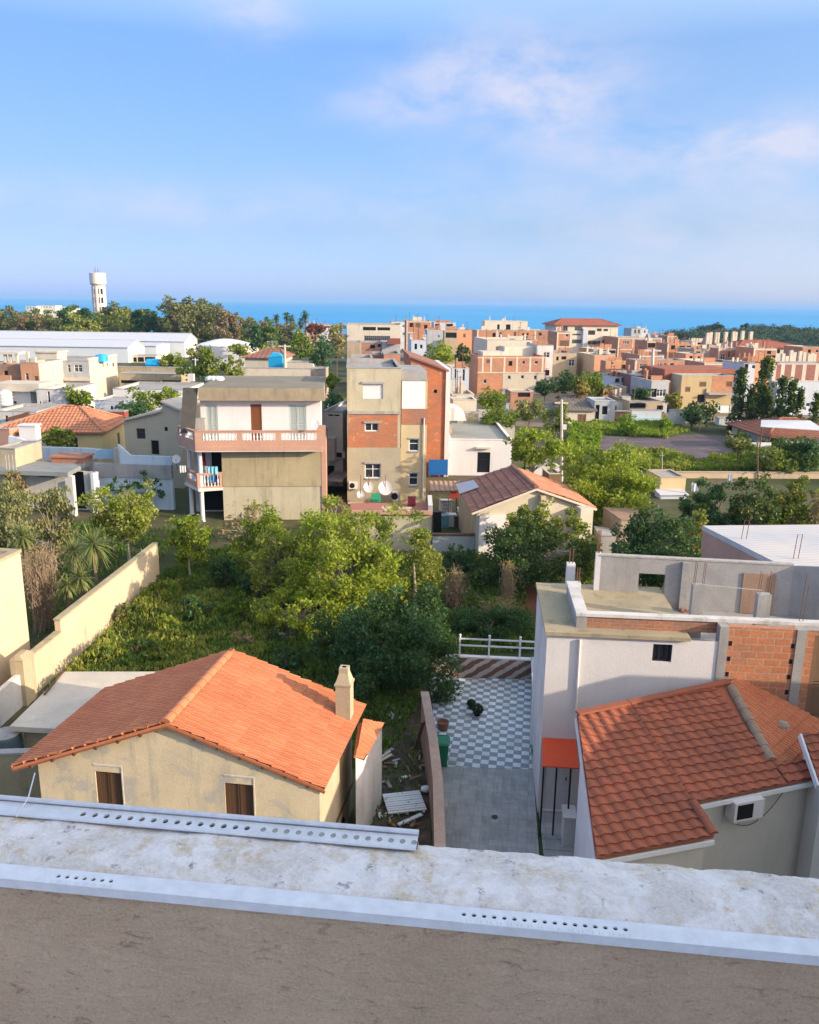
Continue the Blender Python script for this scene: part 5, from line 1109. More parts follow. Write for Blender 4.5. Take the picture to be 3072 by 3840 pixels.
d = (an[3] - an[2]); mb = MB(); mb.bar(an[1] + Vector((-.1, 0, .2)), an[2] + Vector((-.1, 0, .2)), .25, .5); mb.build('end_parapet', M_whiteold, root)
p = PZ(*rG(805, 1247), 2.45); mb = MB(); mb.box(Frame((p.x - .22, p.y), R(3)), 0, .44, 0, .3, 2.42, 2.9); mb.box(Frame((p.x - .24, p.y - .02), R(3)), 0, .48, 0, .34, 2.903, 2.94); o = mb.build('dark_red_cupboard', simple('dark_red', (.14, .02, .03), .5)); tag(o, 'dark red cupboard on the annex terrace below the cream block', 'cupboard')
p = PZ(*rG(680, 1285), 2.5); mb = MB(); FR = Frame((p.x - .85, p.y), R(3)); mb.box(FR, 0, 1.7, 0, .25, 2.55, 2.62)
for s_ in (.1, .75, 1.4): mb.box(FR, s_, s_ + .2, .02, .22, 2.35, 2.548)
o = mb.build('low_bench', M_concw); tag(o, 'long pale low bench on the reddish annex terrace', 'bench')

# ------------------------------------------------------------------ white flat-roofed house
B = bld('white_flat_house', 'single storey white house with a grey flat roof and one tall dark barred window', 'house', rG, 1108, 1640, 708, base=1000, a=R(-1), far=1034, D=None, mat=plaster('bright_white', (.72, .71, .70), (.66, .66, .68), (.45, .43, .42), .4, .4), wins=[(1352, 808, 1452, 978, 'bars')], swins=[(1085, 765, 1098, 870, 'dark')], par=.18, roofmat=plaster('grey_roof_felt', (.30, .31, .28), (.24, .25, .24), (.13, .14, .15), .3, .6, streak=False), cap=M_white)
p, q = B.F.hit(*rG(1340, 780), -.3), B.F.hit(*rG(1465, 770), -.3); mb = MB(); mb.box(B.F, p[0], q[0], -.35, -.003, p[1], q[1]); mb.build('window_canopy', M_concw, B.root)
a, b = PZ(*rG(945, 998), .2), PZ(*rG(1103, 998), .2); z_ = Frame(a.xy, 0).hit(*rG(945, 870))[1]; root = thing('blue_screen', 'plain bright blue sheet screen beside the white flat house', 'screen', (a + b) / 2); FR = Frame(a.xy, math.atan2(-(b.y - a.y), b.x - a.x)); mb = MB(); mb.box(FR, 0, (b - a).length, 0, .03, .2, z_); mb.build('sheet', M_bluetarp, root)
for s_ in (.05, (b - a).length - .1): mb = MB(); mb.box(FR, s_, s_ + .06, .033, .09, 0, z_ + .03); mb.build('post', M_steel, root)
bw = bld('yard_back_wall', 'patchy beige yard wall behind the blue screen', 'wall', rG, 940, 1140, 520, Y=73, D=2, a=R(3), mat=M_cream, side=M_ochre, wins=[(965, 805, 1030, 868, 'dark'), (950, 680, 1030, 770, 'dark')][:1], par=.1)
mb = MB(); c = PY(*rG(1090, 450), 72); rows = []
for k in range(9): t_ = math.pi * k / 8; rows.append([Vector((c.x - 1.8 * math.cos(t_), 72, c.z - 1.0 + 1.2 * math.sin(t_) * (1 - .0))), Vector((c.x - 1.8 * math.cos(t_), 75, c.z - 1.0 + 1.2 * math.sin(t_)))])
mb.grid(rows); mb.face([r[0] for r in rows]); o = mb.build('arched_canopy', M_whiteold); tag(o, 'rounded whitish canopy over a wall beside the orange brick house', 'canopy')

# ------------------------------------------------------------------ house with the brown pitched roof
zE = 2.75
a, b = PZ(*rH(365, 805), zE), PZ(*rH(1375, 770), zE); GF = Frame(a.xy, math.atan2(-(b.y - a.y), b.x - a.x)); gW = (b - a).length
rs, rz_ = GF.hit(*rH(890, 606)); 
def onplane(x, y, p0, n):
    r = ray(x, y); c = Vector((0, 0, CZ)); return c + r * ((p0 - c).dot(n) / r.dot(n))
rn = GF.pt(rs, 0, rz_); vfar = PZ(*rH(690, 430), rz_); nL = (rn - a).cross(vfar - rn).normalized(); lf = onplane(*rH(228, 572), a, nL)
root = thing('pitched_roof_house', 'cream house with a brown corrugated tile roof and a pale blue sheet in one corner', 'house', GF.pt(gW / 2, 3, 0))
mb = MB(); tile_field(mb, [a, lf, vfar, rn], lf - a, rn - a, .42, .5, 'roll', .04); mb.build('left_roof_slope', M_tileC, root)
rfar = b + (vfar - rn); mb = MB(); tile_field(mb, [b, rfar, vfar, rn], rfar - b, rn - b, .42, .5, 'roll', .02); mb.build('right_roof_slope', M_tileD, root)
mb = MB(); ridge_caps(mb, rn + Vector((0, 0, .08)), vfar + Vector((0, 0, .08)), .15, .45); mb.build('ridge_cap', M_tileC, root)
bl = [onplane(*rH(*c), a + nL * (.12 if nL.z > 0 else -.12), nL) for c in ((268, 652), (424, 598), (378, 542), (232, 574))]; mb = MB(); mb.prism(bl, (0, 0, .03)); mb.build('blue_roof_sheet', M_skysheet, root)
P = lambda s, z, d: GF.pt(s, .25 + d, z); mb = MB(); mb.face([P(.35, 0, 0), P(gW - .35, 0, 0), P(gW - .35, zE, 0), P(rs, rz_ - .15, 0), P(.35, zE, 0)]); mb.build('gable_wall', plaster('cream_gable', (.60, .52, .40), (.52, .46, .36), (.33, .28, .22), .5, .4), root)
lfn = Vector((lf.x, lf.y, 0)); mb = MB(); mb.face([P(.35, 0, 0), P(.35, zE, 0), lf + Vector((.3, 0, -.1)), lfn + Vector((.3, 0, 0))]); mb.build('side_wall', M_ochre, root); mb = MB(); mb.face([P(gW - .35, 0, 0), P(gW - .35, zE, 0), rfar + Vector((-.3, 0, -.1)), Vector((rfar.x - .3, rfar.y, 0))]); mb.build('side_wall', M_ochre, root)
mb = MB(); mb.bar(a + Vector((0, -.02, -.06)), rn + Vector((0, -.02, -.06)), .06, .12); mb.bar(rn + Vector((0, -.021, -.06)), b + Vector((0, -.021, -.06)), .06, .12); mb.build('verge_board', M_concw, root)
p, q = GF.hit(*rH(425, 960), .1), GF.hit(*rH(640, 822), .1); mb = MB(); mb.box(GF, p[0], q[0], .1, .247, 0, q[1]); mb.build('white_dado', M_white, root)
p, q = GF.hit(*rH(922, 730), -.1), GF.hit(*rH(965, 668), -.1); mb = MB(); mb.box(GF, p[0], q[0], -.15, .247, 0, q[1]); mb.build('chimney_breast', M_cream, root)
p, q = GF.hit(*rH(1235, 905), -.6), GF.hit(*rH(1345, 765), -.6); mb = MB(); mb.box(GF, p[0], q[0], -.7, .247, 0, q[1]); mb.build('corner_block', M_concw, root)
# brown shed to its right
q = [PZ(*rH(*c), 2.2) for c in ((1575, 858), (1760, 858), (1700, 770), (1425, 757))]; root = thing('brown_shed', 'small shed with a rough brown sheet roof right of the pitched roof house', 'shed', (sum(q, Vector()) / 4).xy.to_3d())
mb = MB(); mb.prism([p + Vector((0, 0, -.08)) for p in q], (0, 0, .08)); mb.build('sheet_roof', M_corr, root); cq = sum(q, Vector()) / 4; mb = MB(); mb.prism([Vector((p.x, p.y, 0)).lerp(Vector((cq.x, cq.y, 0)), .03) for p in q], (0, 0, 2.1)); mb.build('shed_wall', M_brownwall, root)
q = [PZ(*rH(*c), 1.5) for c in ((1400, 985), (1540, 985), (1470, 925), (1350, 910))]; mb = MB(); mb.prism([p + Vector((0, 0, -.05)) for p in q], (0, 0, .05)); root = thing('lean_to', 'low grey lean-to with a flat sheet roof beside the brown shed', 'lean-to', (q[0] + q[2]).xy.to_3d() / 2); mb.build('sheet_roof', M_conc, root); cq = sum(q, Vector()) / 4; mb = MB(); mb.prism([Vector((p.x, p.y, 0)).lerp(Vector((cq.x, cq.y, 0)), .06) for p in q], (0, 0, 1.44)); mb.build('lean_to_wall', M_conc, root)
# pale wall running to the right, behind the ruined terrace
a, b = PZ(*rH(1500, 1040), 1.2), PZ(*rH(1740, 1180), 1.2); d = b - a; FR = Frame(a.xy, math.atan2(-d.y, d.x)); mb = MB(); mb.box(FR, 0, d.length, 0, .2, 0, 1.2); o = mb.build('garden_wall', M_concw); tag(o, 'short pale grey garden wall running down behind the ruined terrace', 'wall')
# yard between the annex and the pitched house: wall, corrugated roof, orange parasol sheet, stored things
a, b = PZ(*rU(50, 330), 1.35), PZ(*rU(415, 332), 1.35); d = b - a; FR = Frame(a.xy, math.atan2(-d.y, d.x)); root = thing('yard_wall', 'blue-grey rendered yard wall with a dark coping below the cluttered yard', 'wall', (a + b) / 2 - Vector((0, 0, 1.35)))
mb = MB(); mb.box(FR, 0, d.length, 0, .2, 0, 1.28); mb.build('wall_body', M_conc2 if 'M_conc2' in globals() else plaster('bluegrey_render', (.40, .43, .44), (.34, .36, .37), (.2, .2, .19), .6, .6), root); mb = MB(); mb.box(FR, -.05, d.length + .05, -.06, .26, 1.283, 1.36); mb.build('coping', M_wood, root)
q = [PZ(*rG(*c), z) for c, z in (((955, 1132), 2.1), ((1180, 1132), 2.1), ((1200, 1050), 2.5), ((950, 1050), 2.5))]; root = thing('corrugated_canopy', 'rusty corrugated roof over the yard passage left of the pitched roof house', 'canopy', (sum(q, Vector()) / 4).xy.to_3d()); mb = MB(); tile_field(mb, q, q[1] - q[0], q[3] - q[0], .32, 2.2, 'roll', .01); mb.build('corrugated_sheet', M_corr, root)
for p in (q[0], q[1]): mb = MB(); mb.tube([Vector((p.x, p.y + .1, 0)), p + Vector((0, .1, -.08))], .05, 6); mb.build('post', M_woodold, root)
c = PZ(*rG(1153, 1155), 1.9); root = thing('orange_awning', 'small bright orange awning over the dark corner of the yard', 'awning', (c.x, c.y, 0)); mb = MB(); mb.hexa([c + Vector(v) for v in ((-.38, -.5, -.2), (.48, -.5, -.2), (.42, .3, 0), (-.2, .3, 0), (-.38, -.5, -.18), (.48, -.5, -.18), (.40, .3, .2), (-.12, .3, .2))]); mb.build('awning_sheet', M_orange, root)
for dx_ in (-.35, .45): mb = MB(); mb.tube([c + Vector((dx_, -.48, -c.z)), c + Vector((dx_, -.48, -.2))], .025, 6); mb.build('post', M_steel, root)
for (x, y, w_, d_, h_2, m_, nm, lab) in ((1090, 1215, .8, .5, 1.0, M_ac, 'storage_rack', 'white slatted storage rack full of odds and ends in the middle of the yard'), (1020, 1300, .5, .4, 1.4, M_black, 'dark_cabinet', 'narrow black cabinet at the left of the cluttered yard'), (1075, 1330, .6, .45, .8, simple('teal_box', (.18, .34, .36), .6), 'teal_chest', 'pale teal chest behind the yard wall'), (1140, 1320, .55, .55, .8, M_ac, 'white_washer', 'white washing machine behind the yard wall'), (1225, 1270, .6, .45, .35, M_skysheet, 'sink', 'small pale blue-green sink under the pitched roof eaves'), (1190, 1335, .5, .5, .7, M_wood, 'wood_box', 'dark wooden box in the shaded corner of the yard')):
    p = PZ(*rG(x, y), h_2); FR = Frame((p.x - w_ / 2, p.y - d_ / 2), R(-6)); mb = MB()
    if nm == 'storage_rack':
        for k in range(5): mb.box(FR, 0, w_, 0, d_, .1 + k * .24, .14 + k * .24)
        for s_ in (0, w_ - .05): mb.box(FR, s_, s_ + .05, -.003, d_ + .003, 0, 1.15)
        for k in range(8): mb.box(FR, .05 + rnd.random() * .3, .4 + rnd.random() * .35, .08, .42, .145 + (k % 4) * .24, .30 + (k % 4) * .24)
    else:
        mb.box(FR, 0, w_, 0, d_, 0, h_2 - .06); mb.box(FR, -.03, w_ + .03, -.03, d_ + .03, h_2 - .057, h_2)
        mb.box(FR, .08, w_ - .08, -.025, -.003, .12, h_2 - .15)
    o = mb.build(nm, m_); tag(o, lab, nm.replace('_', ' '))

# ------------------------------------------------------------------ blue-walled yard at the left
BY = 56.0
zf = lambda x, y, Y: PY(*rE(x, y), Y).z
M_bluepale = plaster('shade_bluish_white', (.60, .64, .68), (.55, .58, .62), (.3, .32, .33), .5, .6)  # white with its bluish shade put into the colour
# grey slab house in front
q = [PZ(*rE(*c), 3.0) for c in ((-60, 800), (560, 822), (790, 705), (-60, 712))]; root = thing('slab_house', 'low house under a long weathered grey concrete slab roof with a white corner column', 'house', (q[1] + q[2]).xy.to_3d() / 2)
mb = MB(); mb.prism([p + Vector((0, 0, -.28)) for p in q], (0, 0, .28)); mb.build('slab_roof', plaster('weathered_slab', (.30, .31, .30), (.23, .24, .24), (.13, .13, .13), .5, .6, streak=False), root)
SF = Frame(q[0].xy, math.atan2(-(q[1].y - q[0].y), q[1].x - q[0].x)); sl = lambda x, y, t=0: SF.hit(*rE(x, y), t)
d0, d1 = sl(303, 825, 2.0), sl(455, 865, 2.0); w0 = sl(195, 830, 2)[0]; P = lambda s, z, d: SF.pt(s, 2.0 + d, z)
mb = MB(); e0, e1 = sl(585, 830, 2.0)[0], sl(692, 830, 2.0)[0]
wall_holes(mb, P, sl(775, 830, 2)[0], 0, 2.7, [(d0[0], d1[1], d1[0], 2.66), (e0, 0.02, e1, 2.66)], .3); mb.build('front_wall', M_whiteold, root); window(root, P, (d0[0], d1[1], d1[0], 2.66), 'dark', .3); window(root, P, (e0, .02, e1, 2.66), 'dark', .3, name='dark_doorway')
s_ = sl(535, 830, .15)[0]; mb = MB(); mb.box(SF, s_, s_ + .5, .15, .5, 0, 2.71); mb.build('corner_column', M_whiteold, root)
s_ = sl(710, 830, .6)[0]; mb = MB(); mb.box(SF, s_, sl(772, 830, 1.2)[0], 1.2, 1.997, 0, 2.715); mb.build('shade_blue_pier', M_bluepale, root)
for i, x in enumerate((55, 80, 110, 135)): p = PZ(*rE(x, 800), 3.0); mb = MB(); mb.tube([p, p + Vector((.02, 0, 1.0))], .025, 5); mb.build('rebar', M_rub, root)
# blue wall with parapet behind
wf = Frame(PY(*rE(775, 750), BY).xy, R(5)); root = thing('blue_yard_wall', 'long shade-tinted blue yard wall with a grey concrete band in its middle', 'wall', wf.pt(4, 0, 0)); h2 = lambda x, y, t=0: wf.hit(*rE(x, y), t)
wl2 = h2(1425, 800)[0]; zb0, zb1 = h2(1000, 860)[1], h2(1000, 750)[1]
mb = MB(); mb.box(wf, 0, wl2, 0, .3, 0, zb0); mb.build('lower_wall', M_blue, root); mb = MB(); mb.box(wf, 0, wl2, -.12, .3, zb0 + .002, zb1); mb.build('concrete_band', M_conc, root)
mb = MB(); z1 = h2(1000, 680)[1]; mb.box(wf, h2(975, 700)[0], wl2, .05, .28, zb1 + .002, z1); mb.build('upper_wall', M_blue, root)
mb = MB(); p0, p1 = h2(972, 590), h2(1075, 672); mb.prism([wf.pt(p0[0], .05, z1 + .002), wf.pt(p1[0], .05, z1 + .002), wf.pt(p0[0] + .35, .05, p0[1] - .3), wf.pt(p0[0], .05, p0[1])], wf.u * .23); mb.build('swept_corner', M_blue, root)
o0, o1 = h2(790, 625, .6), h2(948, 710, .6); mb = MB(); mb.box(wf, o0[0], o1[0], .6, .65, o1[1], o0[1]); o = mb.build('blue_gate', simple('blue_metal', (.30, .45, .58), .5, var=.2)); tag(o, 'plain pale blue metal gate panel in the upper blue wall', 'gate')
mb = MB(); s_ = h2(960, 640)[0]; mb.box(wf, s_ - .15, s_ + .2, -.05, .5, zb1 + .003, h2(960, 620)[1]); mb.build('gate_post', M_conc, root)
ub = Frame(PY(*rE(70, 700), BY + 4).xy, R(2)); hu = lambda x, y, t=0: ub.hit(*rE(x, y), t); root = thing('blue_roof_parapet', 'shade-tinted blue curved terrace parapet in front of the hip roofed house', 'parapet', ub.pt(4, 0, 0))
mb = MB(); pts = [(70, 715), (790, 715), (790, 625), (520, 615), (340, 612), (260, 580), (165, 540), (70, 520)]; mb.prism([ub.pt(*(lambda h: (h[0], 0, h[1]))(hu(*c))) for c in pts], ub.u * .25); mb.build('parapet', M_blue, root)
mb = MB(); mb.box(ub, hu(70, 700)[0], hu(790, 700)[0], .253, .5, 0, hu(400, 715)[1] + .3); mb.build('lower_wall', M_conc, root)
mb = MB(); p, q_ = hu(165, 560, .5), hu(290, 440, .5); mb.box(ub, p[0], q_[0], .5, 1.3, 0, q_[1]); mb.box(ub, p[0] - .08, q_[0] + .08, .42, 1.38, q_[1] + .002, q_[1] + .1); mb.build('chimney_stack', M_white, root)
B = bld('beige_box', 'small cream box-like roof room at the left margin above the grey slab', 'hut', rE, -40, 122, 625, Y=BY - 1, D=3, mat=M_cream, par=.08)
B = bld('pink_hut', 'low pink hut at the left margin behind the cream box', 'hut', rE, -60, 75, 465, Y=BY + 8, D=4, mat=M_pink, par=.1)
p = PZ(*rE(568, 705), 3.3); mb = MB(); mb.box(Frame((p.x - 1.2, p.y), R(5)), 0, 2.3, 0, 1.4, 3.0, 3.35); mb.box(Frame((p.x - 1.3, p.y - .1), R(5)), 0, 2.5, 0, 1.6, 3.353, 3.45); o = mb.build('brick_vent', M_brick); tag(o, 'low brick and slab roof vent on the grey slab roof', 'roof vent')
# hip roofed house
B = bld('hip_roof_house', 'yellow house with a sunlit terracotta hip roof and a shrub at its dark window', 'house', rE, 290, 835, 487, Y=BY + 9, a=R(-4), far=1035, mat=plaster('yellow_wall', (.62, .49, .25), (.56, .45, .25), (.4, .32, .2), .5, .25), wins=[(560, 535, 650, 640, 'brown')], swins=[(972, 497, 998, 588, 'woodwin'), ], top=1)
zr = B.F.hit(*rE(565, 275), B.D * .5)[1]; sr = B.F.hit(*rE(565, 275), B.D * .5)[0]; W_ = B.W
B.F.O = B.F.O - B.F.e * 3.2; B.W = W_ + 3.2; hip(B, zr, ((sr + 3.2 - .4, B.D * .5), (sr + 3.2 + .9, B.D * .5)), .45, M_tileD, .30, .42)
B = bld('beige_gable_house', 'plain beige house with a sloping roof edge just left of the villa', 'house', rE, 1030, 1495, 395, Y=BY + 7, D=7, mat=plaster('beige_wall', (.52, .45, .32), (.46, .40, .29), (.28, .24, .18), .4, .5), wins=[(1130, 455, 1208, 545, 'brown'), (1362, 445, 1392, 480, 'dark'), (1250, 555, 1322, 675, 'dark')], par=.1, top=1)
F_ = B.F; hb2 = lambda x, y: F_.hit(*rE(x, y)); pts = [(0, B.H), (B.W, B.H), hb2(1495, 300), hb2(1350, 255), hb2(1330, 320), (0, B.H + .05)]; mb = MB(); mb.prism([F_.pt(s, 0, z) for s, z in pts], F_.u * 7); mb.build('gable', B.root.children[0].data.materials[0], B.root)
mb = MB()
for (c0, c1) in (((1345, 240), (1500, 305)), ((1030, 392), (1340, 318))): p, q_ = hb2(*c0), hb2(*c1); mb.hexa([F_.pt(p[0], -.3, p[1]), F_.pt(q_[0], -.3, q_[1]), F_.pt(q_[0], 7.3, q_[1]), F_.pt(p[0], 7.3, p[1]), F_.pt(p[0], -.3, p[1] + .14), F_.pt(q_[0], -.3, q_[1] + .14), F_.pt(q_[0], 7.3, q_[1] + .14), F_.pt(p[0], 7.3, p[1] + .14)])
mb.build('sheet_roof', M_concw, B.root)
# ------------------------------------------------------------------ warehouses and houses towards the sea, left
M_shedw = plaster('shed_shade_tint', (.62, .66, .70), (.56, .60, .65), (.40, .42, .45), .08, .2, bmp=.05)  # cool tint carries the shade on the long fronts
M_shedend = plaster('shed_sun_tint', (.74, .68, .64), (.70, .64, .60), (.5, .45, .42), .1, .2, bmp=.05)  # warm tint carries the sunlight on the gable ends
M_brickB = brick('pale_brick', (.54, .23, .12), (.46, .19, .10), (.44, .31, .22), .5, .22, .02)
M_brickC = brick('dusty_brick', (.46, .22, .13), (.39, .18, .11), (.40, .29, .22), .5, .22, .02)
M_tan = plaster('tan_render', (.46, .36, .25), (.40, .32, .23), (.25, .2, .16), .5, .95)
M_peach = plaster('peach_render', (.60, .31, .18), (.53, .27, .16), (.32, .22, .16), .5, .95)
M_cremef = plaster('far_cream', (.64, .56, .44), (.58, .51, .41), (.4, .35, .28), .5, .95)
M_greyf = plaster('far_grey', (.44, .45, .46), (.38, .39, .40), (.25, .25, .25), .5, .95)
M_bluew = plaster('far_bluewhite', (.52, .56, .62), (.48, .52, .57), (.35, .37, .4), .5, .95)
def hall(name, label, x0, x1, ye, base, far, peak):
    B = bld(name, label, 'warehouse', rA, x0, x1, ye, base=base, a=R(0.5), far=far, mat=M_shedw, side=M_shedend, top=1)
    zr = B.F.hits(*rA(*peak), B.W)[1]; F, W, D, H = B.F, B.W, B.D, B.H
    mb = MB()
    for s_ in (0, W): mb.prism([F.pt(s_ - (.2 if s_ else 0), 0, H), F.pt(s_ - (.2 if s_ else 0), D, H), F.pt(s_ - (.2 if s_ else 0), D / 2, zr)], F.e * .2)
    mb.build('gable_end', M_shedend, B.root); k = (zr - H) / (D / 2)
    for nm, a_, b_ in (('near_roof_slope', -.3, D / 2), ('far_roof_slope', D + .3, D / 2)):
        za = H - .3 * k; mb = MB(); mb.prism([F.pt(-.2, a_, za), F.pt(W + .25, a_, za), F.pt(W + .25, b_, zr), F.pt(-.2, b_, zr)], (0, 0, .12))
        mb.build(nm, M_corrw, B.root)
    mb = MB(); mb.bar(F.pt(-.2, D / 2, zr + .15), F.pt(W + .25, D / 2, zr + .15), .5, .1); mb.build('ridge_flashing', M_corrw, B.root)
    return B
hall('far_warehouse', 'longest white warehouse with a sun-tinted pink gable end, farthest back at the left', -420, 1530, 651, 770, 1635, (1582, 600))
hall('near_warehouse', 'long white warehouse with shade-tinted blue-grey cladding in front of the longer one', -420, 1058, 703, 822, 1197, (1130, 655))
B = hall('small_warehouse', 'small white warehouse with a bright gable at the end of the long ones', 1130, 1296, 702, 812, 1406, (1340, 682))
B = bld('open_store', 'low open store with dark bays in front of the small white warehouse', 'shed', rA, 1098, 1292, 782, base=838, D=5, a=R(1), mat=M_cremef, wins=[(1104, 796, 1135, 834, 'dark'), (1140, 794, 1195, 834, 'dark'), (1200, 792, 1288, 834, 'dark')], par=.1)
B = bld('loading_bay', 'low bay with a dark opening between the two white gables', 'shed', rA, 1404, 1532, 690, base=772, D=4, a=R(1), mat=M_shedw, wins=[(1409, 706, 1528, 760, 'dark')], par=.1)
p = PG(*rA(1258, 880)); zt = Frame(p.xy, 0).hit(*rA(1258, 812))[1]; FR = Frame((p.x - 1.5, p.y), R(5)); mb = MB(); rows = []
for i in range(9):
    rows.append([FR.pt(.38 * i, 1.0 * j + .1 * mnoise.noise((i * 1.3, j, 1)), gz(p.y) + (zt - gz(p.y)) * (1 if 0 < j < 3 else .35) + .18 * mnoise.noise((i, j * 2.1, 5))) for j in range(4)])
mb.grid(rows); mb.box(FR, .15, 2.9, .2, 2.8, gz(p.y), gz(p.y) + (zt - gz(p.y)) * .55); o = mb.build('tarpaulin_stack', M_bluetank); tag(o, 'bright blue tarpaulin over a stack in front of the white warehouses', 'tarpaulin')
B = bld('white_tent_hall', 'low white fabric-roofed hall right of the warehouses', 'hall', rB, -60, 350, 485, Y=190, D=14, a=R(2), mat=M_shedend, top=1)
F, W, D, H = B.F, B.W, B.D, B.H; mb = MB(); rows = []
for i in range(13):
    s_ = W * i / 12; rows.append([F.pt(s_, D * j / 6, H + (B.F.hit(*rB(130, 418), D / 2)[1] - H) * math.sin(math.pi * j / 6) * math.sin(math.pi * min(1, max(.12, (i + 1.5) / 14)))) for j in range(7)])
mb.grid(rows); mb.build('fabric_roof', M_paintw, B.root, smooth=True)
B = bld('shade_front_house', 'two storey beige house with its shaded front coloured grey, its sunlit side cream, tank on its roof', 'house', rA, 320, 735, 826, base=1150, a=R(3), far=970, mat=M_greyf, side=M_cremef, wins=[(458, 845, 482, 962, 'grey'), (558, 855, 587, 920, 'white'), (612, 855, 686, 920, 'white')], swins=[(850, 835, 862, 875, 'dark'), (885, 843, 898, 868, 'dark'), (932, 843, 950, 872, 'dark'), (842, 1005, 853, 1050, 'white')], par=.3)  # grey front and cream side put shade and sun into the colours
TF = B; p, q = B.F.hit(*rA(330, 985), -.3), B.F.hit(*rA(750, 968), -.3); mb = MB(); mb.box(B.F, p[0], q[0], -.4, -.003, p[1], q[1]); mb.build('floor_ledge', M_concw, B.root)
p, q = B.F.hit(*rA(300, 830), 2), B.F.hit(*rA(470, 758), 2); mb = MB(); mb.box(B.F, p[0], q[0], 2, 5, B.H - .3, q[1]); mb.box(B.F, p[0] - .2, q[0] + .2, 1.8, 5.2, q[1] + .003, q[1] + .2); mb.build('roof_room', M_concw, B.root)
mb = MB(); p = B.F.hit(*rA(735, 800), B.D * .3); mb.box(B.F, B.W - .25, B.W + .05, -.05, B.D + .1, B.H + .08, B.F.hits(*rA(850, 785), B.W)[1]); mb.build('side_parapet', M_cremef, B.root)
tank(rA, 843, 790, B.F.pt(B.W - 1, B.D * .4, 0).y, 1.7, 1.05, 'bright blue plastic tank on the roof of the shade-fronted beige house', zb=B.H - .28)
M_brk2 = M_brickC
B = bld('brick_roof_house', 'half finished brick house with an orange low wall at the left margin', 'house', rA, -80, 165, 855, Y=112, a=R(3), D=8, mat=M_brickC, wins=[(30, 905, 68, 945, 'dark')], par=.3); mb = MB(); p, q = B.F.hit(*rA(-80, 1020), -2), B.F.hit(*rA(92, 945), -2); mb.box(B.F, p[0], q[0], -2.2, -2, p[1], q[1]); mb.build('orange_wall', M_peach, B.root)
p, q = B.F.hit(*rA(35, 855), 3), B.F.hit(*rA(140, 772), 3); mb = MB(); 
for s_ in (p[0], p[0] + .7, q[0] - .3): mb.box(B.F, s_, s_ + .3, 3, 3.4, B.H, q[1])
mb.box(B.F, p[0] - .3, q[0] + .3, 2.7, 5, q[1] + .003, q[1] + .3); mb.build('roof_pergola', M_cremef, B.root)
B = bld('pink_cream_house', 'salmon and cream house with a white window, left of the shade-fronted house', 'house', rA, 165, 318, 842, Y=111, a=R(3), D=7, mat=M_peach, side=M_cremef, wins=[(207, 928, 240, 985, 'white'), (285, 950, 322, 1006, 'woodwin')], par=.4)
for x in (215, 250, 270): p = B.F.hit(*rA(x, 840)); mb = MB(); mb.box(B.F, p[0], p[0] + .35, .1, .5, B.H + .075, B.H + (1.4 if x == 215 else .7)); mb.build('roof_stub', M_cremef, B.root)
B = bld('white_terrace_house', 'white terrace house with a peeling ledge and small tank at the left margin', 'house', rE, -60, 250, 150, Y=90, a=R(3), D=8, mat=M_white, wins=[(112, 232, 138, 252, 'dark')], par=.3, cap=M_concw); 
mb = MB(); p, q = B.F.hit(*rE(-60, 160), -.5), B.F.hit(*rE(325, 98), -.5); mb.box(B.F, p[0], q[0], -.6, 3, B.H + .08, B.H + .9); mb.build('upper_parapet', M_concw, B.root)
tank(rE, 45, 262, 88.6, 1.5, 1.6, 'small white tank in front of the white terrace house', M_ac)
B = bld('ragged_white_house', 'weathered white house with narrow bays and a broken ledge beside the leafy tree', 'house', rE, 300, 560, 135, Y=88, a=R(3), D=7, mat=M_whiteold, wins=[(392, 150, 418, 238, 'dark'), (265 + 60, 230, 345, 300, 'dark')], par=.3, cap=M_rub)
B = bld('low_white_row', 'low dirty white buildings with rubble and a rusty beam at the left margin', 'outbuilding', rE, -60, 300, 318, Y=80, a=R(3), D=6, mat=M_whiteold, wins=[(40, 350, 70, 400, 'dark')], par=.2, cap=M_rub)
p, q = PY(*rE(65, 380), 79.5), PY(*rE(245, 330), 79.5); mb = MB(); mb.bar(p, q, .25, .3); o = mb.build('rusty_beam', M_steel); tag(o, 'long rusty beam lying against the low white buildings at the left', 'beam')
B = bld('flat_white_store', 'wide low white house under a grey flat roof left of the villa', 'house', rA, 935, 1515, 1062, Y=100, a=R(2), D=9, mat=M_white, par=.25, cap=M_conc)
B = bld('long_field_wall', 'long plain beige wall with a shaded base behind the flat white house', 'wall', rA, 972, 1560, 880, Y=128, a=R(2), D=1.0, mat=M_ochre, par=.02)
B = bld('low_dark_house', 'low grey house in the shade beneath the long beige wall', 'house', rA, 985, 1500, 935, Y=122, a=R(2), D=4, mat=M_ochre, wins=[(1000, 985, 1330, 1015, 'dark'), (1345, 985, 1500, 1015, 'dark')], par=.05)
B = bld('small_white_shed', 'small white shed and wall beside the dark green garden trees', 'shed', rE, 785, 1030, 228, Y=84, a=R(2), D=5, mat=M_bluew, wins=[(915, 270, 940, 330, 'dark')], par=.1, cap=M_whiteold)
B = bld('red_low_wall', 'low dark red wall behind the hip roofed house', 'wall', rE, 790, 1030, 318, Y=74, a=R(2), D=.6, mat=simple('red_wall', (.32, .08, .06), .8, var=.4), par=.02)
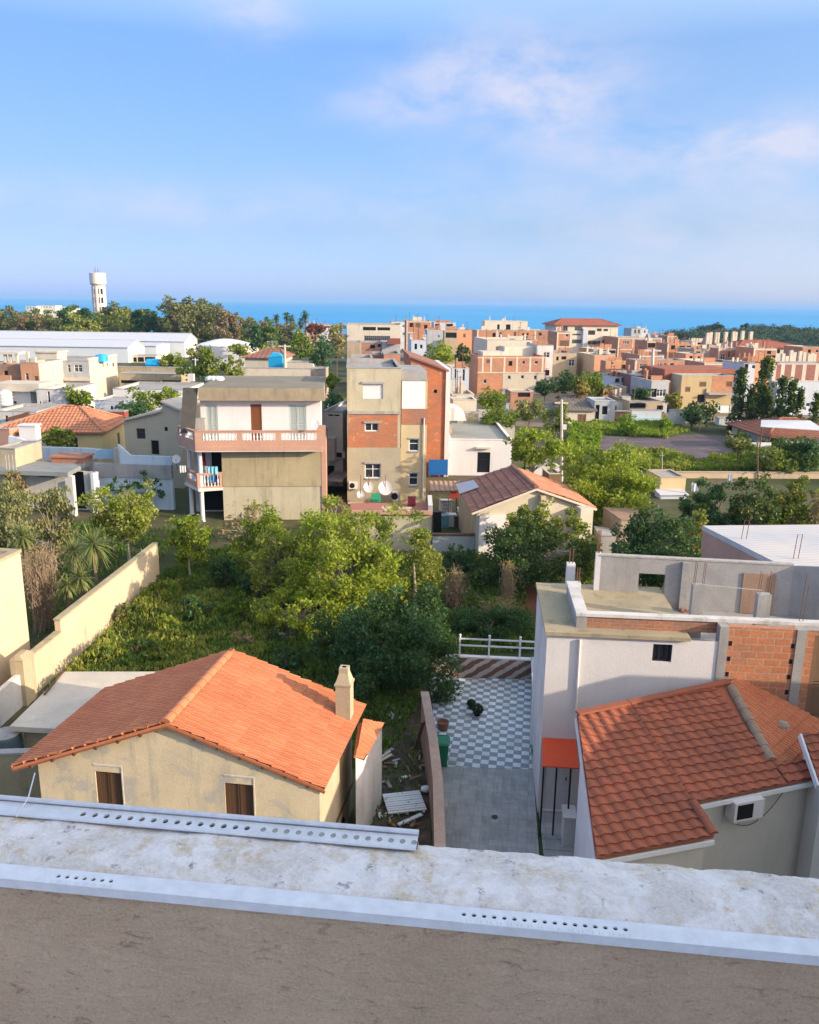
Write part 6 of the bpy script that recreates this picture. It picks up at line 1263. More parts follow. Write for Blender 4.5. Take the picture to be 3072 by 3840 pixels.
# brown roofed house with blue sheet
B = bld('brown_roof_cottage', 'cottage with a wide brown hip roof behind the bright blue tarpaulin', 'house', rB, 350, 670, 580, Y=150, a=R(2), D=9, mat=M_cremef, top=1)
hip(B, B.F.hit(*rB(560, 506), 4)[1], ((B.W * .45, 4.5), (B.W * .8, 4.5)), .5, M_tileC, .8, .9)
p = PY(*rB(605, 620), 146); zt = PY(*rB(605, 535), 146).z; FR = Frame((p.x - 1.25, p.y), R(8)); k_ = .51; mb = MB(); mb.hexa([FR.pt(c[0] * k_, c[1] * k_, c[2]) for c in ((0, 0, p.z - .8), (4.9, 0, p.z - .8), (4.9, 3, p.z - .8), (0, 3, p.z - .8), (.1, 0, zt - .8), (4.8, .1, zt - .6), (4.3, 3, zt - .7), (.3, 3, zt - .9))]); mb.hexa([FR.pt(c[0] * k_, c[1] * k_, c[2]) for c in ((.0, -.1, zt - .77), (4.9, -.1, zt - .57), (4.9, 3.1, zt - .65), (0, 3.1, zt - .85), (1.4, .9, zt), (3.3, .9, zt - .1), (3.3, 2.2, zt - .1), (1.4, 2.2, zt))]); o = mb.build('blue_tarpaulin_hut', M_bluetank); tag(o, 'bright blue tarpaulin hut in front of the brown hip roof', 'tarpaulin')
B = bld('pale_ruin', 'pale broken masonry walls right of the blue tarpaulin hut', 'ruin', rB, 700, 915, 618, Y=142, a=R(2), D=4, mat=M_cremef, par=.05, cap=M_rub)
B = bld('garden_terrace_wall', 'long low pale terrace wall above the bright green plot behind the villa', 'wall', rB, 280, 900, 668, Y=118, a=R(1), D=.8, mat=M_concw, par=.02)
B = bld('straw_hut', 'small brown thatched-looking hut at the right end of the green plot', 'hut', rB, 895, 1015, 672, Y=98, a=R(2), D=3, mat=M_brownwall, par=.05)
B = bld('white_workshop', 'wide pale concrete building with two dark openings under the skyline', 'building', rB, 1198, 1640, 303, Y=215, a=R(-3), D=14, mat=M_cremef, wins=[(1330, 322, 1437, 352, 'dark'), (1450, 325, 1555, 352, 'dark'), (1340, 395, 1555, 440, 'grey')], par=.3)
B = bld('brown_block_wall', 'plain brown wall house below the pale workshop', 'house', rB, 1200, 1312, 450, Y=150, a=R(-3), D=6, mat=M_tan, par=.1)
B = bld('stone_terrace_house', 'pinkish rough brick terrace house with two small dark windows below the pale workshop', 'house', rB, 1315, 1480, 455, Y=140, a=R(-3), D=6, mat=M_brickC, wins=[(1390, 470, 1430, 500, 'dark'), (1453, 465, 1478, 488, 'dark')], par=.2)
B = bld('red_awning_house', 'house with a dark red awning shape and a white box, right of the workshop', 'house', rB, 1485, 1640, 450, Y=140, a=R(-3), D=6, mat=M_greyf, par=.2); mb = MB(); p, q = B.F.hit(*rB(1525, 462), -.6), B.F.hit(*rB(1640, 418), -.6); mb.hexa([B.F.pt(p[0], -1.5, p[1]), B.F.pt(q[0], -1.5, p[1]), B.F.pt(q[0], 0, p[1] + .2), B.F.pt(p[0], 0, p[1] + .2), B.F.pt(p[0] + .5, -1.0, q[1]), B.F.pt(q[0], -1.0, q[1]), B.F.pt(q[0], 0, q[1]), B.F.pt(p[0] + .5, 0, q[1])]); mb.build('red_awning', simple('maroon_sheet', (.22, .06, .05), .7), B.root)
for i, (x0, x1, yt, Y, lab) in enumerate(((1235, 1410, 585, 84, 'brick roof room with a slanted dark roof behind the tall olive house'), (1415, 1500, 560, 90, 'small brick room with a concrete post, behind the tall olive house'), (1505, 1640, 550, 86, 'brick terrace house with plain walls directly behind the white-panelled block'))):
    bld('brick_house', lab, 'house', rB, x0, x1, yt, Y=Y, a=R(-4), D=6, mat=M_brickB, par=.3, wins=[(x0 + 20, yt + 12, x0 + 70, yt + 40, 'dark')] if i == 0 else [])
dish(rG, 842, 48, 76, .42, 'cream satellite dish on the brick roofs behind the tall house')

# ------------------------------------------------------------------ the brick town on the right
def frame_trim(B, reg, xs, ys, xr, yr, w=5):
    mb = MB()
    for x in xs: 
        p = B.F.hit(*reg(x - w, yr[0])); q = B.F.hit(*reg(x + w, yr[1])); mb.box(B.F, p[0], q[0], -.035, -.002, q[1], p[1])
    for y in ys:
        p = B.F.hit(*reg(xr[0], y - w * .8)); q = B.F.hit(*reg(xr[1], y + w * .8)); mb.box(B.F, p[0], q[0], -.045, -.002, q[1], p[1])
    o = mb.build('concrete_frame', M_concw, B.root); o['kind'] = 'stuff'
B = bld('brick_corner_house', 'largest brick house with exposed concrete frame, cream plaster on its lower right', 'house', rC, 640, 1208, 478, base=795, a=R(-9), far=572, mat=M_brickB, par=.3, cap=M_brickB,
        wins=[(717, 503, 745, 535, 'woodwin'), (903, 517, 932, 557, 'dark'), (1015, 515, 1037, 543, 'white'), (1115, 515, 1145, 543, 'white'), (692, 668, 718, 702, 'white'), (895, 637, 918, 668, 'white'), (1005, 635, 1027, 663, 'white'), (1113, 637, 1133, 670, 'white'), (875, 757, 905, 805, 'dark')])
frame_trim(B, rC, (687, 755, 866, 970, 1080, 1183), (490, 612), (642, 1206), (482, 790 - 180)); 
p, q = B.F.hit(*rC(848, 795)), B.F.hit(*rC(1206, 620)); hs_ = [r for r, _ in B.fw]; hs_ = [(r[0] - p[0], r[1], r[2] - p[0], r[3]) for r in hs_ if r[0] > p[0] and r[3] < q[1]]
mb = MB(); wall_holes(mb, lambda s, z, d: B.F.pt(p[0] + s, -.02 + d, z), q[0] - p[0], gz(125), q[1], hs_, .02); mb.build('cream_lower_render', plaster('cream_lower', (.52, .46, .36), (.46, .41, .33), (.28, .25, .2), .35, .5), B.root)
B_ = B; mb = MB()
for x0, x1, y0, y1, t_ in ((688, 868, 440, 478, 3), (868, 1122, 398, 440, 6)): p, q = B_.F.hit(*rC(x0, y1), t_), B_.F.hit(*rC(x1, y0), t_); mb.box(B_.F, p[0], q[0], t_, t_ + 4, B_.H - .3, q[1])
mb.build('roof_rooms', M_cremef, B_.root)
FARN = 'hazy brick houses of the far town'
town = [
 # label, reg, x0, x1, yt, Y, a, far, mat, side, wins
 ('orange_house', 'plain cream ruin-topped house directly behind the largest brick house', rC, 725, 1150, 345, 150, -7, None, M_cremef, None, [(1055, 360, 1078, 388, 'dark')]),
 ('long_brick_house', 'long pale-posted brick house with a dark door above the rubble roofs', rC, 640, 1130, 265, 172, -7, 600, M_brickB, None, [(768, 283, 792, 328, 'dark'), (820, 276, 845, 328, 'white'), (945, 275, 962, 310, 'grey'), (1015, 285, 1031, 303, 'dark'), (1050, 285, 1068, 303, 'dark')]),
 ('cream_rooftop_house', 'cream house with jagged roof edge against the sea, left of the red roofed block', rC, 705, 1060, 186, 235, -5, 680, M_cremef, None, [(808, 213, 826, 262, 'dark'), (880, 213, 916, 262, 'dark')]),
 ('brick_tower_house', 'narrow brick house with a pale floor band in front of the red roofed apartment block', rC, 1305, 1422, 278, 188, -9, 1228, M_brickB, M_brickC, [(1325, 345, 1400, 395, 'woodwin'), (1375, 292, 1398, 318, 'white')]),
 ('tan_ledge_house', 'low brownish house under a projecting slab, right of the largest brick house', rC, 1275, 1470, 452, 146, -6, None, M_tan, None, [(1298, 480, 1316, 512, 'dark'), (1340, 478, 1380, 505, 'dark')]),
 ('white_box_house', 'small whitish rooftop house with a tank beside the tan ledge house', rC, 1140, 1275, 388, 140, -6, None, M_whiteold, None, []),
 ('orange_brick_house', 'orange brick house with pale posts at the far left of the town skyline', rC, 55, 262, 185, 240, -3, None, M_brickB, None, [(80, 200, 110, 235, 'dark'), (130, 200, 170, 235, 'woodwin')]),
 ('blue_white_house', 'blue-white house with dark openings and a white dish on the skyline', rC, 285, 465, 200, 250, -3, None, M_bluew, None, [(290, 208, 330, 235, 'dark'), (385, 208, 440, 232, 'dark')]),
 ('low_white_house', 'low bluish white house with a blue door and concrete slab roof above the leafy tree', rC, 95, 220, 345, 128, -3, None, M_bluew, None, [(122, 373, 142, 420, 'dark'), (165, 380, 188, 415, 'white')]),
 ('white_strip_house', 'house with a white band and dark slab roof behind the leafy tree', rC, 85, 220, 300, 165, -3, None, M_whiteold, None, [(90, 285 + 22, 215, 316, 'grey')]),
 ('grey_gable_house', 'grey house with a rounded gable top on the left of the town', rC, 228, 358, 262, 178, -3, None, M_greyf, None, [(315, 300, 330, 322, 'white')]),
 ('brown_open_house', 'brown house with a wide dark open upper floor', rC, 370, 478, 268, 190, -4, None, M_tan, None, [(380, 280, 470, 325, 'dark')]),
 ('tan_plain_house', 'plain tan house whose lit wall steps down beside the dark tree', rC, 478, 600, 258, 196, -5, None, M_peach, None, [(525, 290, 545, 320, 'woodwin')]),
 ('white_yard_house', 'small white house with blue-green stripes left of the largest brick house', rC, 430, 575, 580, 118, -5, None, M_bluew, None, [(455, 582, 467, 660, 'grey'), (522, 585, 537, 680, 'grey')]),
 ('flat_yard_house', 'low flat roofed cream yard house between the two brick houses', rC, 432, 615, 795, 96, -4, None, M_cremef, None, [(432, 805, 470, 862, 'dark')]),
 ('brick_row_house', 'orange brick row house with three pale windows and a tall white pole', rD, 295, 683, 480, 128, -9, 224, M_brickB, M_brickC, [(330, 505, 384, 548, 'white'), (468, 503, 503, 530, 'white'), (565, 498, 597, 530, 'white'), (520, 500, 535, 560, 'woodwin')]),
 ('peach_house', 'peach brick house with one dark window beside the brick row house', rD, 68, 222, 486, 134, -9, 26, M_peach, M_brickC, [(190, 513, 220, 545, 'dark'), (112, 495, 125, 507, 'dark')]),
 ('arched_house', 'salmon house with an arched upper opening left of the peach house', rC, 1615, 1775, 470, 142, -9, 1470, M_peach, M_tan, [(1672, 505, 1725, 560, 'dark'), (1640, 630, 1700, 668, 'dark')]),
 ('red_shed_house', 'dull red sided house in shade behind the ochre house', rD, 300, 560, 600, 118, -9, None, simple('dull_red', (.26, .12, .11), .8, var=.4), None, [(560 - 130, 625, 470, 690, 'dark')]),
 ('orange_slab_house', 'orange brick house with a concrete slab roof behind the ochre house', rD, 835, 1142, 500, 150, -8, None, M_brickB, None, [(975, 518, 998, 550, 'woodwin'), (1060, 545, 1068, 570, 'dark')]),
 ('blue_panel_house', 'narrow pale house with a dark blue panel beside the tall cypress', rD, 1145, 1232, 505, 125, -8, None, M_bluew, None, [(1147, 500 + 8, 1170, 575, 'dark'), (1205, 515, 1230, 545, 'white')]),
 ('cream_slot_house', 'peach plastered house directly behind the tallest cypress', rD, 1218, 1345, 503, 135, -8, None, M_peach, None, []),
 ('dark_window_house', 'brick house with three dark upper openings in the middle of the far town', rD, 548, 745, 352, 195, -10, 462, M_brickB, M_brickC, [(575, 358 + 4, 604, 395, 'dark'), (640, 366, 682, 392, 'dark'), (697, 366, 730, 394, 'dark')]),
 ('open_frame_house', 'shaded brick frame house with open bays left of the three-window brick house', rD, 390, 455, 330, 205, -10, None, M_brickC, None, [(395, 345, 450, 380, 'dark')]),
 ('wide_brick_house', 'wide low brick house right beside the red roofed apartment block', rD, 165, 505, 305, 235, -6, None, M_brickB, None, [(200, 328, 245, 352, 'white')]),
 ('white_shack_house', 'tan house with jumbled roof gear in the middle of the far town', rD, 755, 885, 395, 185, -8, None, M_tan, None, [(770, 410, 800, 440, 'dark'), (815, 400, 850, 415, 'white')]),
 ('plain_brown_house', 'plain square brown brick house with one pale vertical strip', rD, 945, 1096, 388, 172, -10, 878, M_brickC, M_brickC, [(1022, 410, 1030, 455, 'grey')]),
 ('ragged_brick_house', 'brick house with ragged open bays and washing under the concrete posts', rD, 1096, 1215, 395, 178, -8, None, M_brickC, None, [(1105, 400, 1140, 425, 'dark'), (1150, 405, 1210, 425, 'dark'), (1110, 440, 1150, 462, 'dark')]),
 ('white_window_house', 'brown brick house with one white window right of the ragged brick house', rD, 1220, 1305, 385, 165, -8, None, M_brickB, None, [(1262, 408, 1288, 422, 'white')]),
 ('balcony_brick_house', 'brick house with a dark balcony opening below the long red hip roof', rD, 1310, 1395, 388, 168, -8, None, M_brickC, None, [(1322, 405, 1352, 430, 'dark'), (1315, 440, 1390, 458, 'dark')]),
 ('grey_tower_block', 'small grey-beige block standing alone before the sea left of the wooded hill', rD, 268, 345, 232, 330, -6, None, M_greyf, None, [(290, 240, 300, 270, 'dark'), (320, 240, 330, 270, 'dark')]),
 ('pale_tower_block', 'slim whitish block joined to the grey-beige block before the sea', rD, 346, 396, 238, 332, -6, None, M_bluew, None, [(365, 245, 375, 265, 'dark')]),
 ('blue_top_house', 'white house with a blue upper room on the skyline right of the apartment block', rD, 452, 545, 285, 300, -6, None, M_bluew, None, [(470, 283 + 6, 520, 298, 'dark')]),
 ('jagged_white_house', 'brick house with a jagged top right of the blue upper room', rD, 548, 618, 290, 290, -6, None, M_brickC, None, []),
 ('long_white_house', 'long cream roof terrace house at the foot of the wooded hill', rD, 740, 855, 335, 260, -6, None, M_cremef, None, [(780, 340, 835, 358, 'dark')]),
 ('small_orange_house', 'small orange house between the apartment block and the peach house', rD, 0, 145, 438, 165, -8, None, M_peach, None, [(20, 455, 60, 485, 'dark')]),
 ('dark_terrace_house', 'low house with a dark open terrace below the red roofed apartment block', rD, -30, 145, 395, 185, -8, None, M_tan, None, [(-20, 400, 70, 425, 'dark'), (80, 402, 140, 425, 'dark')]),
 ('grey_roof_gear_house', 'dusty brick rooftop cluttered with vents above the brick row house', rD, 330, 520, 440, 160, -8, None, M_brickC, None, []),
 ('grey_brick_house', 'greyish brick house with a dark red doorway in the shade beside the ochre house', rD, 425, 560, 640, 112, -8, None, M_greyf, None, [(425, 700, 460, 765, 'dark')]),
 ('low_row_house', 'low whitish shack row with dark openings above the weedy field', rD, 55, 250, 800, 108, -6, None, M_whiteold, None, [(105, 830, 150, 868, 'dark'), (205, 825, 240, 860, 'dark')]),
 ('brown_roof_shack', 'shack with a wide flat brown roof above the white field wall', rD, 250, 510, 800, 106, -6, None, M_tan, None, [(255, 812, 375, 850, 'dark'), (465, 830, 515, 865, 'dark')]),
 ('small_blue_house', 'small white-blue shed in the shade beneath the peach house', rD, 120, 225, 610, 122, -8, None, M_bluew, None, [(140, 618, 175, 655, 'grey'), (190, 612, 208, 655, 'white')]),
 ('sea_front_house', 'tiny pale house on the skyline between the workshop and the orange brick house', rB, 1565, 1700, 282, 330, -4, None, M_whiteold, None, [(1590, 290, 1640, 300, 'dark')]),
 ('low_red_skyline_house', 'low reddish house on the skyline behind the red leaved tree', rB, 865, 960, 305, 300, -4, None, M_brickC, None, []),
 ('low_blue_skyline_house', 'low bluish flat roofed house on the skyline right of the red leaved tree', rB, 960, 1075, 308, 310, -4, None, M_bluew, None, [(975, 315, 1060, 330, 'dark')]),
]
BRK = (M_brickB, M_brickC)
for (nm, lab, reg, x0, x1, yt, Y, a_, far, mt_, sd, ws) in town:
    pm = 3134 / Y / (.4823 if reg is rD else .4522); r3 = random.Random(int(x0 * 7 + yt)); ws = list(ws)
    for fl in range(2):                                             # ordinary small windows where the facade is otherwise bare
        for fx in (.2, .5, .8):
            xx, yy = x0 + (x1 - x0) * (fx + r3.uniform(-.06, .06)), yt + pm * (1.1 + 3 * fl); w_, h2_ = pm * r3.uniform(.4, .6), pm * r3.uniform(.9, 1.2)
            if xx - w_ < x0 + pm * .4 or xx + w_ > x1 - pm * .4 or any(not (xx + w_ < q[0] - 3 or xx - w_ > q[2] + 3 or yy + h2_ < q[1] - 3 or yy > q[3] + 3) for q in ws): continue
            if r3.random() < .7: ws.append((xx - w_, yy, xx + w_, yy + h2_, r3.choice(('dark', 'white', 'woodwin', 'white', 'dark'))))
    B = bld(nm, lab, 'house', reg, x0, x1, yt, Y=Y, a=R(a_), D=None if far else min(12, max(5, (x1 - x0) * .02 * Y / 150 + 5)), far=far, mat=mt_, side=sd, wins=ws, par=.35, cap=M_concw if len(lab) % 2 else M_conc)
    if mt_ in BRK:                                                  # concrete posts and floor bands left bare between the bricks
        mb = MB(); nc_ = max(2, int(B.W / 3.4)); wr = [r for r, _ in B.fw]
        for i in range(nc_ + 1):
            s_ = (B.W - .3) * i / nc_
            if not any(r[0] - .1 < s_ + .3 and r[2] + .1 > s_ for r in wr): mb.box(B.F, s_, s_ + .3, -.04, -.003, B.zg, B.H - .02)
        for z_ in (B.H - .35, B.H - 3.3, B.H - 6.3):
            if z_ > B.zg + 1 and not any(r[1] < z_ + .25 and r[3] > z_ for r in wr): mb.box(B.F, -.02, B.W + .02, -.05, -.004, z_, z_ + .25)
        if mb.v: mb.build('concrete_frame', M_concw, B.root)['kind'] = 'stuff'
    r2 = random.Random(len(lab) * 31 + int(x0)); mb = MB(); n = 0
    for _ in range(r2.randint(2, 6)):                                # posts and low walls of the next storey left on the roof
        s_, t_ = r2.uniform(.3, B.W - .6), r2.uniform(.5, B.D - 1); hh = r2.uniform(.5, 1.5)
        if r2.random() < .6: mb.box(B.F, s_, s_ + .28, t_, t_ + .28, B.H - .34, B.H + hh)
        else: mb.box(B.F, s_, min(s_ + r2.uniform(1, 3), B.W - .25), t_, t_ + .2, B.H - .34, B.H + hh * .7)
    mb.build('roof_stubs', M_concw if r2.random() < .5 else M_brickB, B.root)['kind'] = 'stuff'; mb = MB()
    for _ in range(r2.randint(1, 3)):                               # aerials
        s_, t_, hh = r2.uniform(.5, B.W - .5), r2.uniform(.5, B.D - .8), r2.uniform(1.2, 2.6); mb.tube([B.F.pt(s_, t_, B.H - .4), B.F.pt(s_, t_, B.H + hh)], .045, 4); mb.bar(B.F.pt(s_ - .4, t_, B.H + hh * .92), B.F.pt(s_ + .4, t_, B.H + hh * .92), .05)
    mb.build('roof_aerials', M_steel, B.root)['kind'] = 'stuff'; continue
    mb.build('roof_stubs', M_concw if r2.random() < .5 else M_brickB, B.root)['kind'] = 'stuff'
def flatrect(B, reg, x0, y0, x1, y1, mat, name, t=-.03):
    p, q = B.F.hit(*reg(x0, y1), t), B.F.hit(*reg(x1, y0), t); mb = MB(); mb.box(B.F, p[0], q[0], t, -.002, p[1], q[1]); return mb.build(name, mat, B.root)
# apartment block with the red roof
B = bld('apartment_block', 'cream four storey apartment block with a long red hip roof against the sea', 'apartment block', rC, 1297, 1812, 220, Y=245, a=R(-8), far=1236, mat=M_cremef, side=M_greyf, top=1, D=11,
        wins=[(1345, 226, 1390, 268, 'grey'), (1450, 230, 1512, 265, 'grey'), (1428, 338, 1505, 372, 'grey'), (1562, 262, 1618, 300, 'brown'), (1562, 348, 1660, 380, 'brown'), (1635, 247, 1672, 270, 'brown'), (1690, 250, 1725, 270, 'brown'), (1430, 290, 1500, 305, 'grey'), (1680, 340, 1725, 372, 'brown')])
zr = B.F.hit(*rC(1550, 168), 5.5)[1]; hip(B, zr, ((3.4, 5.5), (B.W - 3.4, 5.5)), .8, simple('far_red_roof', (.40, .125, .07), .8, var=.5, sc=1), 1.2, 1.4)
flatrect(B, rC, 1512, 250, 1560, 440, M_bluew, 'stair_bay', -.9)
# ochre house in front of the cypress
B = bld('ochre_house', 'ochre and pink two storey house with scattered small windows and a white garage door', 'house', rD, 634, 1062, 600, base=892, a=R(-7), far=577, mat=plaster('ochre_wall', (.50, .38, .20), (.44, .34, .19), (.28, .21, .13), .35, .5), side=M_tan, par=.3, cap=M_rub,
        wins=[(795, 645, 846, 685, 'woodwin'), (1003, 643, 1047, 685, 'woodwin'), (685, 685, 722, 725, 'woodwin'), (782, 745, 832, 806, 'bars'), (710, 810, 740, 838, 'woodwin'), (942, 828, 1040, 886, 'blind')])
rr = [r for r, _ in B.fw]; p, q = B.F.hit(*rD(885, 738)), B.F.hit(*rD(1062, 602)); hs_ = [(r[0] - p[0], r[1], r[2] - p[0], r[3]) for r in rr if r[0] > p[0] and r[1] > p[1]]
mb = MB(); wall_holes(mb, lambda s, z, d: B.F.pt(p[0] + s, -.02 + d, z), q[0] - p[0], p[1], q[1], hs_, .02); mb.build('pink_brick_upper', M_brickB, B.root)
flatrect(B, rD, 870, 735, 1062, 748, M_conc, 'balcony_slab', -1.0); flatrect(B, rD, 838, 700, 852, 890, M_conc, 'drain_column', -.25)
mb = MB(); mb.box(B.F, -1, B.W + 2, B.D, B.D + 8, B.H - 1.0, B.H + .6); mb.build('rear_red_roof', simple('red_slab', (.36, .13, .08), .85, var=.4, sc=1), B.root)
# big brick and grey house at the right margin
B = bld('frame_house', 'tall grey house with a framed bare brick top storey at the right margin', 'house', rD, 1372, 1800, 500, base=905, a=R(-7), far=1348, mat=M_bluew, side=M_greyf, wins=[(1625, 808, 1656, 840, 'white'), (1400, 700, 1425, 745, 'grey')], par=.3)
p, q = B.F.hit(*rD(1374, 640)), B.F.hit(*rD(1800, 505)); mb = MB(); mb.box(B.F, p[0], q[0], -.03, -.002, p[1], q[1]); mb.build('brick_top_storey', brick('maroon_brick', (.36, .12, .09), (.30, .10, .08), (.3, .22, .19), .5, .22, .02), B.root)
frame_trim(B, rD, (1376, 1440, 1522, 1608, 1708), (508, 640), (1374, 1790), (505, 640), 6)
for i, (x, yt) in enumerate(((1448, 420), (1475, 440), (1512, 395), (1535, 410), (1582, 402), (1612, 410), (1650, 425), (1672, 415), (1690, 425))):
    p = B.F.hit(*rD(x, yt), 3); mb = MB(); mb.box(B.F, p[0] - .22, p[0] + .22, 3 - .2, 3.2, B.H - .3, p[1] - .1); mb.build('roof_column', M_concw, B.root)
# concrete columns on a slab under the wooded hill
B = bld('column_roof_building', 'unfinished building whose roof carries a row of tall pale concrete columns', 'building', rD, 870, 1215, 355, Y=230, a=R(-7), far=855, D=None, mat=M_tan, par=.2)
for x, yt in ((862, 265), (886, 260), (932, 262), (942, 262), (1005, 258), (1066, 255), (1079, 258), (1135, 250), (1200, 256)):
    p = B.F.hit(*rD(x, yt), .6); mb = MB(); mb.box(B.F, p[0] - .4, p[0] + .4, .3, 1.1, B.H - .2, p[1]); o = mb.build('column', M_concw, B.root)
    mb = MB()
    for dx_ in (-.25, .25): mb.tube([B.F.pt(p[0] + dx_, .6, p[1] - .02), B.F.pt(p[0] + dx_, .6, p[1] + .9)], .05, 4)
    mb.build('rebar', M_steel, o)['kind'] = 'stuff'
p0, p1 = B.F.hit(*rD(868, 340), 2), B.F.hit(*rD(935, 305), 2); mb = MB(); mb.prism([B.F.pt(p0[0], 2, B.H - .2), B.F.pt(p1[0] + 2, 2, B.H - .2), B.F.pt(p0[0] + 1, 2, p1[1])], B.F.u * 5); mb.build('stair_housing', M_brickC, B.root)
# cream house with a long red hip roof
B = bld('red_hip_house', 'long cream house under a red hip roof in front of the wooded hill', 'house', rD, 1385, 1690, 380, Y=205, a=R(-6), D=12, mat=M_cremef, top=1, wins=[(1400, 395, 1420, 425, 'dark'), (1450, 395, 1480, 425, 'white')])
B.F.O = B.F.O - B.F.e * 9; B.W += 9 - 3; hip(B, B.F.hit(*rD(1400, 325), 6)[1], ((4, 6), (B.W - 5, 6)), .8, MT['far_red_roof'], 1.2, 1.4)
# grey tiled stone house by the field
B = bld('stone_cottage', 'small pale stone cottage with a grey tiled roof and a wooden double door', 'cottage', rC, 1362, 1612, 922, base=1040, a=R(-2), D=6, mat=M_cremef, wins=[(1475, 957, 1542, 1030, 'woodwin')], top=1)
gable_z(B, B.F.hit(*rC(1480, 862), 3)[1], 'e', .35, simple('grey_tiles', (.25, .21, .18), .9, var=.5, sc=2), .4, .5, M_cremef)
B = bld('cottage_loft', 'raised grey roofed loft standing behind the stone cottage', 'cottage', rC, 1362, 1575, 850, Y=106, D=4, a=R(-2), mat=M_ochre, top=1); gable_z(B, B.F.hit(*rC(1470, 806), 2)[1], 'e', .3, MT['grey_tiles'], .4, .5, M_ochre)
B = bld('field_shack', 'greyish tin shack with posts right of the stone cottage', 'shack', rC, 1618, 1790, 850, Y=101, D=4, a=R(-2), mat=M_greyf, wins=[(1625, 880, 1650, 1000, 'dark'), (1680, 890, 1720, 960, 'dark')], par=.05, cap=M_corrw)
B = bld('white_field_wall', 'long white and pale blue wall facing the weedy field', 'wall', rD, 262, 500, 872, base=962, a=R(-4), D=.5, mat=M_bluew, par=.02); mb = MB(); q = B.F.hit(*rD(270, 925), -.1); mb.box(B.F, 0, B.W, -.15, -.003, 0, q[1]); mb.build('blue_plinth', plaster('aqua', (.38, .55, .60), (.36, .5, .55), (.3, .4, .42), .3, .2), B.root)
B = bld('white_garden_wall', 'plain white wall end rising from the field beside the dark bushes', 'wall', rD, 572, 692, 872, base=1000, a=R(-4), D=.6, mat=M_whiteold, par=.02)
B = bld('grey_fence_wall', 'low grey wall in front of the cypress trees', 'wall', rD, 945, 1145, 930, base=985, a=R(-6), D=.4, mat=M_bluew, par=.02)
B = bld('rust_fence', 'brownish board fence beside the grey wall by the cypress trees', 'fence', rD, 1145, 1250, 935, base=1010, a=R(-6), D=.3, mat=M_woodold, par=.02)
B = bld('red_fence', 'long dark red sheet fence under the cypress trees', 'fence', rD, 1240, 1560, 938, base=985, a=R(-6), D=.2, mat=simple('dark_red_sheet', (.22, .03, .04), .6), par=.02)
B = bld('wire_fence', 'pale plank and post fence at the far edge of the weedy field', 'fence', rD, 20, 262, 880, base=965, a=R(-3), D=.15, mat=M_woodold, par=.02)
# bungalow at the right margin
B = bld('red_roof_bungalow', 'bungalow with a wide red hip roof and sagging white porch sheet at the right margin', 'bungalow', rD, 1330, 1900, 1075, base=1150, a=R(-3), D=9, mat=M_whiteold, top=1, wins=[(1230 + 120, 1082, 1390, 1110, 'dark')])
hip(B, B.F.hit(*rD(1620, 932), 4.5)[1], ((B.W * .42, 4.5), (B.W * .7, 4.5)), .6, simple('bungalow_tile', (.38, .16, .10), .85, var=.5, sc=2), .35, .5)
q = [B.F.pt(*c) for c in ((-2.6, -3.2, 2.5), (B.W * .5, -3.6, 2.2), (B.W * .5, -.5, 2.75), (-1.2, -.3, 2.75))]; mb = MB(); mb.prism(q, (0, 0, .06)); mb.build('porch_sheet', M_corrw, B.root)
for p in q[:2]: mb = MB(); mb.tube([Vector((p.x + .2, p.y + .1, 0)), p + Vector((.2, .1, 0))], .06, 6); mb.build('porch_post', M_steel, B.root)
p0 = B.F.hit(*rD(1425, 975), 2); mb = MB(); mb.box(B.F, p0[0] - .2, p0[0] + .2, 2, 2.4, 2.2, B.F.hit(*rD(1425, 935), 2)[1]); mb.build('chimney', M_brick, B.root)
mb = MB(); p0, p1 = B.F.hit(*rD(1190, 1150), -3), B.F.hit(*rD(1362, 1120), -3); mb.box(B.F, p0[0], p1[0], -3, -2.8, 0, p1[1]); mb.build('porch_wall', M_white, B.root)
# field edge wall, yellow hut
a, b = PZ(*rI(300, 655), .0), PZ(*rI(1725, 660), .0); d = b - a; FR = Frame(a.xy, math.atan2(-d.y, d.x)); zt = FR.hit(*rI(1000, 602))[1]; root = thing('field_wall', 'long sunlit beige wall along the near edge of the ploughed field', 'wall', (a + b) / 2)
mb = MB(); mb.box(FR, 0, d.length + 15, 0, .25, 0, zt - .08); mb.build('wall_body', plaster('field_wall_render', (.58, .44, .28), (.46, .36, .25), (.28, .23, .17), .3, .6), root); mb = MB(); mb.box(FR, -.03, d.length + 15, -.04, .29, zt - .077, zt); mb.build('coping', M_tan, root)
B = bld('yellow_hut', 'small yellow hut with a pale lean-to sheet roof in front of the beige field wall', 'hut', rI, 398, 612, 652, Y=62, a=R(-5), D=3, mat=plaster('yellow_hut', (.62, .46, .26), (.58, .43, .25), (.4, .3, .18), .4, .2), par=.05, cap=M_tan)
q0, q1 = B.F.hit(*rI(390, 798), -1.2), B.F.hit(*rI(585, 752), -.1); mb = MB(); mb.prism([B.F.pt(q0[0], -1.3, q0[1]), B.F.pt(q1[0], -1.3, q0[1]), B.F.pt(q1[0], -.003, q1[1]), B.F.pt(q0[0], -.003, q1[1])], (0, 0, .05)); mb.build('lean_to_sheet', M_corrw, B.root); mb = MB(); mb.box(B.F, q0[0] + .1, q1[0] - .1, -1.15, -.003, 0, q0[1] - .05); mb.build('lean_to_wall', M_bluew, B.root)
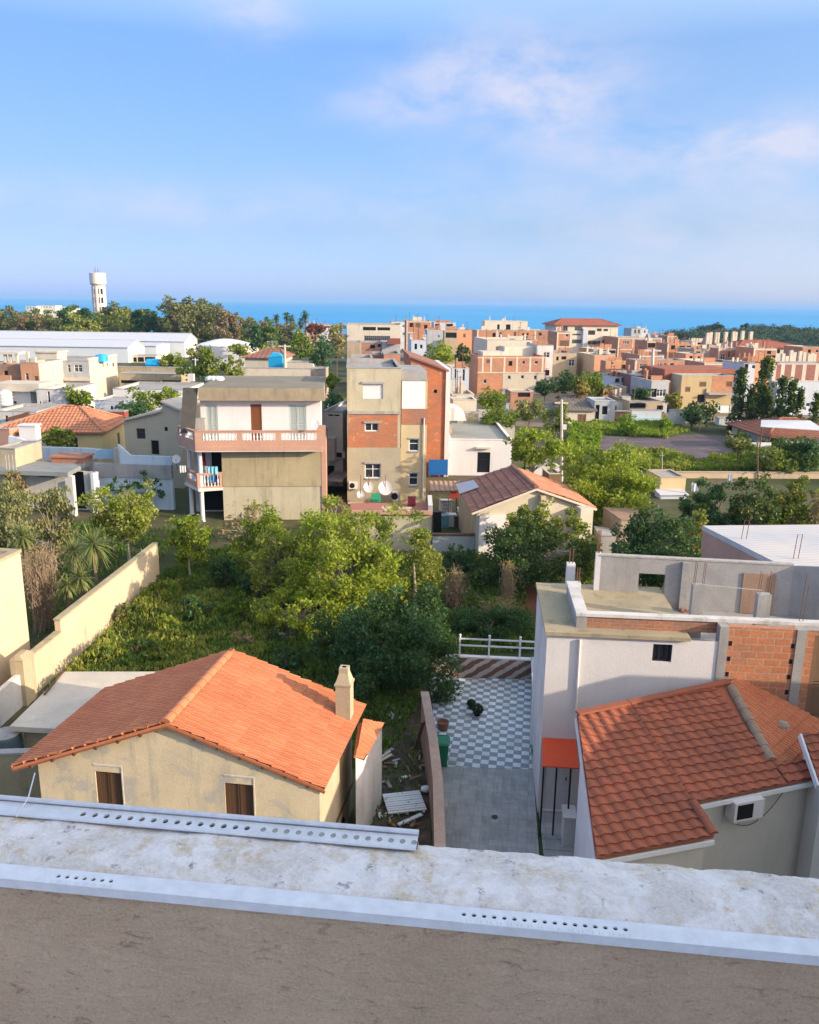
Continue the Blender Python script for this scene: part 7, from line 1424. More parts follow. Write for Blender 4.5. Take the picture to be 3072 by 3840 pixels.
for (x0, y0, x1, y1, Y, lab) in ((958, 690, 1000, 618, 63.5, 'white cloth hanging on the beige field wall, right of the yellow hut'), (655, 765, 720, 695, 61, 'white sheet hanging beside the yellow hut, close to its right')):
    p, q = PY(*rI(x0, y0), Y), PY(*rI(x1, y1), Y); mb = MB(); rows = []
    for k in range(7): f = k / 6; x = p.x + (q.x - p.x) * f; rows.append([Vector((x, Y + .06 * math.sin(f * 11), q.z)), Vector((x, Y + .1 * math.sin(f * 11 + .5), p.z))])
    mb.grid(rows); mb.grid([[v + Vector((0, .015, 0)) for v in r] for r in rows]); o = mb.build('cloth', M_paintw); tag(o, lab, 'cloth')
# utility poles and posts
def pole(reg, x, yt, yb, lab, r=.1, mat=None, Y=None, name='utility_pole'):
    b = PG(*reg(x, yb)) if Y is None else PY(*reg(x, yb), Y); t = PY(*reg(x, yt), b.y); mb = MB(); mb.tube([Vector((b.x, b.y, min(b.z, gz(b.y)))), Vector((t.x, t.y, t.z))], [r, r * .7], 8); root = thing(name, lab, 'pole', (b.x, b.y, min(b.z, gz(b.y))))
    mb.build('shaft', mat or M_woodold, root); mb = MB(); mb.bar(Vector((t.x - r * 4, t.y, t.z - .25)), Vector((t.x + r * 4, t.y, t.z - .25)), r * .8); mb.build('cross_arm', mat or M_woodold, root); return t
t = pole(rH, 1092, -110, 590, 'tall grey utility pole standing right of the brown pitched roof', .13, M_concw); mb = MB(); mb.box(Frame((t.x + .15, t.y), 0), 0, .35, -.1, .2, PY(*rH(1122, 130), t.y).z, PY(*rH(1122, 92), t.y).z); o = mb.build('meter_box', M_ac); tag(o, 'small white box fixed near the top of the grey utility pole', 'box')
pole(rI, 1212, 320, 660, 'thin wooden pole at the right of the beige field wall', .06); pole(rI, 410, 440, 650, 'thin pale pole at the left end of the beige field wall', .05, M_rub)
pole(rB, 577, 435, 510, 'slim white lamp post among the trees above the blue tarpaulin', .25, M_whiteold, Y=165); pole(rB, 680, 470, 640, 'pale post with a bulky head beside the blue tarpaulin hut', .25, M_cremef, Y=140)
pole(rA, 1618, 800, 920, 'slim white pole between the bushes right of the blue stack', .12, M_whiteold, Y=130); pole(rD, 435, 390, 600, 'tall white pole in front of the brick row house', .3, M_whiteold, Y=126)
# water tower
wy = 400.0; c = PY(*rA(822, 300), wy); zz = lambda y: PY(*rA(822, y), wy).z; rs = .5 * (PY(*rA(875, 300), wy).x - PY(*rA(772, 300), wy).x); rt = .5 * (PY(*rA(887, 150), wy).x - PY(*rA(757, 150), wy).x)
root = thing('water_tower', 'tall white round water tower with a drum tank and arched slots above the trees', 'water tower', (c.x, c.y, gz(wy)))
M_tower = plaster('tower_white', (.74, .66, .60), (.68, .61, .56), (.48, .42, .38), .12, .4)
mb = MB(); mb.lathe((c.x, c.y, 0), [(rs * .8, zz(205)), (rt * .78, zz(200)), (rt * .98, zz(188)), (rt, zz(184)), (rt, zz(104)), (rt * 1.02, zz(103)), (rt * 1.02, zz(98)), (rt * .9, zz(96)), (.05, zz(93))], 40); mb.build('tank', M_tower, root)
mb = MB(); mb.lathe((c.x, c.y, 0), [(rs * 1.08, gz(wy)), (rs, zz(330)), (rs, zz(208)), (rs * 1.04, zz(207)), (rs * 1.04, zz(203))], 40); mb.build('shaft', M_tower, root)
mb = MB()
for a_ in range(0, 360, 30):
    u_ = Vector((math.cos(R(a_)), math.sin(R(a_)), 0)); mb.bar(Vector((c.x, c.y, zz(430))) + u_ * rs * 1.03, Vector((c.x, c.y, zz(210))) + u_ * rs * 1.03, .55, .3, up=u_)
mb.build('ribs', M_tower, root)['kind'] = 'stuff'
for (y0, y1) in ((272, 226), (345, 298), (420, 375)):
    for a_ in (-120, -62, -42):
        u_ = Vector((math.cos(R(a_)), math.sin(R(a_)), 0)); v_ = Vector((-u_.y, u_.x, 0)); w_ = .5; z0, z1 = zz(y0), zz(y1); cc = Vector((c.x, c.y, 0)) + u_ * (rs - .02)
        pts = [cc - v_ * w_ + Vector((0, 0, z0)), cc + v_ * w_ + Vector((0, 0, z0))] + [cc + v_ * w_ * math.cos(math.pi * k / 6) + Vector((0, 0, z1 - w_ + w_ * math.sin(math.pi * k / 6))) for k in range(7)]
        mb = MB(); mb.prism(pts, u_ * .12); mb.build('arched_slot', M_dark, root)
mb = MB()
for dx_, h in ((-1.4, 1.6), (-.8, 2.6), (.2, 2.0), (.9, 1.2)): mb.tube([Vector((c.x + dx_, c.y, zz(95))), Vector((c.x + dx_, c.y, zz(95) + h))], .12, 5)
mb.build('antennas', M_steel, root)['kind'] = 'stuff'
# pale houses on the shore by the tower
for i, (x0, x1, yt, lab) in enumerate(((212, 300, 372, 'pale shore house with a flat roof, leftmost of the cluster left of the tower'), (300, 455, 366, 'widest pale shore house left of the water tower'), (455, 520, 378, 'small pale shore house in the cluster left of the water tower'), (520, 610, 392, 'low pale shore house closest to the left of the water tower'))):
    bld('shore_house', lab, 'house', rA, x0, x1, yt, Y=520 + i * 6, a=R(2), D=10, mat=M_whiteold, par=.3, wins=[(x0 + 12 + 24 * k, yt + 8, x0 + 22 + 24 * k, yt + 18, 'dark') for k in range(max(1, int((x1 - x0) / 26)))], group='pale houses on the shore')

# walls and sheds filling the plots in the middle distance
for (nm, lab, cat, reg, x0, x1, yt, Y, D, mt_, ws) in (
    ('rubble_wall', 'crumbling pale rubble wall behind the white flat house', 'wall', rC, 655, 960, 935, 84, .8, M_rub, []), ('plot_wall', 'long low beige plot wall below the round dark green tree', 'wall', rC, 480, 650, 950, 80, .6, M_ochre, []),
    ('white_back_shed', 'low white shed behind the utility pole and the brown pitched roof', 'shed', rH, 870, 1085, 440, 68, 3, M_whiteold, [(985, 480, 1020, 515, 'dark')]), ('slatted_lean_to', 'brownish slatted lean-to at the foot of the utility pole', 'lean-to', rH, 990, 1085, 492, 60, 2, M_woodold, []),
    ('dark_brick_shed', 'roofless brick shed with dark gaps left of the large dark trees', 'shed', rC, 920, 1105, 770, 108, 3, M_brickC, [(980, 780, 1080, 815, 'dark')]), ('grey_boundary', 'long grey boundary wall between the stone cottage and the willow-like tree', 'wall', rC, 880, 1365, 870, 108, .6, M_greyf, []),
    ('post_shed', 'small pale shed with a flat roof left of the white field wall', 'shed', rD, 0, 48, 790, 104, 3, M_cremef, [(8, 815, 30, 860, 'dark')]), ('junk_pile_wall', 'pale broken wall with a heap of rubble at the end of the shack row', 'wall', rD, 195, 262, 765, 109, 1, M_rub, []),
    ('yard_store', 'low concrete store with a flat roof behind the tall house annex', 'store', rG, 1150, 1345, 378, 88, 3, M_cremef, []), ('hillside_row', 'long low row of dusty brick roofs just below the cream rooftop house', 'house row', rC, 1050, 1230, 262, 205, 6, M_brickC, [(1080, 275, 1100, 300, 'dark'), (1150, 280, 1175, 305, 'dark')]),
    ('corner_tan_house', 'tan house with a flat roof between the two dark trees and the brick row house', 'house', rD, 150, 230, 690, 116, 4, M_tan, [(175, 705, 195, 740, 'dark')]), ('skyline_brick_house', 'brick house low on the skyline at the far right beyond the red hip roof', 'house', rD, 1600, 1760, 378, 190, 8, M_brickB, [(1640, 395, 1660, 420, 'dark'), (1700, 395, 1720, 420, 'white')]),
    ('peach_row_house', 'peach row house between the three-window brick house and the plain brown house', 'house', rD, 690, 830, 430, 165, 6, M_peach, [(720, 445, 740, 470, 'dark'), (780, 445, 800, 470, 'white')])):
    bld(nm, lab, cat, reg, x0, x1, yt, Y=Y, a=R(-5), D=D, mat=mt_, wins=ws, par=.1, cap=M_rub if cat == 'wall' else M_concw)
# ------------------------------------------------------------------ trees and plants
G = np.random.default_rng(11)
L_lime = leafmat('lime_leaves', [(.30, .40, .035), (.38, .46, .045), (.20, .30, .03), (.46, .48, .09)], .45)
L_mid = leafmat('mid_green_leaves', [(.11, .19, .025), (.17, .25, .03), (.07, .13, .02), (.24, .28, .04)], .4)
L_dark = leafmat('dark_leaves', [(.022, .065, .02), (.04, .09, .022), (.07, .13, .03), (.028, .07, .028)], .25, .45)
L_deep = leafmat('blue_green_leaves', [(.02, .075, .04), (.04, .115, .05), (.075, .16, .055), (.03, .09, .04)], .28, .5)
L_olive = leafmat('olive_leaves', [(.28, .32, .055), (.35, .37, .085), (.19, .25, .04), (.41, .39, .13)], .4)
L_dry = leafmat('dry_leaves', [(.30, .22, .12), (.24, .17, .10), (.36, .28, .17), (.18, .14, .07)], .2, .8)
L_gold = leafmat('golden_leaves', [(.30, .22, .05), (.24, .20, .04), (.34, .27, .08)], .25)
L_grey = leafmat('grey_green_leaves', [(.22, .24, .10), (.29, .28, .13), (.15, .18, .07), (.33, .30, .16)], .3)
L_weed = leafmat('weed_leaves', [(.07, .17, .035), (.12, .25, .04), (.045, .12, .035), (.19, .28, .045), (.2, .18, .08)], .35)
L_grass = leafmat('bright_grass', [(.16, .31, .02), (.23, .38, .025), (.11, .22, .02), (.30, .34, .05)], .35)
L_far = leafmat('far_leaves', [(.13, .145, .05), (.18, .18, .065), (.09, .11, .045)], .15)
L_wood = leafmat('far_wood_leaves', [(.045, .09, .05), (.07, .12, .06), (.035, .07, .045)], .1)
L_red = leafmat('red_leaves', [(.16, .05, .04), (.20, .07, .05)], .2)
L_pinkf = leafmat('pink_flowers', [(.22, .07, .12), (.12, .06, .08)], .2)
def unit(n): v = G.normal(size=(n, 3)); return v / np.linalg.norm(v, axis=1)[:, None]
def leafmesh(name, P, size, mat, parent, Nn=None, asp=.55, up=None):
    """one small bent leaf (two triangles sharing a rib) at every point of P (world coordinates)"""
    n = len(P); s = size * G.uniform(.6, 1.35, n)[:, None]
    a = unit(n) if up is None else up + .35 * unit(n); a /= np.linalg.norm(a, axis=1)[:, None]
    b = np.cross(a, unit(n)); b /= (np.linalg.norm(b, axis=1)[:, None] + 1e-9); c = np.cross(a, b)
    V = np.empty((n, 4, 3)); V[:, 0] = P - a * s; V[:, 2] = P + a * s; V[:, 1] = P + b * s * asp + c * s * .22; V[:, 3] = P - b * s * asp + c * s * .22
    org = np.array(ORG[parent.name]) if parent is not None else P.mean(0) * [1, 1, 0]
    V = (V - org).reshape(-1, 3).astype(np.float32)
    me = bpy.data.meshes.new(name); me.vertices.add(4 * n); me.vertices.foreach_set('co', V.ravel()); me.loops.add(4 * n); me.loops.foreach_set('vertex_index', np.arange(4 * n, dtype=np.int32))
    me.polygons.add(n); me.polygons.foreach_set('loop_start', np.arange(0, 4 * n, 4, dtype=np.int32)); me.polygons.foreach_set('loop_total', np.full(n, 4, dtype=np.int32)); me.materials.append(mat); me.update(calc_edges=True)
    o = bpy.data.objects.new(name, me); COL.objects.link(o)
    if parent is not None: o.parent = parent
    else: o.location = org
    ORG[o.name] = Vector(org); return o
def clumps(c, rad, n, r0, r1, shape='round'):
    out = []; rad = np.array(rad)
    for _ in range(n):
        d = unit(1)[0]; q = G.uniform(.3, 1.0) ** .5 * (1.02 + .75 * mnoise.noise(Vector(d * 1.7) + Vector(c)))
        if shape == 'dome': d[2] = abs(d[2]) * 1.0 - .25
        p = c + d * rad * q * .86
        if shape == 'cone': 
            f = G.uniform(0, 1); ph = G.uniform(0, 6.283); w = (1 - f) ** .75 * G.uniform(.35, 1.0); p = c + np.array([math.cos(ph) * rad[0] * w, math.sin(ph) * rad[1] * w, (f * 2 - 1) * rad[2]])
        out.append((p, G.uniform(r0, r1)))
    return out
def leafpts(cl, n, flat=.75):
    w = np.array([r * r for _, r in cl]); idx = G.choice(len(cl), n, p=w / w.sum()); C = np.array([p for p, _ in cl])[idx]; Rr = np.array([r for _, r in cl])[idx]
    d = unit(n); q = G.uniform(.12, 1, n) ** .5; d[:, 2] *= flat
    q = q * (1 + .22 * np.sin(d[:, 0] * 7 + Rr * 40) * np.cos(d[:, 1] * 6 + idx))
    return C + d * (Rr * q)[:, None]
def tree(name, label, loc, c, rad, ncl, nleaf, lsize, leaf, bark=None, tr=.12, cr=(.25, .5), shape='round', limbs=9, group=None, cat='tree', twigs=0, up=None, stems=1, leaf2=None, f2=.0):
    """trunk(s), limbs reaching the leaf clumps, crown of separate leaves"""
    bark = bark or M_bark; root = thing(name, label, cat, loc, group); L = Vector(loc); c = np.array(c, float); rad = np.array(rad, float)
    cl = clumps(c, rad, ncl, rad.mean() * cr[0], rad.mean() * cr[1], shape); mb = MB()
    for k in range(stems):
        o = Vector((rnd.uniform(-.25, .25) * (stems > 1), rnd.uniform(-.2, .2) * (stems > 1), 0)); top = Vector(c) - Vector((0, 0, rad[2] * .35)) + o * 2; mid = (L + o + top) / 2 + Vector((rnd.uniform(-.2, .2), rnd.uniform(-.2, .2), 0)) * min(1, rad[0] * .4)
        mb.tube([L + o - Vector((0, 0, .1)), (L + o + mid) / 2, mid, top], [tr * 1.15, tr * .95, tr * .85, tr * .6], 8)
        for p, r in sorted(cl, key=lambda q: q[0][2])[:: max(1, len(cl) // max(1, limbs))]:
            s = mid.lerp(top, rnd.uniform(.2, 1.0)); e = Vector(p); m_ = s.lerp(e, .5) + Vector((0, 0, .08 * (e - s).length)); mb.tube([s, m_, e], [tr * .45, tr * .28, tr * .08], 5)
            for _ in range(twigs): mb.tube([m_.lerp(e, rnd.uniform(.2, 1)), e + Vector(unit(1)[0] * r * 1.1)], [tr * .12, tr * .03], 3, cap=False)
    mb.build('trunk', bark, root)
    n2 = int(nleaf * f2); P = leafpts(cl, nleaf); upv = None if up is None else np.tile(np.array(up, float), (nleaf, 1))
    leafmesh('crown', P, lsize, leaf, root, up=upv)
    if n2: leafmesh('sprigs', leafpts(cl[:max(1, int(len(cl) * .4))], n2), lsize, leaf2, root)['kind'] = 'stuff'
    return root
def ptree(name, label, reg, xl, xr, yt, yb, Y, leaf, zb=None, depth=None, dens=1.0, ls=None, **k):
    """crown outline from the photograph, standing on the ground at distance Y"""
    a, b, t, m_ = PY(*reg(xl, (yt + yb) / 2), Y), PY(*reg(xr, (yt + yb) / 2), Y), PY(*reg((xl + xr) / 2, yt), Y), PY(*reg((xl + xr) / 2, yb), Y)
    g_ = gz(Y); zlo = max(m_.z, g_ + .15) if zb is None else g_ + zb; c = ((a.x + b.x) / 2, Y, (t.z + zlo) / 2); rad = ((b.x - a.x) / 2 * 1.04, (depth or (b.x - a.x) / 2) * 1.0, (t.z - zlo) / 2 * 1.06)
    if Y < 62 and k.get('cat') != 'hedge':
        kc = k.get('cr', (.25, .5)); k['cr'] = (kc[0] * .6, kc[1] * .62); k['ncl'] = int(k.get('ncl', 34) * 2.3); k['limbs'] = int(k.get('limbs', 12) * 1.5)
    ls = ls or max(.055, Y * .0021); area = (rad[0] * rad[2] + rad[0] * rad[1] + rad[1] * rad[2]) * 4
    n = int(min(30000, max(500, dens * area * 1.15 / (ls * ls)))); ncl = k.pop('ncl', int(18 + 26 * min(1, rad[0] / 3)))
    return tree(name, label, (c[0], Y, g_), c, rad, ncl, n, ls, leaf, tr=k.pop('tr', max(.06, rad[0] * .045)), **k)
# --- garden trees
ptree('garden_tree', 'widest sunlit yellow-green tree in the middle of the overgrown garden', rQ, 430, 1290, 200, 900, 35.5, L_lime, dens=1.15, cr=(.2, .36), ncl=84, limbs=40, twigs=5, bark=M_barkpale, tr=.13, depth=3.2, leaf2=L_olive, f2=.3, ls=.088)
ptree('garden_tree', 'sunlit spreading tree at the left edge of the widest garden tree', rQ, 205, 640, 330, 780, 36.8, L_olive, dens=.9, cr=(.22, .4), ncl=40, limbs=20, twigs=4, bark=M_barkpale, ls=.075, leaf2=L_lime, f2=.5)
ptree('garden_tree', 'low leaning branchy tree whose leaf sprays hang over the weeds', rQ, 220, 900, 690, 1000, 33.6, L_lime, dens=.8, cr=(.22, .36), ncl=32, limbs=16, twigs=3, bark=M_barkpale, ls=.07, depth=1.3)
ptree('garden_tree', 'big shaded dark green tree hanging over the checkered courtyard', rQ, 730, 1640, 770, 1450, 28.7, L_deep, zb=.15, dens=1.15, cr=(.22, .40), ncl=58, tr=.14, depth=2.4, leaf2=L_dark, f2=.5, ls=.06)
ptree('garden_tree', 'slim half-lit tree with a dead pale trunk right of the widest garden tree', rQ, 1190, 1480, 270, 900, 36.6, L_olive, dens=.8, cr=(.3, .5), bark=M_barkpale, leaf2=L_mid, f2=.6, ls=.07)
ptree('garden_tree', 'dark half-shaded tree left of the widest garden tree', rQ, 150, 520, 230, 640, 41.5, L_mid, dens=.9, cr=(.3, .5), leaf2=L_lime, f2=.3)
p = PY(*rQ(1296, 540), 35.8); q = PY(*rQ(1300, 900), 35.8); mb = MB(); mb.tube([Vector((q.x, q.y, -.05)), (p + Vector((q.x, q.y, 0))) / 2 + Vector((.05, 0, 0)), p], [.10, .08, .05], 8); o = mb.build('dead_trunk', M_barkpale); tag(o, 'bare pale dead trunk rising in front of the slim half-lit tree', 'tree trunk')
ptree('shrub', 'pale dry twiggy shrub against the foot of the villa flank', rQ, 50, 330, 190, 400, 44.5, L_dry, dens=.35, cr=(.25, .45), twigs=6, limbs=24, bark=M_barkpale, cat='shrub'); ptree('shrub', 'tall thin pale shrub at the mouth of the dark gap', rQ, 715, 890, 90, 330, 46.0, L_dry, dens=.4, cr=(.25, .4), twigs=6, limbs=24, bark=M_barkpale, cat='shrub', leaf2=L_olive, f2=.5)
ptree('shrub', 'thin leafy saplings standing up against the villa flank', rQ, 160, 420, 130, 330, 46.5, L_olive, dens=.2, cr=(.18, .3), twigs=4, limbs=16, bark=M_barkpale, cat='shrub')
ptree('garden_tree', 'round sunlit orange tree in front of the villa loggia', rJ, 1385, 1730, 375, 775, 41.0, L_lime, zb=.7, dens=1.0, cr=(.28, .45), leaf2=L_mid, f2=.5, bark=M_barkpale)
ptree('garden_tree', 'sunlit round tree with grey twigs behind the high end of the garden wall', rJ, 760, 1330, 160, 680, 43.5, L_olive, zb=1.0, dens=.75, cr=(.26, .42), twigs=4, limbs=26, bark=M_barkpale, leaf2=L_lime, f2=.35, depth=2.0)
ptree('shrub', 'small dark climbing plants on the blue yard wall', rJ, 850, 1420, 70, 260, 54.5, L_deep, zb=.1, dens=.45, cr=(.16, .3), ncl=26, cat='shrub', depth=.7)
ptree('garden_tree', 'feathery grey-green tree at the left margin, the larger of two', rJ, -120, 280, 110, 660, 40.5, L_grey, zb=.4, dens=.9, cr=(.28, .44), twigs=3, up=(.25, -.1, -1), bark=M_barkpale)
ptree('garden_tree', 'feathery grey-green tree in front of the white corner column', rJ, 230, 620, 150, 560, 42.5, L_grey, zb=.4, dens=.75, cr=(.28, .44), twigs=3, up=(.1, -.2, -1), bark=M_barkpale, leaf2=L_dry, f2=.3)
ptree('shrub', 'tall dry reedy shrub rising by the rebar of the grey slab roof', rJ, 30, 190, 0, 260, 46.0, L_dry, dens=.4, cr=(.22, .4), twigs=5, limbs=20, up=(0, 0, 1), cat='shrub', leaf2=L_olive, f2=.5)
# dry twiggy bush by the cream wall
def twigbush(label, reg, xl, xr, yt, yb, Y, n, mat, leaf=None):
    a, b, t, m_ = PY(*reg(xl, yt), Y), PY(*reg(xr, yt), Y), PY(*reg(xl, yt), Y), PY(*reg(xl, yb), Y); cx, w, z1 = (a.x + b.x) / 2, (b.x - a.x) / 2, t.z; z0 = max(0, m_.z)
    root = thing('dry_bush', label, 'bush', (cx, Y, 0)); mb = MB()
    for i in range(n):
        s = Vector((cx + rnd.gauss(0, .22) * w, Y + rnd.gauss(0, .3), rnd.uniform(0, .3))); h = rnd.uniform(.45, 1) * z1; e = Vector((cx + rnd.gauss(0, .5) * w, Y + rnd.gauss(0, .6), h)); m2 = s.lerp(e, .55) + Vector((rnd.gauss(0, .1), 0, .1 * h)); f_ = e + Vector((rnd.gauss(0, .3), rnd.gauss(0, .2), -rnd.uniform(.1, .7)))
        mb.tube([s, m2, e, f_], [.014, .011, .007, .003], 4, cap=False)
    mb.build('branches', mat, root); P = np.array([[cx + rnd.gauss(0, .45) * w, Y + rnd.gauss(0, .4), rnd.uniform(.15, 1) * z1] for _ in range(n * 4)]); leafmesh('leaves', P, .06, leaf or L_dry, root); return root
M_twig = simple('dry_twig', (.34, .25, .18), .9, .1, var=.4)
twigbush('tangled dry brown bush growing beside the tall cream house wall', rJ, 185, 420, 650, 1220, 34.0, 300, M_twig)
twigbush('pale dry bush on the red earth right of the widest garden tree', rU, 130, 330, 625, 900, 37.5, 120, M_twig); twigbush('dry brown creeper on a broken stump in front of the citrus tree', rU, 615, 720, 555, 860, 37.0, 110, M_twig, L_gold)
twigbush('dry bush crest on the red earth above the dark hedge', rU, 420, 760, 840, 960, 35.6, 90, M_twig, L_olive)
# yucca / dracaena with sword leaves
def yucca(label, reg, x, y, Y, r, ztrunk):
    c = PY(*reg(x, y), Y); root = thing('yucca', label, 'yucca', (c.x, c.y, 0), 'sword-leaved plants behind the garden wall'); mb = MB(); mb.tube([Vector((c.x + .1, c.y, -.05)), Vector((c.x, c.y, c.z * .5)), c], [.11, .09, .08], 8); mb.build('trunk', M_bark, root); mb = MB()
    for i in range(130):
        el = math.asin(rnd.uniform(-.75, 1)); az_ = rnd.uniform(0, 6.283); d = Vector((math.cos(el) * math.cos(az_), math.cos(el) * math.sin(az_), math.sin(el))); L = r * rnd.uniform(.75, 1.1); sd = d.cross(Vector((0, 0, 1))).normalized() * .028; drop = Vector((0, 0, -.25 * L * (1.2 - d.z)))
        a, m_, e = c + d * .08, c + d * L * .6 + drop * .3, c + d * L + drop; n = len(mb.v); mb.v.extend(tuple(v) for v in (a - sd * .6, a + sd * .6, m_ + sd, m_ - sd, e)); mb.f += [(n, n + 1, n + 2, n + 3), (n + 3, n + 2, n + 4)]; mb.m += [0, 0]
    mb.build('leaves', L_yucca, root); mb = MB()
    for i in range(30):
        az_ = rnd.uniform(0, 6.283); d = Vector((math.cos(az_) * .5, math.sin(az_) * .5, -1)); e = c + d * r * rnd.uniform(.5, .9); sd = d.cross(Vector((0, 0, 1))).normalized() * .025; mb.face([c - sd, c + sd, e + sd * .3, e - sd * .3])
    mb.build('dead_leaves', L_dry, root)
L_yucca = leafmat('yucca_leaves', [(.16, .20, .06), (.22, .25, .08), (.12, .16, .05), (.28, .27, .11)], .2)
yucca('tallest yucca with drooping sword leaves behind the garden wall', rJ, 770, 640, 37.0, 1.15, 1); yucca('small yucca close to the garden wall coping', rJ, 665, 920, 33.6, .75, .6); yucca('low yucca left of the small one near the wall coping', rJ, 555, 985, 33.2, .6, .5); yucca('yucca half hidden left of the tallest one', rJ, 610, 700, 38.5, .9, .8); yucca('yucca at the left end of the fallen log', rJ, 190, 580, 38.0, .9, 1)
a, b = PZ(*rJ(245, 590), .5), PZ(*rJ(540, 695), .11); mb = MB(); mb.tube([a, a.lerp(b, .5), b], [.10, .12, .13], 9); o = mb.build('leaning_log', M_barkpale); tag(o, 'thick pale log lying across the yard behind the yuccas', 'log')
# --- right of the garden
ptree('citrus_tree', 'broad dark citrus tree with forked pale trunks in front of the pitched roof house', rU, 425, 1240, 230, 740, 41.0, L_dark, dens=1.0, cr=(.24, .4), ncl=50, stems=3, bark=M_barkpale, tr=.08, depth=3, leaf2=L_gold, f2=.04); ptree('citrus_tree', 'paler olive crest standing in for the sunlit top of the broad citrus tree', rU, 600, 1240, 80, 420, 43.0, L_olive, dens=.8, cr=(.22, .38), ncl=34, depth=1.3, leaf2=L_mid, f2=.4)  # olive crest paints in the sunlit top of the citrus
ptree('shrub', 'half-lit olive shrub between the citrus tree and the ruined wall', rU, 1190, 1400, 300, 900, 40.0, L_mid, zb=.2, dens=.8, cr=(.3, .5), cat='shrub', leaf2=L_olive, f2=.3)
ptree('shrub', 'dark mixed shrubs under the blue-grey yard wall', rU, 60, 430, 440, 760, 42.0, L_deep, zb=.1, dens=.8, cr=(.22, .4), cat='shrub', depth=1.2); ptree('shrub', 'greyish shrub beside the red earth under the yard wall', rU, 330, 600, 560, 770, 40.0, L_dark, zb=.1, dens=.7, cr=(.25, .45), cat='shrub', depth=1.0)
ptree('hedge', 'dense dark green hedge behind the white railing', rU, 130, 900, 940, 1230, 34.0, L_deep, zb=0.0, dens=1.0, cr=(.2, .32), ncl=60, cat='hedge', depth=1.1, ls=.06, leaf2=L_dark, f2=.4)
ptree('field_tree', 'biggest bright lime-green tree right of the utility pole', rI, -370, 385, 400, 900, 52.0, L_lime, zb=.4, dens=.85, cr=(.24, .42), ncl=60, leaf2=L_mid, f2=.25, depth=3.6)
ptree('field_tree', 'bright lime-green tree in front of the white flat house', rH, 640, 1090, 80, 470, 56.0, L_lime, dens=.75, cr=(.24, .42), leaf2=L_mid, f2=.3, bark=M_barkpale); ptree('shrub', 'lime-green bush right of the utility pole foot behind the pitched roof', rH, 1090, 1300, 200, 470, 58.0, L_lime, zb=.1, dens=.7, cr=(.25, .45), cat='shrub')
ptree('garden_tree', 'large dark tree left of the golden-fruited one before the beige field wall', rI, 590, 1080, 680, 1030, 47.5, L_deep, zb=.2, dens=.9, cr=(.24, .42), leaf2=L_dark, f2=.5); ptree('garden_tree', 'dark tree dotted with golden fruit before the beige field wall', rI, 980, 1420, 650, 1020, 46.0, L_dark, zb=.2, dens=.9, cr=(.24, .42), leaf2=L_gold, f2=.10); ptree('garden_tree', 'tall half-lit tree at the right margin before the beige field wall', rI, 1330, 1700, 590, 1020, 47.0, L_mid, zb=.2, dens=.9, cr=(.22, .42), leaf2=L_gold, f2=.25)
ptree('garden_tree', 'dry pale bush at the right margin beside the tall half-lit tree', rI, 1640, 1800, 720, 1010, 46.0, L_dry, zb=.1, dens=.5, cr=(.24, .42), twigs=4)
ptree('garden_tree', 'large shaded dark tree behind the ruined concrete wall', rI, 20, 560, 880, 1330, 37.5, L_deep, zb=.2, dens=1.0, cr=(.24, .42), ncl=44, leaf2=L_dark, f2=.3); ptree('garden_tree', 'shaded dark tree against the salmon wall of the concrete roof building', rI, 470, 770, 1000, 1340, 37.0, L_deep, zb=.1, dens=.9, cr=(.24, .42)); ptree('garden_tree', 'small sunlit yellow-green tree standing out from the dark trees by the salmon wall', rI, 580, 790, 885, 1110, 40.5, L_olive, zb=.5, dens=.8, cr=(.25, .45), leaf2=L_gold, f2=.3)
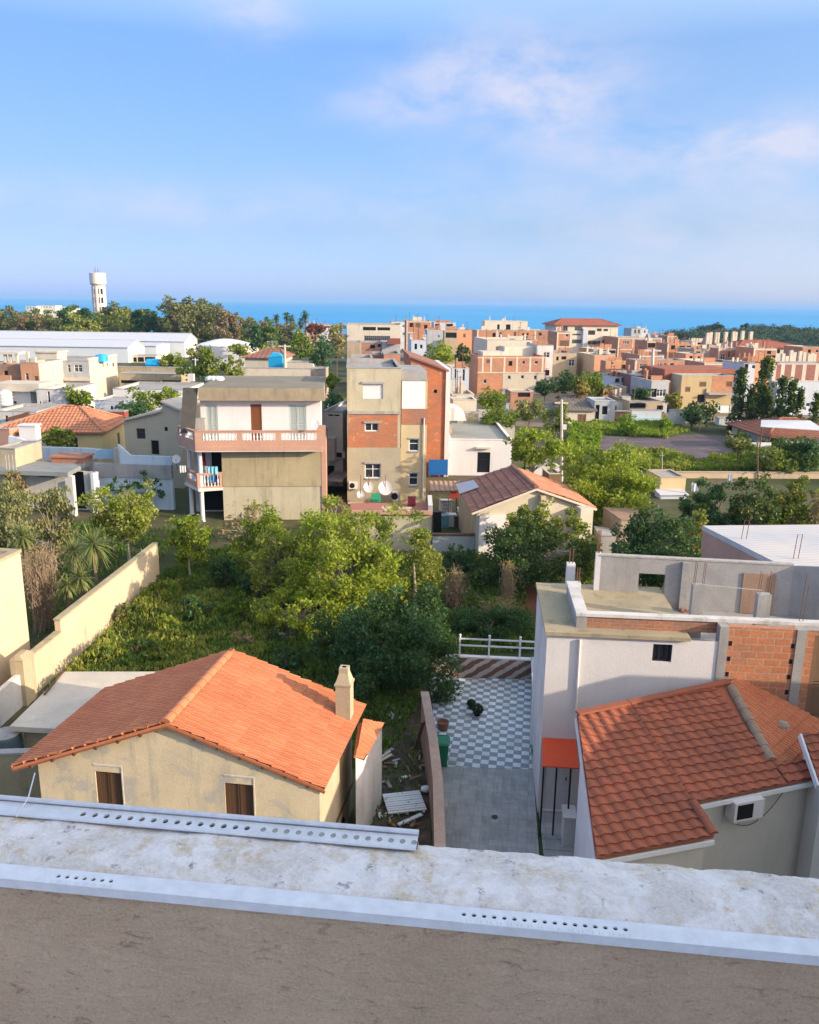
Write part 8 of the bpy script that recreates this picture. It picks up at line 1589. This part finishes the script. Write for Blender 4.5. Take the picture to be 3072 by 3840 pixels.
# --- middle distance
for a in (('field_tree', 'round dark green tree before the largest brick house', rC, 612, 890, 742, 945, 100, L_mid, dict(leaf2=L_lime, f2=.15)), ('shrub', 'brownish olive bush left of the round dark tree', rC, 430, 600, 825, 925, 97, L_olive, dict(cat='shrub', leaf2=L_dry, f2=.4)), ('field_tree', 'grey-green willow-like tree in front of the stone cottage', rC, 945, 1215, 830, 1010, 84, L_grey, dict(leaf2=L_olive, f2=.4)), ('field_tree', 'dull green tree between the willow-like tree and the stone cottage', rC, 1200, 1400, 860, 1130, 78, L_mid, dict(leaf2=L_grey, f2=.4)), ('shrub', 'low dark bushes behind the white flat house', rC, 660, 1000, 930, 1060, 80, L_mid, dict(cat='shrub', depth=2)),
          ('field_tree', 'large dark blue-green tree before the salmon arched house, leftmost of three', rC, 1110, 1300, 660, 800, 112, L_deep, {}), ('field_tree', 'tallest dark tree before the salmon arched house, middle of three', rC, 1260, 1460, 585, 800, 116, L_deep, {}), ('field_tree', 'brighter green tree before the salmon arched house, rightmost of three', rC, 1410, 1720, 590, 810, 112, L_mid, dict(leaf2=L_gold, f2=.15)), ('shrub', 'golden bush at the foot of the rightmost of three trees', rC, 1425, 1580, 690, 805, 107, L_gold, dict(cat='shrub')),
          ('field_tree', 'sunlit green tree over the roofs left of the largest brick house', rC, 215, 465, 360, 560, 110, L_lime, dict(leaf2=L_mid, f2=.5)), ('field_tree', 'dark tree right behind the sunlit tree over the roofs', rC, 455, 580, 372, 580, 122, L_deep, {}), ('shrub', 'yellow-brown bush beside the ochre house', rD, 548, 665, 722, 875, 104, L_gold, dict(cat='shrub', leaf2=L_olive, f2=.5)), ('shrub', 'dark bush with faint pink flowers before the ochre house', rD, 670, 940, 815, 985, 96, L_deep, dict(cat='shrub', leaf2=L_pinkf, f2=.08, depth=2)),
          ('shrub', 'olive bush on the wall end before the ochre house', rD, 650, 830, 850, 930, 99, L_olive, dict(cat='shrub')), ('shrub', 'dark green creeper bush over the bungalow garden wall', rD, 1370, 1720, 1085, 1190, 72, L_dark, dict(cat='shrub', depth=1.5)), ('shrub', 'grey-green shrub at the left of the bungalow porch', rD, 1000, 1210, 1070, 1190, 74, L_grey, dict(cat='shrub', leaf2=L_mid, f2=.5)), ('shrub', 'tall dark shrub at the right margin below the bungalow', rI, 1500, 1790, 330, 600, 70, L_deep, dict(cat='shrub', depth=2)), ('shrub', 'dense shaded shrub in front of the bungalow porch', rI, 1130, 1560, 430, 600, 70, L_mid, dict(cat='shrub', depth=2, leaf2=L_grey, f2=.4)),
          ('shrub', 'mounded bright bush at the far edge of the ploughed field', rD, 140, 330, 925, 985, 92, L_grass, dict(cat='shrub', zb=0)), ('shrub', 'tall bright grass clump before the white field wall', rD, 480, 570, 900, 1010, 90, L_grass, dict(cat='shrub', zb=0, up=(0, 0, 1))), ('field_tree', 'dark tree in the shade between the peach house and the field shack', rD, -30, 80, 660, 790, 112, L_mid, {}), ('shrub', 'dim bluish shrub under the brick row house', rD, 240, 420, 690, 790, 112, L_deep, dict(cat='shrub')),
          ('garden_tree', 'leafy green tree beside the ragged white house', rE, 545, 745, 55, 285, 88, L_mid, dict(leaf2=L_lime, f2=.35, zb=.6)), ('garden_tree', 'sunlit tree with a dark base left of the villa, nearer the white store', rE, 1060, 1300, 120, 360, 82, L_mid, dict(leaf2=L_lime, f2=.4, zb=.4)), ('garden_tree', 'bright lime tree touching the left edge of the villa roof', rE, 1255, 1490, 125, 290, 84, L_lime, dict(leaf2=L_mid, f2=.3)), ('garden_tree', 'dark shaded bush behind the beige gable house', rE, 960, 1250, 230, 370, 80, L_deep, dict(zb=.2)), ('shrub', 'wispy shrub before the dark window of the hip roofed house', rE, 350, 610, 465, 625, 63, L_mid, dict(cat='shrub', leaf2=L_olive, f2=.5)),
          ('shrub', 'pale green rounded bush beside the white tent hall', rB, 215, 395, 465, 565, 160, L_olive, dict(cat='shrub')), ('field_tree', 'dark pointed tree left of the brown hip roof', rB, 375, 515, 320, 505, 185, L_deep, dict(shape='cone')), ('field_tree', 'rounded green tree right of the blue tarpaulin hut', rB, 690, 925, 370, 600, 165, L_mid, dict(leaf2=L_lime, f2=.15)), ('field_tree', 'dark tall tree between the rounded green tree and the bare brown one', rB, 890, 1100, 350, 730, 128, L_deep, {}), ('field_tree', 'bare brown-leaved tree left of the pale workshop', rB, 1020, 1200, 270, 590, 170, L_dry, dict(dens=.6, twigs=2, leaf2=L_olive, f2=.4)), ('field_tree', 'small reddish tree on the skyline beside the bare brown one', rB, 855, 1010, 298, 380, 220, L_red, {}),
          ('garden_tree', 'large sunlit bushy tree above the villa roof at the left', rB, -20, 165, 480, 760, 118, L_mid, dict(leaf2=L_olive, f2=.5)), ('shrub', 'olive bush behind the villa roof right of the bushy tree', rB, 160, 330, 580, 760, 112, L_olive, dict(cat='shrub', leaf2=L_mid, f2=.5)), ('shrub', 'sprawling sunlit bushes right of the blue stack', rA, 1330, 1560, 770, 880, 135, L_olive, dict(cat='shrub', leaf2=L_mid, f2=.5)), ('field_tree', 'pale green tree right of the far warehouse gable', rA, 1540, 1760, 700, 850, 140, L_grey, dict(leaf2=L_olive, f2=.4)), ('shrub', 'low dark bushes under the pale green tree', rA, 1500, 1740, 840, 980, 118, L_mid, dict(cat='shrub')), ('shrub', 'dark thicket in the gap left of the tall olive house', rB, 1000, 1190, 870, 1010, 78, L_deep, dict(cat='shrub', depth=1.5)), ('shrub', 'sunlit weeds bush by the small pale wall left of the tall house', rB, 1010, 1120, 700, 820, 92, L_lime, dict(cat='shrub'))):
    nm, lab, reg, xl, xr, yt, yb, Y, lf, kw = a; kw.setdefault('dens', .8); kw.setdefault('cr', (.26, .46)); ptree(nm, lab, reg, xl, xr, yt, yb, Y, lf, limbs=5, **kw)
for (x0, x1, yt, yb, Y, lab) in ((1060, 1165, 555, 925, 96, 'leftmost broad cypress in the dark cypress group'), (1150, 1250, 690, 925, 95, 'shortest cypress in the middle of the dark cypress group'), (1225, 1370, 498, 925, 96, 'tallest cypress, its right side sunlit'), (1385, 1475, 628, 935, 94, 'slim pointed cypress right of the tallest one'), (1470, 1545, 636, 935, 94, 'slim pointed cypress, second right of the tallest one'), (1545, 1605, 705, 925, 94, 'thin short cypress against the grey house'), (1665, 1740, 738, 935, 92, 'cypress at the right margin behind the bungalow roof')):
    ptree('cypress', lab, rD, x0 - 14, x1 + 14, yt, yb, Y, L_dark, zb=.3, dens=1.5, cr=(.24, .38), ncl=80, shape='cone', limbs=2, group='cypress trees by the bungalow', leaf2=L_olive, f2=.18 if 'sunlit' in lab else .05)  # extra olive sprigs paint in the sunlight on the tallest cypress
# --- far tree belt at the left: a few source trees copied
def proto(i, leaf, shape, rad, twigs=0): return tree('belt_tree', 'x', (0, 900 + 0 * i, 0), (0, 900, rad[2] * 1.15), rad, 22, 1500, .34, leaf, tr=.25, cr=(.24, .42), shape=shape, limbs=8, group='trees in the belt before the sea', twigs=twigs)
kinds = [('bushy olive', proto(0, L_olive, 'round', (3.6, 3.6, 4.2))), ('dark green', proto(1, L_mid, 'round', (2.8, 2.8, 4.6))), ('dark pointed', proto(2, L_deep, 'cone', (2.2, 2.2, 5.2))), ('thin brown', proto(3, L_dry, 'round', (2.6, 2.6, 5.4), 2)), ('hazy grey-green', proto(4, L_far, 'round', (3.4, 3.4, 4.8)))]
used = set(); n = 0
seq = [('x0', 20, 400, 1), (70, 380, 4), (110, 440, 3), (165, 420, 3), (200, 405, 1), (245, 400, 4), (290, 380, 1), (335, 430, 3), (385, 390, 1), (430, 440, 4), (480, 395, 1), (540, 345, 2), (590, 350, 1), (640, 400, 0), (660, 370, 2), (720, 400, 0), (710, 350, 2), (770, 380, 0), (860, 370, 0), (900, 350, 2), (950, 370, 0), (985, 340, 4), (1040, 380, 0), (1100, 370, 0), (1130, 365, 2), (1200, 362, 2), (1265, 380, 2), (1290, 440, 3), (1340, 450, 3), (1380, 400, 1), (1420, 410, 2), (1460, 300, 4), (1500, 430, 3), (1520, 300, 4), (1565, 330, 3), (1600, 320, 4), (1650, 320, 4), (1680, 400, 3), (1700, 330, 1), (1760, 360, 4), (1800, 400, 3), (1840, 380, 3), (1880, 430, 4), (1930, 410, 3), (1985, 450, 1), (2040, 450, 3), (2110, 470, 4), (2180, 480, 3), (2250, 470, 1), (2330, 500, 3), (2400, 505, 4)]
where = ['left of the water tower', 'behind the water tower foot', 'right of the water tower', 'above the far warehouse gable', 'behind the white tent hall']
for s_ in seq:
    x, yt, k = s_[-3:]; Y = rnd.uniform(285, 345); t = PY(*rA(x, yt), Y); g_ = gz(Y); kn, pr = kinds[k]; hp = {0: 9.2, 1: 9.9, 2: 11.2, 3: 11.8, 4: 10.4}[k]; sc_ = (t.z - g_) / hp
    w_ = where[0] if x < 740 else where[1] if x < 900 else where[2] if x < 1330 else where[3] if x < 1720 else where[4]
    z = copy_tree(pr, (t.x, Y, g_), '%s tree in the belt before the sea, %s' % (kn, w_), rnd.uniform(0, 6), (sc_ * rnd.uniform(1, 1.25), sc_ * 1.1, sc_)); n += 1
    z['group'] = '%s belt trees %s' % (kn, w_)
for _, pr in kinds:
    for ch in list(pr.children): bpy.data.objects.remove(ch)
    bpy.data.objects.remove(pr)
# low olive scrub knitting the belt together
P = np.array([[PY(*rA(rnd.uniform(-60, 2300), 540), 1).x * Y_ , Y_, 0] for Y_ in G.uniform(270, 350, 9000)]); P[:, 2] = np.array([gz(y) for y in P[:, 1]]) + G.uniform(0, 1, 9000) ** 1.5 * (3.2 + 1.5 * np.sin(P[:, 0] * .13)); o = leafmesh('undergrowth', P, .6, L_olive, None); tag(o, 'tangled olive undergrowth between the belt trees', 'undergrowth', kind='stuff')
# tall palms
def palm(label, reg, x, yt, Y, r, grp):
    t = PY(*reg(x, yt), Y); g_ = gz(Y); root = thing('palm_tree', label, 'palm tree', (t.x, Y, g_), grp); top = t.z - r * .55; mb = MB(); mb.tube([Vector((t.x, Y, g_ - .1)), Vector((t.x + .15, Y, (g_ + top) / 2)), Vector((t.x, Y, top))], [.42, .32, .28], 8); mb.build('trunk', M_bark, root); mb = MB(); c = Vector((t.x, Y, top))
    for i in range(46):
        az_ = rnd.uniform(0, 6.28); el = rnd.uniform(-.9, 1.2); d = Vector((math.cos(az_) * math.cos(el), math.sin(az_) * math.cos(el), math.sin(el))); sd = d.cross(Vector((0, 0, 1))).normalized() * .22; m_ = c + d * r * .65; e = c + d * r + Vector((0, 0, -.35 * r)); mb.face([c - sd * .3, c + sd * .3, m_ + sd, m_ - sd]); mb.face([m_ - sd, m_ + sd, e])
    mb.build('fronds', L_deep, root); P = np.array([[t.x + rnd.gauss(0, .4), Y + rnd.gauss(0, .4), top - rnd.uniform(0, r * 1.3)] for _ in range(120)]); leafmesh('skirt', P, .35, L_far, root)
for x, yt, Y, r, lab in ((612, 215, 330, 1.9, 'fourth'), (697, 202, 330, 2.3, 'second tallest'), (737, 222, 335, 2.2, 'middle'), (815, 252, 330, 2.1, 'shortest of the right pair of'), (850, 187, 330, 2.5, 'tallest'), (532, 238, 320, 1.5, 'thinnest and leftmost of the')):
    palm({'fourth': 'slim palm with a small head standing between the thinnest one and the second tallest', 'second tallest': 'second tallest palm, with a shaggy skirt, against the blue sea', 'middle': 'shaggy palm just right of the second tallest palm', 'shortest of the right pair of': 'short palm just left of the tallest palm', 'tallest': 'tallest slender palm against the blue sea', 'thinnest and leftmost of the': 'thinnest palm, leftmost of the row against the sea'}[lab], rB, x, yt, Y, r, 'palms against the sea')
palm('squat bushy palm below the thinnest palm of the row', rB, 560, 285, 300, 2.9, 'palms against the sea'); palm('small dark palm at the left margin before the sea', rA, 85, 375, 330, 2.6, 'palms left of the water tower'); palm('faint palm at the far left edge before the sea', rA, 12, 392, 335, 2.4, 'palms left of the water tower')
# wooded hill by the sea at the right: reads as one mass
m, nt, out = newmat('wood_floor'); fin(nt, out, (.03, .05, .035), .95); mb = MB(); rows = []
prof = [(590, 262), (700, 245), (760, 238), (830, 232), (900, 240), (980, 222), (1060, 232), (1150, 222), (1230, 225), (1300, 205), (1400, 200), (1480, 202), (1560, 225), (1640, 228), (1725, 232), (1900, 235), (2300, 240)]
px_, pz_ = [], []
for x, y in prof: t = PY(*rD(x, y), 560); px_.append(t.x); pz_.append(t.z)
xs_ = np.linspace(px_[0], px_[-1], 60); zs_ = np.interp(xs_, px_, pz_)
def hillz(x, f): return gz(560) - 1 + (np.interp(x, px_, pz_) - 3.0 - gz(560)) * np.sin(np.pi * np.clip(f, 0, 1)) ** .7
mb.grid([[(x, 430 + 260 * f, float(hillz(x, f))) for x in xs_] for f in np.linspace(0, 1, 14)]); o = mb.build('wooded_hill', m); tag(o, kind='structure')
cl = []
for _ in range(620):
    x, f = G.uniform(px_[0], px_[-1]), G.uniform(.0, .62); r = G.uniform(2.2, 4.2); cl.append((np.array([x, 430 + 260 * f, float(hillz(x, f)) + r * .35]), r))
o = leafmesh('far_wood', leafpts(cl, 62000), .55, L_wood, None); tag(o, 'far wooded hillside along the shore at the right', 'wood', kind='stuff')
for (x, yt, lab) in ((868, 212, 'flat-topped pine standing above the wooded hill'), (932, 198, 'thin pointed tree just right of the flat-topped pine'), (1165, 198, 'thin pointed tree before the highest part of the wooded hill'), (1130, 208, 'small rounded tree beside a thin pointed one on the wooded hill')):
    pine = 'pine' in lab; t = PY(*rD(x, yt), 565); w_ = 7.5 if pine else 1.8; tree('hill_tree', lab, (t.x, 565, t.z - 9), (t.x, 565, t.z - (1.4 if pine else 3.2)), (w_, 3, 1.5 if pine else 3.4), 20, 900, .5, L_wood, tr=.35, cr=(.25, .45) if not pine else (.3, .5), shape='cone' if 'thin' in lab else 'round', limbs=5)
# --- ground plants (uncountable)
def weeds(name, label, poly, n, hmax, size, mat, seed, base=.0, mound=1.0, excl=None):
    g2 = np.random.default_rng(seed); poly = np.array([(p[0], p[1]) for p in poly]); lo, hi = poly.min(0), poly.max(0); pts = []
    while len(pts) < n:
        q = lo + g2.uniform(size=(4000, 2)) * (hi - lo); ins = np.zeros(len(q), bool); j = len(poly) - 1
        for i in range(len(poly)):
            xi, yi, xj, yj = *poly[i], *poly[j]; cnd = ((yi > q[:, 1]) != (yj > q[:, 1])) & (q[:, 0] < (xj - xi) * (q[:, 1] - yi) / (yj - yi + 1e-12) + xi); ins ^= cnd; j = i
        pts.extend(q[ins].tolist())
    q = np.array(pts[:n]); h = np.array([max(0.04, .5 + .75 * mnoise.noise((x * .55 + seed, y * .55, 0)) + .35 * mnoise.noise((x * 1.7, y * 1.7, seed))) for x, y in q]); keep = g2.uniform(size=n) < np.clip(h * 1.6, .25, 1); q, h = q[keep], h[keep]
    P = np.stack([q[:, 0], q[:, 1], np.array([gz(y) for y in q[:, 1]]) + base + h * hmax * mound * g2.uniform(0.1, 1, len(q)) ** .6], 1); up = np.tile([0, 0, 1.0], (len(P), 1)) + .5 * unit(len(P))
    o = leafmesh(name, P, size, mat, None, up=up, asp=.4); return tag(o, label, 'weeds', kind='stuff')
for i, (reg, xl, xr, yt, yb, lf, l2, lab) in enumerate(((rJ, 1180, 1500, 960, 1160, L_mid, L_grass, 'sunny green bush at the foot of the garden wall, farther of the two there'), (rJ, 1490, 1740, 1080, 1330, L_deep, L_mid, 'dim green bush in the middle of the weeds, left of the leaning tree'), (rK, 990, 1250, 0, 190, L_mid, L_deep, 'dark leafy bush close behind the tiled roof verge'), (rK, 1190, 1470, 20, 210, L_olive, L_mid, 'yellowish bush just above the left tiled slope'), (rK, 690, 960, 30, 230, L_weed, L_olive, 'olive grassy bush beside the concrete shed slab'),
        (rQ, 20, 250, 740, 930, L_mid, L_grass, 'brightest green bush in the weeds left of the leaning tree'), (rQ, 90, 290, 1000, 1110, L_dry, L_olive, 'brownish dry bush above the tiled ridge'), (rJ, 1320, 1510, 1240, 1410, L_lime, L_olive, 'small yellow-green flowering bush in the garden'), (rJ, 930, 1200, 1130, 1300, L_weed, L_dry, 'dull bush growing against the garden wall, nearer of the two there'), (rQ, 340, 560, 950, 1090, L_deep, L_dry, 'dark brown-tinged bush under the leaning tree'),
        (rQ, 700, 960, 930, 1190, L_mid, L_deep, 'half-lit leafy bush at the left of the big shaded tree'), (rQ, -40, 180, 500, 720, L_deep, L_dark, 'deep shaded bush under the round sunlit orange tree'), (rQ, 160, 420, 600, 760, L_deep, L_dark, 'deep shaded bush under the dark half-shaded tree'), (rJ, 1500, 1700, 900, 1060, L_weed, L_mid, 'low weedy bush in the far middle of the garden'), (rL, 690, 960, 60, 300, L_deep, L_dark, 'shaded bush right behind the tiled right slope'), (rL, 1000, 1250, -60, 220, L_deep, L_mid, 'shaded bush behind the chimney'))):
    q = PZ(*reg((xl + xr) / 2, yb), 0); ptree('garden_bush', lab, reg, xl, xr, yt, yb, q.y + .3, lf, zb=0.0, dens=.9, cr=(.25, .45), ls=.075, cat='bush', limbs=8, leaf2=l2, f2=.5, ncl=20)
gpoly = [(-13.0, 27.2), (-8.3, 26.9), (-7.9, 23.2), (-1.0, 23.0), (.3, 26.5), (.9, 31.5), (5.5, 32.2), (6, 44), (2, 46), (-12.6, 46)]
weeds('garden_weeds', 'dense dark weeds and grass filling the overgrown garden', gpoly, 90000, .55, .10, L_weed, 3)
weeds('garden_weeds', 'brighter yellow-green weed patches in the overgrown garden', [(-13, 28), (-6.5, 28), (-4.6, 36), (-9, 40), (-12.8, 40)], 16000, .75, .09, L_olive, 8, mound=1.1)
weeds('yard_weeds', 'dark weeds in the yard behind the garden wall', [(-40, 26), (-14.2, 27), (-13.6, 46), (-8, 50), (-40, 52)], 30000, .5, .13, L_weed, 5)
weeds('yard_weeds', 'dark weeds creeping through the rubbish yard', [(-1.2, 20), (.5, 20), (.4, 27), (-1.0, 26.6)], 900, .3, .07, L_weed, 6)
fld = [PZ(*rI(*q), 0) for q in ((-250, 130), (60, 150), (180, 180), (420, 190), (640, 260), (480, 300), (420, 318), (0, 300), (-300, 300))]; weeds('field_grass', 'bright green grass mounds at the far edge of the ploughed field', fld, 17000, .55, .17, L_grass, 9); weeds('field_grass', 'yellowish dry grass among the green mounds of the far field edge', fld, 9000, .5, .17, L_olive, 19)
fld = [PZ(*rI(*q), 0) for q in ((150, 430), (560, 480), (720, 540), (860, 495), (1080, 480), (1150, 600), (280, 600), (150, 520))]; weeds('field_grass', 'sunlit pale grass and weeds between the ploughed field and the beige wall', fld, 22000, .9, .15, L_olive, 10); weeds('field_grass', 'fresh green grass mixed along the near edge of the ploughed field', fld, 9000, .8, .15, L_grass, 12)
fld = [PZ(*rI(*q), 0) for q in ((1040, 300), (1180, 380), (1700, 420), (1720, 600), (1130, 600), (1020, 470))]; weeds('field_grass', 'shaded tall grass between the bungalow and the beige wall', fld, 16000, 1.0, .16, L_weed, 13)
fld = [PZ(*rH(*q), 0) for q in ((1110, 330), (1180, 100), (1340, 110), (1420, 200), (1380, 330))]; weeds('field_grass', 'bright grass strip behind the biggest lime tree', fld, 9000, .7, .2, L_grass, 14)
fld = [PY(*rB(*q), 112) for q in ((290, 690), (890, 690))]; weeds('plot_grass', 'bright green and yellow plot behind the villa roof', [(fld[0].x, 100), (fld[1].x, 100), (fld[1].x * 1.08, 117), (fld[0].x * 1.08, 117)], 16000, 1.6, .25, L_grass, 15); weeds('plot_grass', 'golden dry stalks in the plot behind the villa roof', [(fld[0].x, 100), (fld[1].x * .6, 100), (fld[1].x * .6, 117), (fld[0].x * 1.08, 117)], 7000, 1.7, .25, L_gold, 16)
HAZE = .00011
# ------------------------------------------------------------------ land and sea
m, nt, out = newmat('earth_and_grass'); w = wpos(nt); n1 = nz(nt, w, .12, 8, .65, .5); n2 = nz(nt, w, .9, 8, .7)
c_ = ramp(nt, n1, [(.35, (.035, .05, .018)), (.5, (.07, .085, .03)), (.66, (.15, .115, .075))]); c_ = mixc(nt, ramp(nt, n2, [(.5, (0, 0, 0)), (.7, (.6,) * 3)]), c_, (.10, .075, .05))
fin(nt, out, c_, .95, bump(nt, n2, .6, .1)); M_ground = m
ys = [-60, 0, 20, 60, 130, 200, 300, 400, 520, 650, 700, 740, 790]
mb = MB(); mb.grid([[(x, y, gz(y) - (0 if y < 700 else .3)) for x in (-700, -300, -100, 0, 100, 300, 700)] for y in ys]); o = mb.build('ground', M_ground); tag(o, kind='structure')
m, nt, out = newmat('sea_water'); w = wpos(nt, (1, .35, 1)); n1 = nz(nt, w, .05, 6, .6); n2 = nz(nt, wpos(nt), .0006, 5, .6)
c_ = mixc(nt, ramp(nt, n2, [(.4, (0, 0, 0)), (.6, (1, 1, 1))]), (.03, .27, .55), (.055, .33, .61)); p_ = fin(nt, out, c_, .55, bump(nt, n1, .5, 2.0), .12)
mb = MB(); mb.grid([[(x, y, -14.0) for x in (-24000, -3000, 3000, 24000)] for y in (735, 3000, 12000, 36000)]); o = mb.build('sea', m); tag(o, kind='structure')
# ploughed field and the dirt of the yards
m, nt, out = newmat('ploughed_earth'); w = wpos(nt, (.35, 1.6, 1)); n1 = nz(nt, w, .9, 8, .7, .6); n2 = nz(nt, wpos(nt), .08, 5)
c_ = mixc(nt, ramp(nt, n1, [(.35, (0, 0, 0)), (.65, (1, 1, 1))]), (.10, .08, .092), (.19, .15, .155)); c_ = mixc(nt, ramp(nt, n2, [(.5, (0, 0, 0)), (.7, (.6,) * 3)]), c_, (.10, .085, .085)); fin(nt, out, c_, .95, bump(nt, n1, .9, .15))
def gsheet(name, pts, z, mat): 
    mb = MB(); mb.face([Vector((p.x, p.y, z)) for p in pts]); o = mb.build(name, mat); tag(o, kind='structure'); return o
gsheet('ploughed_field', [PZ(*rI(*q), 0) for q in ((-120, 420), (240, 445), (560, 480), (720, 535), (850, 490), (1050, 480), (1120, 400), (1010, 310), (700, 285), (420, 320), (-120, 295))], .02, m)
m, nt, out = newmat('yard_dirt'); w = wpos(nt); n1 = nz(nt, w, 1.1, 9, .7, .5); c_ = ramp(nt, n1, [(.32, (.03, .035, .02)), (.48, (.075, .06, .042)), (.62, (.15, .115, .085)), (.75, (.24, .2, .16))]); fin(nt, out, c_, .95, bump(nt, n1, .8, .08))
mt = simple('town_dust', (.27, .21, .15), .95, .1, var=.6, sc=.4)
mb = MB(); mb.grid([[(x0 + (x1 - x0) * k / 6, y, gz(y) + .015) for k in range(7)] for y, x0, x1 in ((98, -4, 21), (112, -6, 60), (130, -10, 75), (200, -15, 110), (300, -20, 160))]); o = mb.build('town_ground', mt); tag(o, kind='structure')
gsheet('rubbish_yard', [Vector((-1.5, 15.5, 0)), Vector((.75, 15.5, 0)), Vector((.6, 27.5, 0)), Vector((-1.2, 27.0, 0))], .012, m)
gsheet('red_earth', [PZ(*rU(*q), 0) for q in ((200, 960), (330, 740), (560, 700), (860, 760), (930, 900), (820, 1000))], .014, simple('red_earth', (.20, .07, .035), .95, var=.5, sc=2, bmp=.5))

# ------------------------------------------------------------------ the light sea haze
m = bpy.data.materials.new('sea_haze'); m.use_nodes = True; nt = m.node_tree
for n in list(nt.nodes): nt.nodes.remove(n)
out = nt.nodes.new('ShaderNodeOutputMaterial'); v = N(nt, 'ShaderNodeVolumePrincipled'); v.inputs['Color'].default_value = (.36, .62, .98, 1); v.inputs['Density'].default_value = HAZE; v.inputs['Anisotropy'].default_value = 0.0
nt.links.new(v.outputs[0], out.inputs['Volume'])
mb = MB(); mb.hexa([(-24200, -80, -17), (24200, -80, -17), (24200, 36300, -17), (-24200, 36300, -17), (-24200, -80, 45), (24200, -80, 45), (24200, 36300, 45), (-24200, 36300, 45)])
o = mb.build('haze', m); o['kind'] = 'stuff'; o['label'] = 'thin pale blue sea haze over the town'
